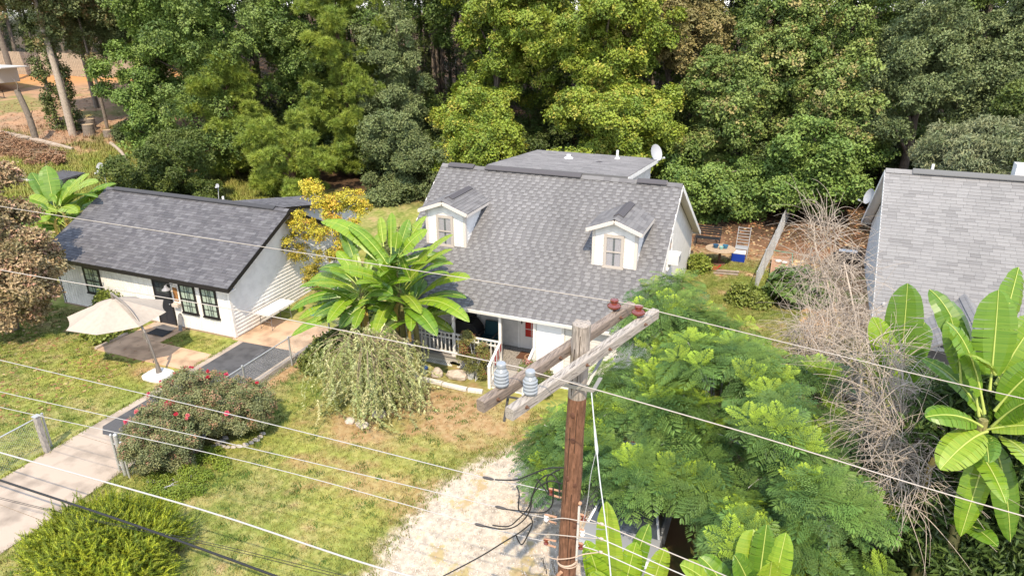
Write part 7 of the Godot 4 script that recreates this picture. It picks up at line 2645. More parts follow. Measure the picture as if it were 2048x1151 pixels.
func build_bananas() -> void:
	var w := 256
	var d := PackedByteArray()
	d.resize(w * 4 * 3)
	var v := 0.8
	for i in w:
		v = clampf(v + rr(-0.04, 0.04), 0.90, 1.0)
		for r in 4:
			for k in 3:
				d[(r * w + i) * 3 + k] = int(255 * (v if k == 1 else v * v))
	var im := Image.create_from_data(w, 4, false, Image.FORMAT_RGB8, d)
	var tx := ImageTexture.create_from_image(im)
	for c in [Color(0.18, 0.275, 0.018), Color(0.23, 0.325, 0.024), Color(0.14, 0.235, 0.02), Color(0.26, 0.335, 0.034), Color(0.11, 0.195, 0.02)]:
		var m := StandardMaterial3D.new()
		m.resource_name = "banana_leaf"
		m.albedo_color = c.linear_to_srgb()
		m.albedo_texture = tx
		m.roughness = 0.38
		m.metallic_specular = 0.45
		m.backlight_enabled = true
		m.backlight = Color(0.62, 0.62, 0.2)
		m.cull_mode = BaseMaterial3D.CULL_DISABLED
		banana_mats.append(m)
	banana_plant("big banana clump before the grey house, its left half over the driveway fence", [[v3(-13.3, 0, -18.5), v3(-13.1, 2.7, -18.3)], [v3(-12.9, 0, -18.3), v3(-13.2, 3.0, -18.4)]], BANANA_CENTER_A, 100, 1.02, 13, 2.4)
	banana_plant("big banana clump before the grey house, its right half leaning over the porch roof", [[v3(-11.9, 0, -18.8), v3(-11.9, 3.0, -18.8)], [v3(-12.3, 0, -19.1), v3(-12.2, 3.8, -19.1)], [v3(-11.3, 0, -18.8), v3(-11.4, 2.6, -18.8)]], BANANA_CENTER_B, 300, 1.02, 11, 2.4)
	banana_plant("tall banana plant with huge upright leaves at the right edge", [[v3(3.7, 0, -12.1), v3(3.6, 5.6, -12.0)], [v3(3.3, 0, -12.3), v3(3.4, 5.5, -12.2)]], BANANA_RIGHT, 500, 0.85, 4, 1.3, -0.1)
	banana_plant("banana plant behind the dead vine tree beside the right-hand house", [[v3(2.9, 0, -14.6), v3(2.8, 4.4, -14.5)]], BANANA_BEHIND_DEAD, 700, 1.0, 2, 1.3, 0.0)
	banana_plant("banana clump along the bottom edge right of the utility pole", [[v3(0.3, 0, -9.7), v3(0.3, 2.3, -9.7)], [v3(0.6, 0, -9.6), v3(0.6, 2.4, -9.5)], [v3(-1.8, 0, -9.2), v3(-1.8, 1.3, -9.2)]], BANANA_BOTTOM, 900, 1.0, 4, 1.2)
	banana_plant("banana clump behind the left end of the white house", [[v3(-31.9, 0.9, -21.0), v3(-31.9, 3.2, -21.0)], [v3(-31.3, 0.9, -21.0), v3(-31.5, 3.2, -21.0)]], BANANA_LEFT, 1100, 1.2, 10, 2.3)

# ---------------------------------------------------------------- things by the white house
func build_white_house_yard() -> void:
	var t := thing("cantilever_umbrella", "beige cantilever umbrella on a curved mast and white base before the black door", "umbrella", v3(-19.6, 0, -14.95))
	var mast := M("mast_bronze", Color(0.22, 0.19, 0.165), 0.45, {"metal": 0.3})
	var mb := MB.new()
	var prof := []
	for i in 20:
		var a := TAU * i / 20
		var cx := cos(a)
		var cz := sin(a)
		prof.append(Vector2(signf(cx) * pow(absf(cx), 0.55) * 0.47, signf(cz) * pow(absf(cz), 0.55) * 0.42))
	mb.prism(prof, v3(-19.6, 0.01, -14.9), v3(-19.6, 0.11, -14.9), Vector3.RIGHT, v3(0, 0, -1))
	var pr2 := []
	for p in prof:
		pr2.append(p * 0.9)
	mb.prism(pr2, v3(-19.6, 0.11, -14.9), v3(-19.6, 0.14, -14.9), Vector3.RIGHT, v3(0, 0, -1))
	part(t, "base", mb.mesh(), M("umbrella_base", Color(0.66, 0.64, 0.60), 0.6, {"tex": "faint"}))
	mb = MB.new()
	mb.lathe([Vector2(0.10, 0.14), Vector2(0.095, 0.2), Vector2(0.06, 0.42), Vector2(0.05, 0.5)], v3(-19.62, 0, -14.97), Vector3.UP, 12)
	part(t, "socket", mb.mesh(), mast)
	var path := smooth_path([v3(-19.62, 0.4, -14.97), v3(-19.78, 1.1, -15.0), v3(-19.98, 1.62, -15.04), v3(-20.35, 2.08, -15.12), v3(-20.9, 2.48, -15.22), v3(-21.56, 2.70, -15.33)], 6)
	mb = MB.new()
	mb.tube(path, 0.045, 0.038, 9)
	part(t, "mast", mb.mesh(), mast)
	mb = MB.new()
	var lower := []
	for p in path:
		if p.y > 1.9:
			lower.append(p + v3(0.05, -0.09, 0.0))
	mb.tube(lower, 0.014, 0.014, 6)
	part(t, "tension_rod", mb.mesh(), mast)
	mb = MB.new()
	mb.obox(v3(-19.93, 1.5, -15.0), v3(0.1, 0.22, 0.1), Basis(v3(0, 0, 1), 0.3))
	mb.tube([v3(-19.88, 1.42, -14.96), v3(-19.78, 1.4, -14.9), v3(-19.76, 1.3, -14.88)], 0.012, 0.012, 6)
	part(t, "crank", mb.mesh(), mast)
	mb = MB.new()
	mb.tube([v3(-19.76, 1.28, -14.9), v3(-19.66, 0.9, -14.86), v3(-19.58, 0.4, -14.84), v3(-19.56, 0.16, -14.84)], 0.006, 0.006, 4)
	mb.lathe([Vector2(0.0, -0.05), Vector2(0.025, 0.0), Vector2(0.0, 0.05)], v3(-19.62, 0.62, -14.85), Vector3.UP, 7)
	part(t, "cord", mb.mesh(), M("rod_dark"))
	mb = MB.new()
	mb.lathe([Vector2(0.0, 0.0), Vector2(0.05, 0.0), Vector2(0.055, 0.12), Vector2(0.06, 0.22), Vector2(0.0, 0.24)], v3(-21.56, 2.50, -15.33), Vector3.UP, 10)
	part(t, "hub", mb.mesh(), mast)
	# canopy: eight panels, each sagging a little between its ribs
	var apex := v3(-21.56, 2.52, -15.33)
	var fab := M("canopy_beige", Color(0.40, 0.34, 0.28), 0.85, {"back": Color(0.3, 0.26, 0.2), "tex": "faint"})
	var R := 1.68
	for k in 8:
		var a0 := TAU * k / 8 + 0.28
		var a1 := TAU * (k + 1) / 8 + 0.28
		mb = MB.new()
		var rings := 6
		var grid := []
		for i in rings + 1:
			var f := float(i) / rings
			var line := []
			for j in 7:
				var g := j / 6.0
				var c0 := v3(cos(a0), 0, sin(a0))
				var c1 := v3(cos(a1), 0, sin(a1))
				var p := c0.lerp(c1, g) * R * f
				var dip := 0.05 * f * sin(PI * g)
				p *= 1.0 - 0.05 * f * sin(PI * g)
				line.append(apex + p + v3(0, -0.62 * pow(f, 1.15) - dip, 0))
			grid.append(line)
		for i in rings:
			for j in 6:
				mb.quad(grid[i][j], grid[i][j + 1], grid[i + 1][j + 1], grid[i + 1][j])
		part(t, "canopy_panel", mb.mesh(), fab)
		mb = MB.new()
		var rp := []
		for i in rings + 1:
			rp.append(grid[i][0] - v3(0, 0.02, 0))
		mb.tube(rp, 0.011, 0.008, 5)
		part(t, "rib", mb.mesh(), mast)
	# folding table along the gable wall
	t = thing("folding_table", "white folding table against the gable wall of the white house", "table", v3(-18.62, 0.03, -19.9))
	mb = MB.new()
	mb.bar(v3(-18.62, 0.755, -19.15), v3(-18.62, 0.755, -20.75), 0.72, 0.045, Vector3.UP, 0.012)
	part(t, "table_top", mb.mesh(), M("table_white", Color(0.74, 0.735, 0.72), 0.5))
	for z in [-19.4, -20.5]:
		for x in [-18.9, -18.34]:
			mb = MB.new()
			mb.tube([v3(x, 0.73, z), v3(x, 0.03, z + (0.05 if z > -20 else -0.05))], 0.014, 0.014, 6)
			part(t, "leg", mb.mesh(), M("table_leg", Color(0.16, 0.15, 0.15), 0.5))
		mb = MB.new()
		mb.tube([v3(-18.9, 0.35, z), v3(-18.34, 0.35, z)], 0.01, 0.01, 5)
		part(t, "brace", mb.mesh(), M("table_leg"))
	t = thing("bucket", "lime green bucket on the concrete at the far end of the folding table", "bucket", v3(-18.45, 0.034, -21.25))
	mb = MB.new()
	mb.lathe([Vector2(0.0, 0.0), Vector2(0.13, 0.0), Vector2(0.17, 0.34), Vector2(0.18, 0.36), Vector2(0.165, 0.36), Vector2(0.125, 0.03), Vector2(0.0, 0.03)], v3(-18.45, 0.034, -21.25), Vector3.UP, 16)
	part(t, "bowl", mb.mesh(), M("bucket_green", Color(0.22, 0.36, 0.03), 0.45))
	mb = MB.new()
	mb.tube(smooth_path([v3(-18.62, 0.37, -21.25), v3(-18.55, 0.52, -21.22), v3(-18.35, 0.52, -21.22), v3(-18.28, 0.37, -21.25)], 5), 0.006, 0.006, 5)
	part(t, "handle", mb.mesh(), M("rod_dark"))
	mb = MB.new()
	mb.lathe([Vector2(0.0, 0.0), Vector2(0.28, 0.0), Vector2(0.34, 0.13), Vector2(0.36, 0.15), Vector2(0.33, 0.15), Vector2(0.27, 0.03), Vector2(0.0, 0.03)], v3(-17.75, 0.034, -21.3), Vector3.UP, 20)
	single("tub", mb.mesh(), M("tub_blue", Color(0.20, 0.42, 0.55), 0.4), "shallow pale blue tub on the concrete behind the banana leaves", "tub")
	# the grey slat leaning by the door, and the black mat flung on the walk
	mb = MB.new()
	mb.bar(v3(-21.80, 0.0, -17.98), v3(-21.88, 0.62, -18.16), 0.2, 0.06, v3(0, 0.3, 1), 0.03)
	mb.lathe([Vector2(0.1, 0.0), Vector2(0.085, 0.05), Vector2(0.05, 0.08), Vector2(0.0, 0.1)], v3(-21.88, 0.6, -18.16), Vector3.UP, 10, 1.0, 0.32)
	single("mail_post", mb.mesh(), M("grey_plastic", Color(0.17, 0.165, 0.165), 0.6), "grey round-topped board leaning on the wall right of the black door", "board")
	mb = MB.new()
	for i in 5:
		for j in 8:
			var x0 := -22.85 + j * 0.11
			var z0 := -17.25 - i * 0.11
			var f := func(x: float, z: float) -> Vector3: return v3(x, 0.045 + 0.03 * maxf(0.0, sin(x * 5.0 + z * 4.0)), z)
			mb.quad(f.call(x0, z0), f.call(x0 + 0.11, z0), f.call(x0 + 0.11, z0 - 0.11), f.call(x0, z0 - 0.11))
	single("door_mat", mb.mesh(), M("mat_black", Color(0.035, 0.035, 0.038), 0.9), "rumpled black mat on the walk in front of the black door", "mat")
	# letterbox with pinkish papers
	t = thing("letter_box", "small open letter box under the lamp beside the black door", "letter box", v3(-21.95, 1.0, -18.2))
	mb = MB.new()
	mb.box(v3(-22.12, 0.98, -18.26), v3(-21.80, 1.10, -18.08))
	part(t, "box", mb.mesh(), M("letter_box", Color(0.55, 0.47, 0.41), 0.7))
	mb = MB.new()
	mb.obox(v3(-21.94, 1.13, -18.14), v3(0.2, 0.09, 0.03), Basis(v3(0, 0, 1), 0.25))
	part(t, "papers", mb.mesh(), M("papers", Color(0.62, 0.48, 0.40), 0.8))

# ---------------------------------------------------------------- porch and bed
func build_porch_things() -> void:
	var y := 0.425
	var t := thing("porch_chair", "teal high-backed chair on the porch left of the door", "chair", v3(-9.25, y, -20.4))
	var teal := M("teal", Color(0.012, 0.045, 0.055), 0.7)
	var leg := M("chair_leg", Color(0.03, 0.03, 0.03), 0.5)
	var mb := MB.new()
	mb.bar(v3(-9.55, y + 0.45, -20.35), v3(-8.95, y + 0.45, -20.35), 0.55, 0.1, Vector3.UP, 0.03)
	part(t, "seat", mb.mesh(), teal)
	mb = MB.new()
	mb.bar(v3(-9.25, y + 0.45, -20.62), v3(-9.25, y + 1.0, -20.72), 0.56, 0.09, v3(0, 0, 1), 0.03)
	part(t, "backrest", mb.mesh(), teal)
	for x in [-9.52, -8.98]:
		for z in [-20.1, -20.62]:
			mb = MB.new()
			mb.tube([v3(x, y, z), v3(x, y + 0.42, z)], 0.018, 0.018, 6)
			part(t, "leg", mb.mesh(), leg)
		mb = MB.new()
		mb.bar(v3(x, y + 0.65, -20.1), v3(x, y + 0.66, -20.65), 0.05, 0.03)
		part(t, "armrest", mb.mesh(), leg)
	t = thing("covered_grill", "dark covered grill on the porch behind the middle railing", "grill", v3(-10.2, y, -20.45))
	mb = MB.new()
	mb.prism([Vector2(-0.62, 0.0), Vector2(0.62, 0.0), Vector2(0.58, 0.75), Vector2(0.36, 1.02), Vector2(-0.30, 1.02), Vector2(-0.58, 0.78)], v3(-10.2, y, -20.2), v3(-10.2, y, -20.75), Vector3.RIGHT, Vector3.UP)
	part(t, "cover", mb.mesh(), M("grill_cover", Color(0.02, 0.02, 0.022), 0.6))
	for x in [-10.6, -9.8]:
		mb = MB.new()
		mb.lathe([Vector2(0.0, -0.03), Vector2(0.09, -0.03), Vector2(0.09, 0.03), Vector2(0.0, 0.03)], v3(x, y + 0.09, -20.17), v3(0, 0, 1), 12)
		part(t, "wheel", mb.mesh(), leg)
	t = thing("garden_chair", "white garden chair with a dark cushion at the banana end of the porch", "chair", v3(-11.3, y, -20.0))
	var wp := M("white_plastic", Color(0.70, 0.70, 0.68), 0.45)
	mb = MB.new()
	mb.bar(v3(-11.6, y + 0.42, -19.95), v3(-11.0, y + 0.42, -19.95), 0.5, 0.035, Vector3.UP, 0.01)
	part(t, "seat", mb.mesh(), wp)
	for i in 5:
		mb = MB.new()
		mb.bar(v3(-11.54 + i * 0.12, y + 0.44, -20.2), v3(-11.54 + i * 0.12, y + 0.92, -20.32), 0.07, 0.02, v3(0, 0, 1))
		part(t, "slat", mb.mesh(), wp)
	mb = MB.new()
	mb.bar(v3(-11.62, y + 0.94, -20.33), v3(-10.98, y + 0.94, -20.33), 0.03, 0.07)
	part(t, "top_rail", mb.mesh(), wp)
	for x in [-11.57, -11.03]:
		for z in [-19.74, -20.2]:
			mb = MB.new()
			mb.tube([v3(x, y, z), v3(x, y + 0.42, z)], 0.02, 0.02, 6)
			part(t, "leg", mb.mesh(), wp)
	mb = MB.new()
	mb.bar(v3(-11.55, y + 0.48, -19.95), v3(-11.05, y + 0.48, -19.95), 0.46, 0.08, Vector3.UP, 0.03)
	part(t, "cushion", mb.mesh(), M("grill_cover"))
	# doormat with a darker oval
	t = thing("door_mat", "brown patterned doormat in front of the red and white front door", "mat", v3(-7.75, y, -20.35))
	mb = MB.new()
	mb.box(v3(-8.1, y + 0.002, -20.66), v3(-7.3, y + 0.016, -20.12))
	part(t, "mat", mb.mesh(), M("mat_brown", Color(0.13, 0.06, 0.035), 0.95, {"tex": "fine", "scale": v3(3, 3, 3)}))
	mb = MB.new()
	mb.lathe([Vector2(0.2, 0.0), Vector2(0.19, 0.003), Vector2(0.0, 0.004)], v3(-7.7, y + 0.0165, -20.39), Vector3.UP, 16, 1.2, 0.8)
	part(t, "oval", mb.mesh(), M("mat_oval", Color(0.32, 0.20, 0.12), 0.95))
	mb = MB.new()
	mb.lathe([Vector2(0.13, 0.0), Vector2(0.12, 0.002), Vector2(0.0, 0.003)], v3(-7.7, y + 0.021, -20.39), Vector3.UP, 16, 1.2, 0.8)
	part(t, "inner_oval", mb.mesh(), M("mat_brown"))
	# red and white cloth over the railing's end
	mb = MB.new()
	for i in 7:
		for j in 3:
			pass
	t = thing("bunting", "red and white striped cloth hung on the handrail by the porch steps", "cloth", v3(-8.42, 1.2, -19.3))
	for i in 6:
		mb = MB.new()
		var z0 := -19.45 + i * 0.12
		var yy := 1.30 - i * 0.055
		var sag := 0.30 + 0.10 * sin(PI * i / 5.0)
		mb.quad(v3(-8.365, yy - sag, z0), v3(-8.36, yy - sag - 0.02, z0 + 0.118), v3(-8.368, yy - 0.055, z0 + 0.118), v3(-8.366, yy, z0))
		part(t, "stripe", mb.mesh(), M("cloth_red", Color(0.45, 0.05, 0.05), 0.8) if i % 2 == 0 else M("cloth_white", Color(0.74, 0.72, 0.70), 0.8))
	# pale edging timbers, boulders, pots
	var wt := M("edging_white", Color(0.64, 0.60, 0.54), 0.85, {"tex": "fine"})
	for q in [[v3(-11.15, 0.07, -18.12), v3(-10.0, 0.07, -18.10), "left"], [v3(-9.95, 0.075, -18.06), v3(-9.05, 0.07, -18.04), "middle"], [v3(-9.0, 0.06, -18.06), v3(-8.5, 0.06, -18.12), "right, shortest"]]:
		mb = MB.new()
		mb.bar(q[0], q[1], 0.16, 0.14, Vector3.UP, 0.025)
		single("edging_block", mb.mesh(), wt, "white edging block before the porch bed, %s of three" % q[2], "edging")
	var rk := M("boulder", Color(0.52, 0.44, 0.37), 0.9, {"tex": "blotch", "scale": Vector3.ONE * 0.9})
	for q in [[v3(-10.45, 0.13, -18.55), v3(0.22, 0.22, 0.20), "pale boulder in the porch bed below the left lattice, taller of two"], [v3(-9.75, 0.1, -18.75), v3(0.42, 0.2, 0.25), "broad pale boulder in the porch bed beside the rose shrub"], [v3(-11.62, 0.06, -14.97), v3(0.17, 0.11, 0.14), "pale stone under the willow, leftmost of three"], [v3(-11.18, 0.06, -14.95), v3(0.22, 0.12, 0.15), "pale stone under the willow, nearest to the street"], [v3(-10.98, 0.07, -15.65), v3(0.26, 0.14, 0.2), "largest pale stone under the willow, nearest to the porch"]]:
		mb = MB.new()
		mb.rock(q[0], q[1], int(q[0].x * -50), 7, 11)
		single("boulder", mb.mesh(), rk, q[2], "stone")
	mb = MB.new()
	mb.lathe([Vector2(0.0, 0.0), Vector2(0.11, 0.0), Vector2(0.15, 0.2), Vector2(0.17, 0.24), Vector2(0.145, 0.24), Vector2(0.12, 0.18), Vector2(0.0, 0.17)], v3(-11.0, 0.0, -18.6), Vector3.UP, 16)
	single("flower_pot", mb.mesh(), M("pot_blue", Color(0.03, 0.07, 0.20), 0.35), "small dark blue flower pot at the banana end of the porch bed", "pot")
	mb = MB.new()
	mb.lathe([Vector2(0.0, 0.0), Vector2(0.12, 0.0), Vector2(0.17, 0.28), Vector2(0.19, 0.30), Vector2(0.16, 0.30), Vector2(0.14, 0.24), Vector2(0.0, 0.23)], v3(-9.3, 0.0, -18.9), Vector3.UP, 16)
	single("flower_pot", mb.mesh(), M("pot_white", Color(0.66, 0.66, 0.66), 0.5), "white flower pot behind the thin rose shrub at the porch lattice", "pot")

# ---------------------------------------------------------------- back yard
func build_back_yard() -> void:
	var g := gh(-2.4, -31.2)
	var c := v3(-2.4, g, -31.2)
	var t := thing("round_table", "round tan garden table with blue pots on it behind the grey house", "table", c)
	var mb := MB.new()
	mb.lathe([Vector2(0.0, 0.70), Vector2(0.66, 0.70), Vector2(0.68, 0.72), Vector2(0.67, 0.745), Vector2(0.0, 0.75)], c, Vector3.UP, 28)
	part(t, "table_top", mb.mesh(), M("table_tan", Color(0.40, 0.29, 0.19), 0.7, {"tex": "fine"}))
	mb = MB.new()
	mb.lathe([Vector2(0.30, 0.0), Vector2(0.28, 0.04), Vector2(0.07, 0.08), Vector2(0.06, 0.69)], c, Vector3.UP, 14)
	part(t, "pedestal", mb.mesh(), M("rust"))
	for q in [[v3(-0.22, 0.75, 0.02), 0.12, Color(0.03, 0.09, 0.17), "dark blue pot on the garden table, leftmost"], [v3(0.04, 0.75, 0.12), 0.09, Color(0.25, 0.45, 0.42), "pale green bowl on the garden table"], [v3(0.2, 0.75, -0.05), 0.12, Color(0.05, 0.16, 0.26), "blue pot on the garden table, rightmost"]]:
		mb = MB.new()
		var r: float = q[1]
		mb.lathe([Vector2(0.0, 0.0), Vector2(r * 0.75, 0.0), Vector2(r, r * 1.0), Vector2(r * 1.12, r * 1.3), Vector2(r * 0.98, r * 1.3), Vector2(r * 0.8, r * 0.5), Vector2(0.0, r * 0.4)], c + q[0], Vector3.UP, 16)
		single("table_pot", mb.mesh(), M("pot" + str(r) + str(q[2]), q[2], 0.3), q[3], "pot")
	var gp := v3(-1.55, gh(-1.55, -32.6), -32.6)
	t = thing("lounge_chair", "grey-white reclining garden chair behind the blue cooler", "chair", gp)
	var wm := M("chair_frame", Color(0.30, 0.30, 0.30), 0.5)
	for i in 7:
		mb = MB.new()
		var f := i / 6.0
		mb.bar(gp + v3(-0.26, 0.42 + 0.75 * f, -0.25 - 0.45 * f), gp + v3(0.26, 0.42 + 0.75 * f, -0.25 - 0.45 * f), 0.02, 0.09, v3(0, 0.5, 0.8))
		part(t, "slat", mb.mesh(), wm)
	mb = MB.new()
	mb.bar(gp + v3(-0.27, 0.40, 0.0), gp + v3(0.27, 0.40, 0.0), 0.5, 0.03)
	part(t, "seat", mb.mesh(), wm)
	for s in [-0.28, 0.28]:
		mb = MB.new()
		mb.tube([gp + v3(s, 0.0, 0.26), gp + v3(s, 0.42, 0.2), gp + v3(s, 0.42, -0.25), gp + v3(s, 1.22, -0.73)], 0.018, 0.018, 6)
		mb.tube([gp + v3(s, 0.0, -0.55), gp + v3(s, 0.42, -0.2)], 0.018, 0.018, 6)
		part(t, "frame", mb.mesh(), wm)
	var cp := v3(-1.62, gh(-1.62, -31.9), -31.9)
	t = thing("cooler", "blue cooler with a white lid beside the round garden table", "cooler", cp)
	mb = MB.new()
	mb.bar(cp + v3(-0.3, 0.2, 0), cp + v3(0.3, 0.2, 0), 0.36, 0.4, Vector3.UP, 0.03)
	part(t, "body", mb.mesh(), M("cooler_blue", Color(0.01, 0.04, 0.30), 0.4))
	mb = MB.new()
	mb.bar(cp + v3(-0.31, 0.44, 0), cp + v3(0.31, 0.44, 0), 0.38, 0.08, Vector3.UP, 0.02)
	part(t, "lid", mb.mesh(), M("table_white"))
	mb = MB.new()
	mb.tube([cp + v3(-0.32, 0.35, 0.15), cp + v3(-0.36, 0.45, 0.15), cp + v3(-0.36, 0.45, -0.15), cp + v3(-0.32, 0.35, -0.15)], 0.012, 0.012, 5)
	part(t, "handle", mb.mesh(), M("table_white"))
	var b := v3(-3.2, gh(-3.2, -33.2), -33.2)
	t = thing("black_bench", "black metal bench in the shade behind the round garden table", "bench", b)
	for i in 4:
		mb = MB.new()
		mb.bar(b + v3(-0.6, 0.45, -0.15 + i * 0.11), b + v3(0.6, 0.45, -0.15 + i * 0.11), 0.08, 0.025)
		part(t, "slat", mb.mesh(), leg_black())
		mb = MB.new()
		mb.bar(b + v3(-0.6, 0.58 + i * 0.11, -0.22 - i * 0.02), b + v3(0.6, 0.58 + i * 0.11, -0.22 - i * 0.02), 0.02, 0.07)
		part(t, "back_slat", mb.mesh(), leg_black())
	for s in [-0.55, 0.55]:
		mb = MB.new()
		mb.tube([b + v3(s, 0, 0.22), b + v3(s, 0.45, 0.2), b + v3(s, 0.45, -0.2), b + v3(s, 0.95, -0.3)], 0.02, 0.02, 6)
		mb.tube([b + v3(s, 0, -0.22), b + v3(s, 0.45, -0.2)], 0.02, 0.02, 6)
		part(t, "frame", mb.mesh(), leg_black())
	# hand cart with red frame, and grey boards lying in the grass
	var k := v3(-2.75, gh(-2.75, -30.3), -30.3)
	t = thing("hand_cart", "small hand cart with red frame lying in front of the garden table", "cart", k)
	mb = MB.new()
	mb.tube([k + v3(-0.5, 0.18, 0.1), k + v3(0.35, 0.14, 0.0), k + v3(0.5, 0.3, -0.05)], 0.02, 0.02, 6)
	mb.tube([k + v3(-0.5, 0.18, -0.2), k + v3(0.35, 0.14, -0.25), k + v3(0.5, 0.3, -0.2)], 0.02, 0.02, 6)
	mb.tube([k + v3(0.5, 0.3, -0.05), k + v3(0.5, 0.3, -0.2)], 0.02, 0.02, 6)
	part(t, "frame", mb.mesh(), M("cart_red", Color(0.42, 0.03, 0.02), 0.5))
	for z in [0.16, -0.26]:
		mb = MB.new()
		mb.lathe([Vector2(0.0, -0.03), Vector2(0.11, -0.03), Vector2(0.12, 0.0), Vector2(0.11, 0.03), Vector2(0.0, 0.03)], k + v3(-0.42, 0.12, z), v3(0, 0, 1), 12)
		part(t, "wheel", mb.mesh(), M("rubber"))
	var wood := M("old_board", Color(0.33, 0.26, 0.20), 0.85, {"tex": "grain", "scale": v3(0.6, 2, 2)})
	for i in 2:
		mb = MB.new()
		var z := -30.15 - i * 0.2
		var gg := gh(-2.0, z)
		mb.bar(v3(-2.5 + i * 0.1, gg + 0.035 + i * 0.03, z), v3(-1.45 + i * 0.03, gg + 0.06 + i * 0.03, z - 0.1), 0.17, 0.035)
		single("loose_board", mb.mesh(), wood, "grey weathered board lying on the ground in front of the garden table", "board", "loose boards by the garden table")
	# raised bed between the fences with stones in it, and the log pile
	t = thing("raised_bed", "long tan raised garden bed beside the tall chain link fence", "raised bed", v3(0.2, 0.9, -30.7))
	var bedw := M("bed_wood", Color(0.42, 0.25, 0.16), 0.85, {"tex": "fine"})
	var co := [v3(-0.1, 0, -29.2), v3(0.6, 0, -29.1), v3(0.68, 0, -32.3), v3(-0.12, 0, -32.2)]
	for i in 4:
		mb = MB.new()
		var a: Vector3 = co[i]
		var d: Vector3 = co[(i + 1) % 4]
		mb.bar(v3(a.x, gh(a.x, a.z) + 0.12, a.z), v3(d.x, gh(d.x, d.z) + 0.12, d.z), 0.05, 0.3)
		part(t, "board", mb.mesh(), bedw)
	mb = MB.new()
	mb.quad(v3(-0.08, gh(0, -29.2) + 0.19, -29.22), v3(0.58, gh(0, -29.2) + 0.19, -29.13), v3(0.66, gh(0, -32.2) + 0.19, -32.25), v3(-0.1, gh(0, -32.2) + 0.19, -32.15))
	part(t, "soil", mb.mesh(), M("bed_soil", Color(0.36, 0.21, 0.13), 0.95, {"tex": "blotch"}))
	mb = MB.new()
	mb.tube([v3(-0.1, gh(0, -32.2) + 0.55, -32.2), v3(0.7, gh(0, -32.2) + 0.45, -32.35), v3(0.72, gh(0, -32) + 0.45, -31.0)], 0.02, 0.02, 6)
	part(t, "green_pipe", mb.mesh(), M("pipe_green", Color(0.08, 0.26, 0.18), 0.5))
	var sn := ["white stone in the raised bed, the pair nearest its far end", "black stone in the middle of the raised bed", "white stone alone in the near half of the raised bed"]
	var si := 0
	for q in [[v3(0.15, 0, -31.8), 0.16, 0], [v3(0.42, 0, -31.7), 0.14, 0], [v3(0.25, 0, -30.75), 0.2, 1], [v3(0.2, 0, -30.2), 0.17, 2]]:
		mb = MB.new()
		var p: Vector3 = q[0]
		mb.rock(v3(p.x, gh(p.x, p.z) + 0.22, p.z), v3(q[1], q[1] * 0.45, q[1] * 0.7), 60 + si, 5, 8)
		si += 1
		single("stone", mb.mesh(), M("stone_white", Color(0.6, 0.58, 0.54), 0.85) if q[2] != 1 else M("stone_black", Color(0.05, 0.05, 0.05), 0.8), sn[q[2]], "stone", "white stones in the raised bed" if q[2] == 0 else "")
	var endm := M("log_end", Color(0.52, 0.34, 0.16), 0.85)
	for i in 14:
		mb = MB.new()
		var lay := i / 5
		var p := v3(0.98 + rr(-0.08, 0.08), 0, -30.3 - (i % 5) * 0.36 + rr(-0.1, 0.1))
		p.y = gh(p.x, p.z) + 0.1 + lay * 0.17
		var a := rr(-0.5, 0.5)
		var d := v3(cos(a) * 0.24, rr(-0.04, 0.04), sin(a) * 0.24)
		mb.tube([p - d, p + d], rr(0.08, 0.12), rr(0.08, 0.12), 8)
		single("split_log", mb.mesh(), endm, ["split yellow firewood log in the bottom layer of the pile right of the raised bed", "split yellow firewood log in the middle layer of the pile right of the raised bed", "split yellow firewood log on top of the pile right of the raised bed"][lay], "log", "firewood logs by the raised bed")
	var dp := v3(2.95, gh(2.95, -32.6), -32.6)
	for i in 5:
		mb = MB.new()
		mb.bar(dp + v3(-0.6 + rr(-0.1, 0.1), 0.08 + i * 0.12, rr(-0.25, 0.25)), dp + v3(0.6, 0.1 + i * 0.12, rr(-0.25, 0.25)), 0.2, 0.11, Vector3.UP, 0.015)
		single("dark_timber", mb.mesh(), M("timber_dark", Color(0.07, 0.055, 0.045), 0.85, {"tex": "grain"}), "dark timber in the stack against the right-hand house's gable wall", "timber", "dark timbers by the right-hand house")
	mb = MB.new()
	mb.bar(dp + v3(-0.35, 0.74, 0.0), dp + v3(0.4, 0.76, 0.05), 0.3, 0.05)
	single("white_slab", mb.mesh(), M("table_white"), "white slab on top of the dark timber stack", "slab")

func leg_black() -> StandardMaterial3D:
	return M("leg_black", Color(0.02, 0.02, 0.022), 0.5)

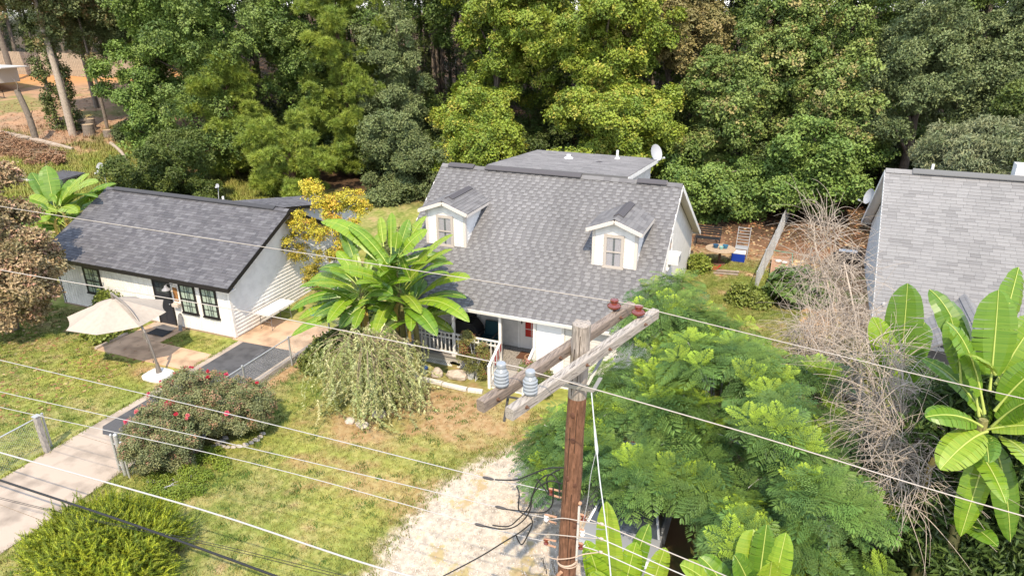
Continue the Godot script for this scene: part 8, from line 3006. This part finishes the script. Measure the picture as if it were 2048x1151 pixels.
# ---------------------------------------------------------------- the slope
func build_hill_things() -> void:
	var bark := M("bark_grey")
	var cut := M("cut_wood", Color(0.46, 0.34, 0.22), 0.9, {"tex": "fine"})
	var L := ["tall tree stump right at the foot of the pale leaning trunk", "slimmer stump behind the tall stump by the pale leaning trunk", "low stump on the clay right of the pale leaning trunk", "dark low stump, rightmost on the clay"]
	var S := [[v3(-46.1, 0, -34.0), 0.36, 0.75], [v3(-47.1, 0, -35.0), 0.3, 0.8], [v3(-44.9, 0, -34.5), 0.3, 0.42], [v3(-44.4, 0, -34.9), 0.28, 0.4]]
	for i in 4:
		var p: Vector3 = S[i][0]
		p.y = gh(p.x, p.z)
		var t := thing("tree_stump", L[i], "tree stump", p)
		var r: float = S[i][1]
		var h: float = S[i][2]
		var mb := MB.new()
		mb.lathe([Vector2(r * 1.35, -0.1), Vector2(r * 1.1, 0.12), Vector2(r, h)], p, Vector3.UP, 12)
		part(t, "trunk", mb.mesh(), bark)
		mb = MB.new()
		mb.lathe([Vector2(r, h), Vector2(r * 0.98, h + 0.004), Vector2(0.0, h + 0.01)], p, Vector3.UP, 12)
		part(t, "cut_face", mb.mesh(), cut)
	# wood pile left of the pale trunk
	for i in 9:
		var mb := MB.new()
		var p := v3(-48.6 + (i % 3) * 0.45, 0, -34.6 + rr(-0.15, 0.15))
		p.y = gh(p.x, p.z) + 0.15 + (i / 3) * 0.26
		mb.tube([p + v3(-0.5, 0, 0.25), p + v3(0.5, 0.05, -0.2)], 0.14, 0.13, 8)
		single("cord_wood_log", mb.mesh(), bark, ["short grey log at the bottom of the pile left of the pale leaning trunk", "short grey log in the middle of the pile left of the pale leaning trunk", "short grey log on top of the pile left of the pale leaning trunk"][i / 3], "log", "logs piled by the pale leaning trunk")
	var mb := MB.new()
	mb.tube(smooth_path([v3(-51.0, gh(-51, -30.4) + 0.25, -30.4), v3(-47.5, gh(-47.5, -30.9) + 0.25, -30.9), v3(-44.4, gh(-44.4, -31.3) + 0.16, -31.3)], 4), 0.22, 0.13, 9)
	single("fallen_log", mb.mesh(), M("bark_pale"), "long pale fallen log above the brush pile at the left edge", "log")
	mb = MB.new()
	mb.tube(smooth_path([v3(-43.4, gh(-43.4, -33.4) + 0.15, -33.4), v3(-41.8, gh(-41.8, -32.8) + 0.18, -32.8), v3(-40.4, gh(-40.4, -32.0) + 0.12, -32.0)], 4), 0.13, 0.1, 8)
	single("fallen_log", mb.mesh(), M("bark_pale"), "thinner fallen log at the grassy foot of the woods, right of the stumps", "log")
	# brush pile
	var o := thing("brush_pile", "heap of dry brown branches and leaves at the left edge of the slope", "brush pile", v3(-46.5, gh(-46.5, -29.4), -29.4))
	mb = MB.new()
	for i in 420:
		var p := v3(-46.8 + rr(-3.4, 3.2), 0, -29.6 + rr(-1.0, 1.0))
		p.y = gh(p.x, p.z) + rr(0.0, 0.55)
		var d := dir()
		d.y *= 0.35
		var q := p + d * rr(0.5, 1.3)
		mb.tube([p, p.lerp(q, 0.5) + v3(0, rr(0, 0.12), 0), q], rr(0.008, 0.025), 0.004, 3, false)
	part(o, "branches", mb.mesh(), M("dry_branch", Color(0.34, 0.24, 0.16), 0.9))
	var xs := []
	var cs := PackedColorArray()
	for i in 46:
		var p := v3(-46.4 + rr(-2.9, 3.0), 0, -29.5 + rr(-0.9, 0.9))
		p.y = gh(p.x, p.z) + 0.2
		crown(xs, cs, p, v3(0.3, 0.2, 0.3), 1, 0.4, 26, [Color(0.20, 0.11, 0.065), Color(0.32, 0.19, 0.11)], 0.6, -1.0)
	many(o, "dry_leaves", sprig("small"), leaf_mat("leaf_dry", 0.8, 0.2), xs, cs)
	# bench by the trailer
	var b := v3(-60.4, gh(-60.4, -37.2), -37.2)
	var t := thing("slope_bench", "dark metal bench in front of the white trailer", "bench", b)
	for i in 3:
		mb = MB.new()
		mb.bar(b + v3(-0.8, 0.45, -0.15 + i * 0.14), b + v3(0.8, 0.45, -0.15 + i * 0.14), 0.1, 0.03)
		part(t, "slat", mb.mesh(), leg_black())
	for s in [-0.75, 0.75]:
		mb = MB.new()
		mb.tube([b + v3(s, 0, 0.2), b + v3(s, 0.6, 0.2), b + v3(s, 0.6, -0.2), b + v3(s, 0, -0.2)], 0.03, 0.03, 6)
		part(t, "frame", mb.mesh(), leg_black())

# ---------------------------------------------------------------- lower right corner
func build_right_yard() -> void:
	# silver car glimpsed under the trees at the end of the gravel
	var c := v3(-2.35, 0.03, -13.9)
	var t := thing("silver_car", "silver car parked under the chinaberry trees behind the utility pole", "car", c)
	var paint := M("car_silver", Color(0.30, 0.315, 0.34), 0.45, {"metal": 0.2, "spec": 0.5})
	var bs := Basis()
	var mb := MB.new()
	# body along z: side profile extruded across x with rounded edges
	var side := [Vector2(-2.15, 0.35), Vector2(-2.2, 0.6), Vector2(-2.1, 0.82), Vector2(-1.15, 0.95), Vector2(1.2, 0.97), Vector2(2.1, 0.9), Vector2(2.2, 0.7), Vector2(2.15, 0.35), Vector2(1.75, 0.22), Vector2(-1.75, 0.22)]
	mb.prism(side, c + v3(-0.86, 0, 0), c + v3(0.86, 0, 0), v3(0, 0, 1), Vector3.UP)
	part(t, "body", mb.mesh(), paint)
	mb = MB.new()
	var low := [v3(-0.82, 0.96, -1.2), v3(0.82, 0.96, -1.2), v3(0.82, 0.96, 1.55), v3(-0.82, 0.96, 1.55)]
	var high := [v3(-0.62, 1.42, -0.4), v3(0.62, 1.42, -0.4), v3(0.62, 1.43, 1.0), v3(-0.62, 1.43, 1.0)]
	mb.quad(c + high[3], c + high[2], c + high[1], c + high[0])
	for i in 4:
		mb.bar(c + low[i] * 1.0, c + high[i], 0.05, 0.05, v3(0, 0.2, 1))
	part(t, "roof", mb.mesh(), paint)
	for i in 4:
		var j := (i + 1) % 4
		mb = MB.new()
		mb.quad(c + low[i] * 0.995, c + low[j] * 0.995, c + high[j] * 0.99, c + high[i] * 0.99)
		part(t, ["rear_window", "side_window", "windscreen", "side_window"][i], mb.mesh(), M("car_glass", Color(0.03, 0.035, 0.04), 0.08, {"spec": 0.7}))
	for x in [-0.82, 0.82]:
		for z in [-1.35, 1.4]:
			mb = MB.new()
			mb.lathe([Vector2(0.2, -0.1), Vector2(0.3, -0.1), Vector2(0.33, -0.05), Vector2(0.33, 0.05), Vector2(0.3, 0.1), Vector2(0.2, 0.1)], c + v3(x, 0.32, z), Vector3.RIGHT, 18)
			var wh := part(t, "wheel", mb.mesh(), M("rubber"))
			mb = MB.new()
			mb.lathe([Vector2(0.2, -0.09), Vector2(0.05, -0.07), Vector2(0.0, -0.07)], c + v3(x, 0.32, z), Vector3.RIGHT if x < 0 else Vector3.LEFT, 12)
			part(wh, "rim", mb.mesh(), M("steel"))
	for x in [-0.6, 0.6]:
		mb = MB.new()
		mb.obox(c + v3(x, 0.74, 2.17), v3(0.34, 0.14, 0.06), Basis())
		part(t, "headlight", mb.mesh(), M("headlight", Color(0.7, 0.72, 0.75), 0.1, {"spec": 0.7}))
		mb = MB.new()
		mb.obox(c + v3(x, 0.72, -2.16), v3(0.34, 0.14, 0.06), Basis())
		part(t, "tail_light", mb.mesh(), M("tail_light", Color(0.35, 0.01, 0.01), 0.2))
	# bundle of silver tubes with blue tips propped on a wooden post
	for i in 7:
		mb = MB.new()
		var a := v3(1.50 + i * 0.03, 1.45 + rr(-0.05, 0.05), -13.75 + (i % 3) * 0.03)
		var b := v3(2.05 + i * 0.03, 0.12 + rr(-0.05, 0.05), -14.0 + (i % 3) * 0.03)
		mb.tube([a, b], 0.014, 0.014, 7)
		var tt := thing("tent_pole", "silver tube with a blue tip in the bundle leaning at the bottom edge", "pole", b, "bundle of silver tubes")
		part(tt, "tube", mb.mesh(), M("tube_silver", Color(0.55, 0.56, 0.58), 0.3, {"metal": 0.6}))
		mb = MB.new()
		mb.tube([b, b + (b - a).normalized() * 0.06], 0.017, 0.017, 7)
		part(tt, "tip", mb.mesh(), M("tip_blue", Color(0.03, 0.10, 0.38), 0.4))
	mb = MB.new()
	mb.bar(v3(2.07, -0.2, -14.25), v3(2.1, 1.3, -14.25), 0.08, 0.08, v3(0, 0, 1), 0.01)
	single("wooden_post", mb.mesh(), M("post_tan", Color(0.36, 0.20, 0.11), 0.85, {"tex": "grain", "scale": v3(3, 0.5, 3)}), "tan wooden post standing behind the bundle of silver tubes", "post")
	mb = MB.new()
	mb.bar(v3(2.15, 1.0, -14.3), v3(2.95, 0.55, -14.3), 0.07, 0.035)
	single("plank", mb.mesh(), M("post_tan"), "narrow plank slanting right from the wooden post at the lower right", "plank")
	mb = MB.new()
	mb.bar(v3(1.8, 0.0, -13.6), v3(1.88, 0.7, -13.7), 0.09, 0.03, v3(0, 0, 1))
	single("plank", mb.mesh(), M("post_tan"), "short upright plank left of the wooden post at the bottom edge", "plank")
	mb = MB.new()
	mb.lathe([Vector2(0.0, 0.0), Vector2(0.12, 0.0), Vector2(0.17, 0.28), Vector2(0.19, 0.3), Vector2(0.16, 0.3), Vector2(0.13, 0.22), Vector2(0.0, 0.2)], v3(2.82, 0.1, -14.3), Vector3.UP, 16)
	single("planter", mb.mesh(), M("planter_blue", Color(0.14, 0.20, 0.26), 0.5), "grey-blue planter right of the wooden post at the lower right", "planter")
	var pl := ["orange clay pot in the shade at the lower right, largest of three", "orange clay pot in the shade at the lower right, nearest the bottom edge", "orange clay pot in the shade at the lower right, smallest of three"]
	for i in 3:
		mb = MB.new()
		var p: Vector3 = [v3(4.2, 0.02, -14.8), v3(4.45, 0.02, -14.3), v3(4.15, 0.02, -14.25)][i]
		var r: float = [0.2, 0.16, 0.13][i]
		mb.lathe([Vector2(0.0, 0.0), Vector2(r * 0.65, 0.0), Vector2(r * 0.95, r * 1.4), Vector2(r * 1.05, r * 1.4), Vector2(r * 1.05, r * 1.7), Vector2(r * 0.9, r * 1.7), Vector2(r * 0.85, r * 1.3), Vector2(0.0, r * 1.25)], p, Vector3.UP, 18)
		single("clay_pot", mb.mesh(), M("clay", Color(0.32, 0.11, 0.045), 0.85, {"tex": "fine"}), pl[i], "pot")
	# brick edging path in the shade
	var bp := Node3D.new()
	bp.name = "brick_path"
	bp.set_meta("kind", "structure")
	add_child(bp)
	bp.position = v3(7.0, 0, -16.5)
	var bm := [M("brick_a", Color(0.20, 0.075, 0.05), 0.9, {"tex": "fine"}), M("brick_b", Color(0.16, 0.062, 0.045), 0.9, {"tex": "fine"}), M("brick_c", Color(0.23, 0.10, 0.07), 0.9, {"tex": "fine"})]
	var one := MB.new()
	one.bar(v3(-0.098, 0, 0), v3(0.098, 0, 0), 0.095, 0.06, Vector3.UP, 0.008)
	var om := one.mesh()
	for i in 26:
		for j in 5:
			var x := 5.2 + i * 0.208 * 0.8 + (0.1 if j % 2 else 0.0)
			var z := -17.6 + j * 0.107 + i * 0.09
			part(bp, "brick", om, bm[rng.randi() % 3], Transform3D(Basis(Vector3.UP, -0.5 + rr(-0.03, 0.03)), v3(x, 0.025 + rr(-0.006, 0.006), z)))
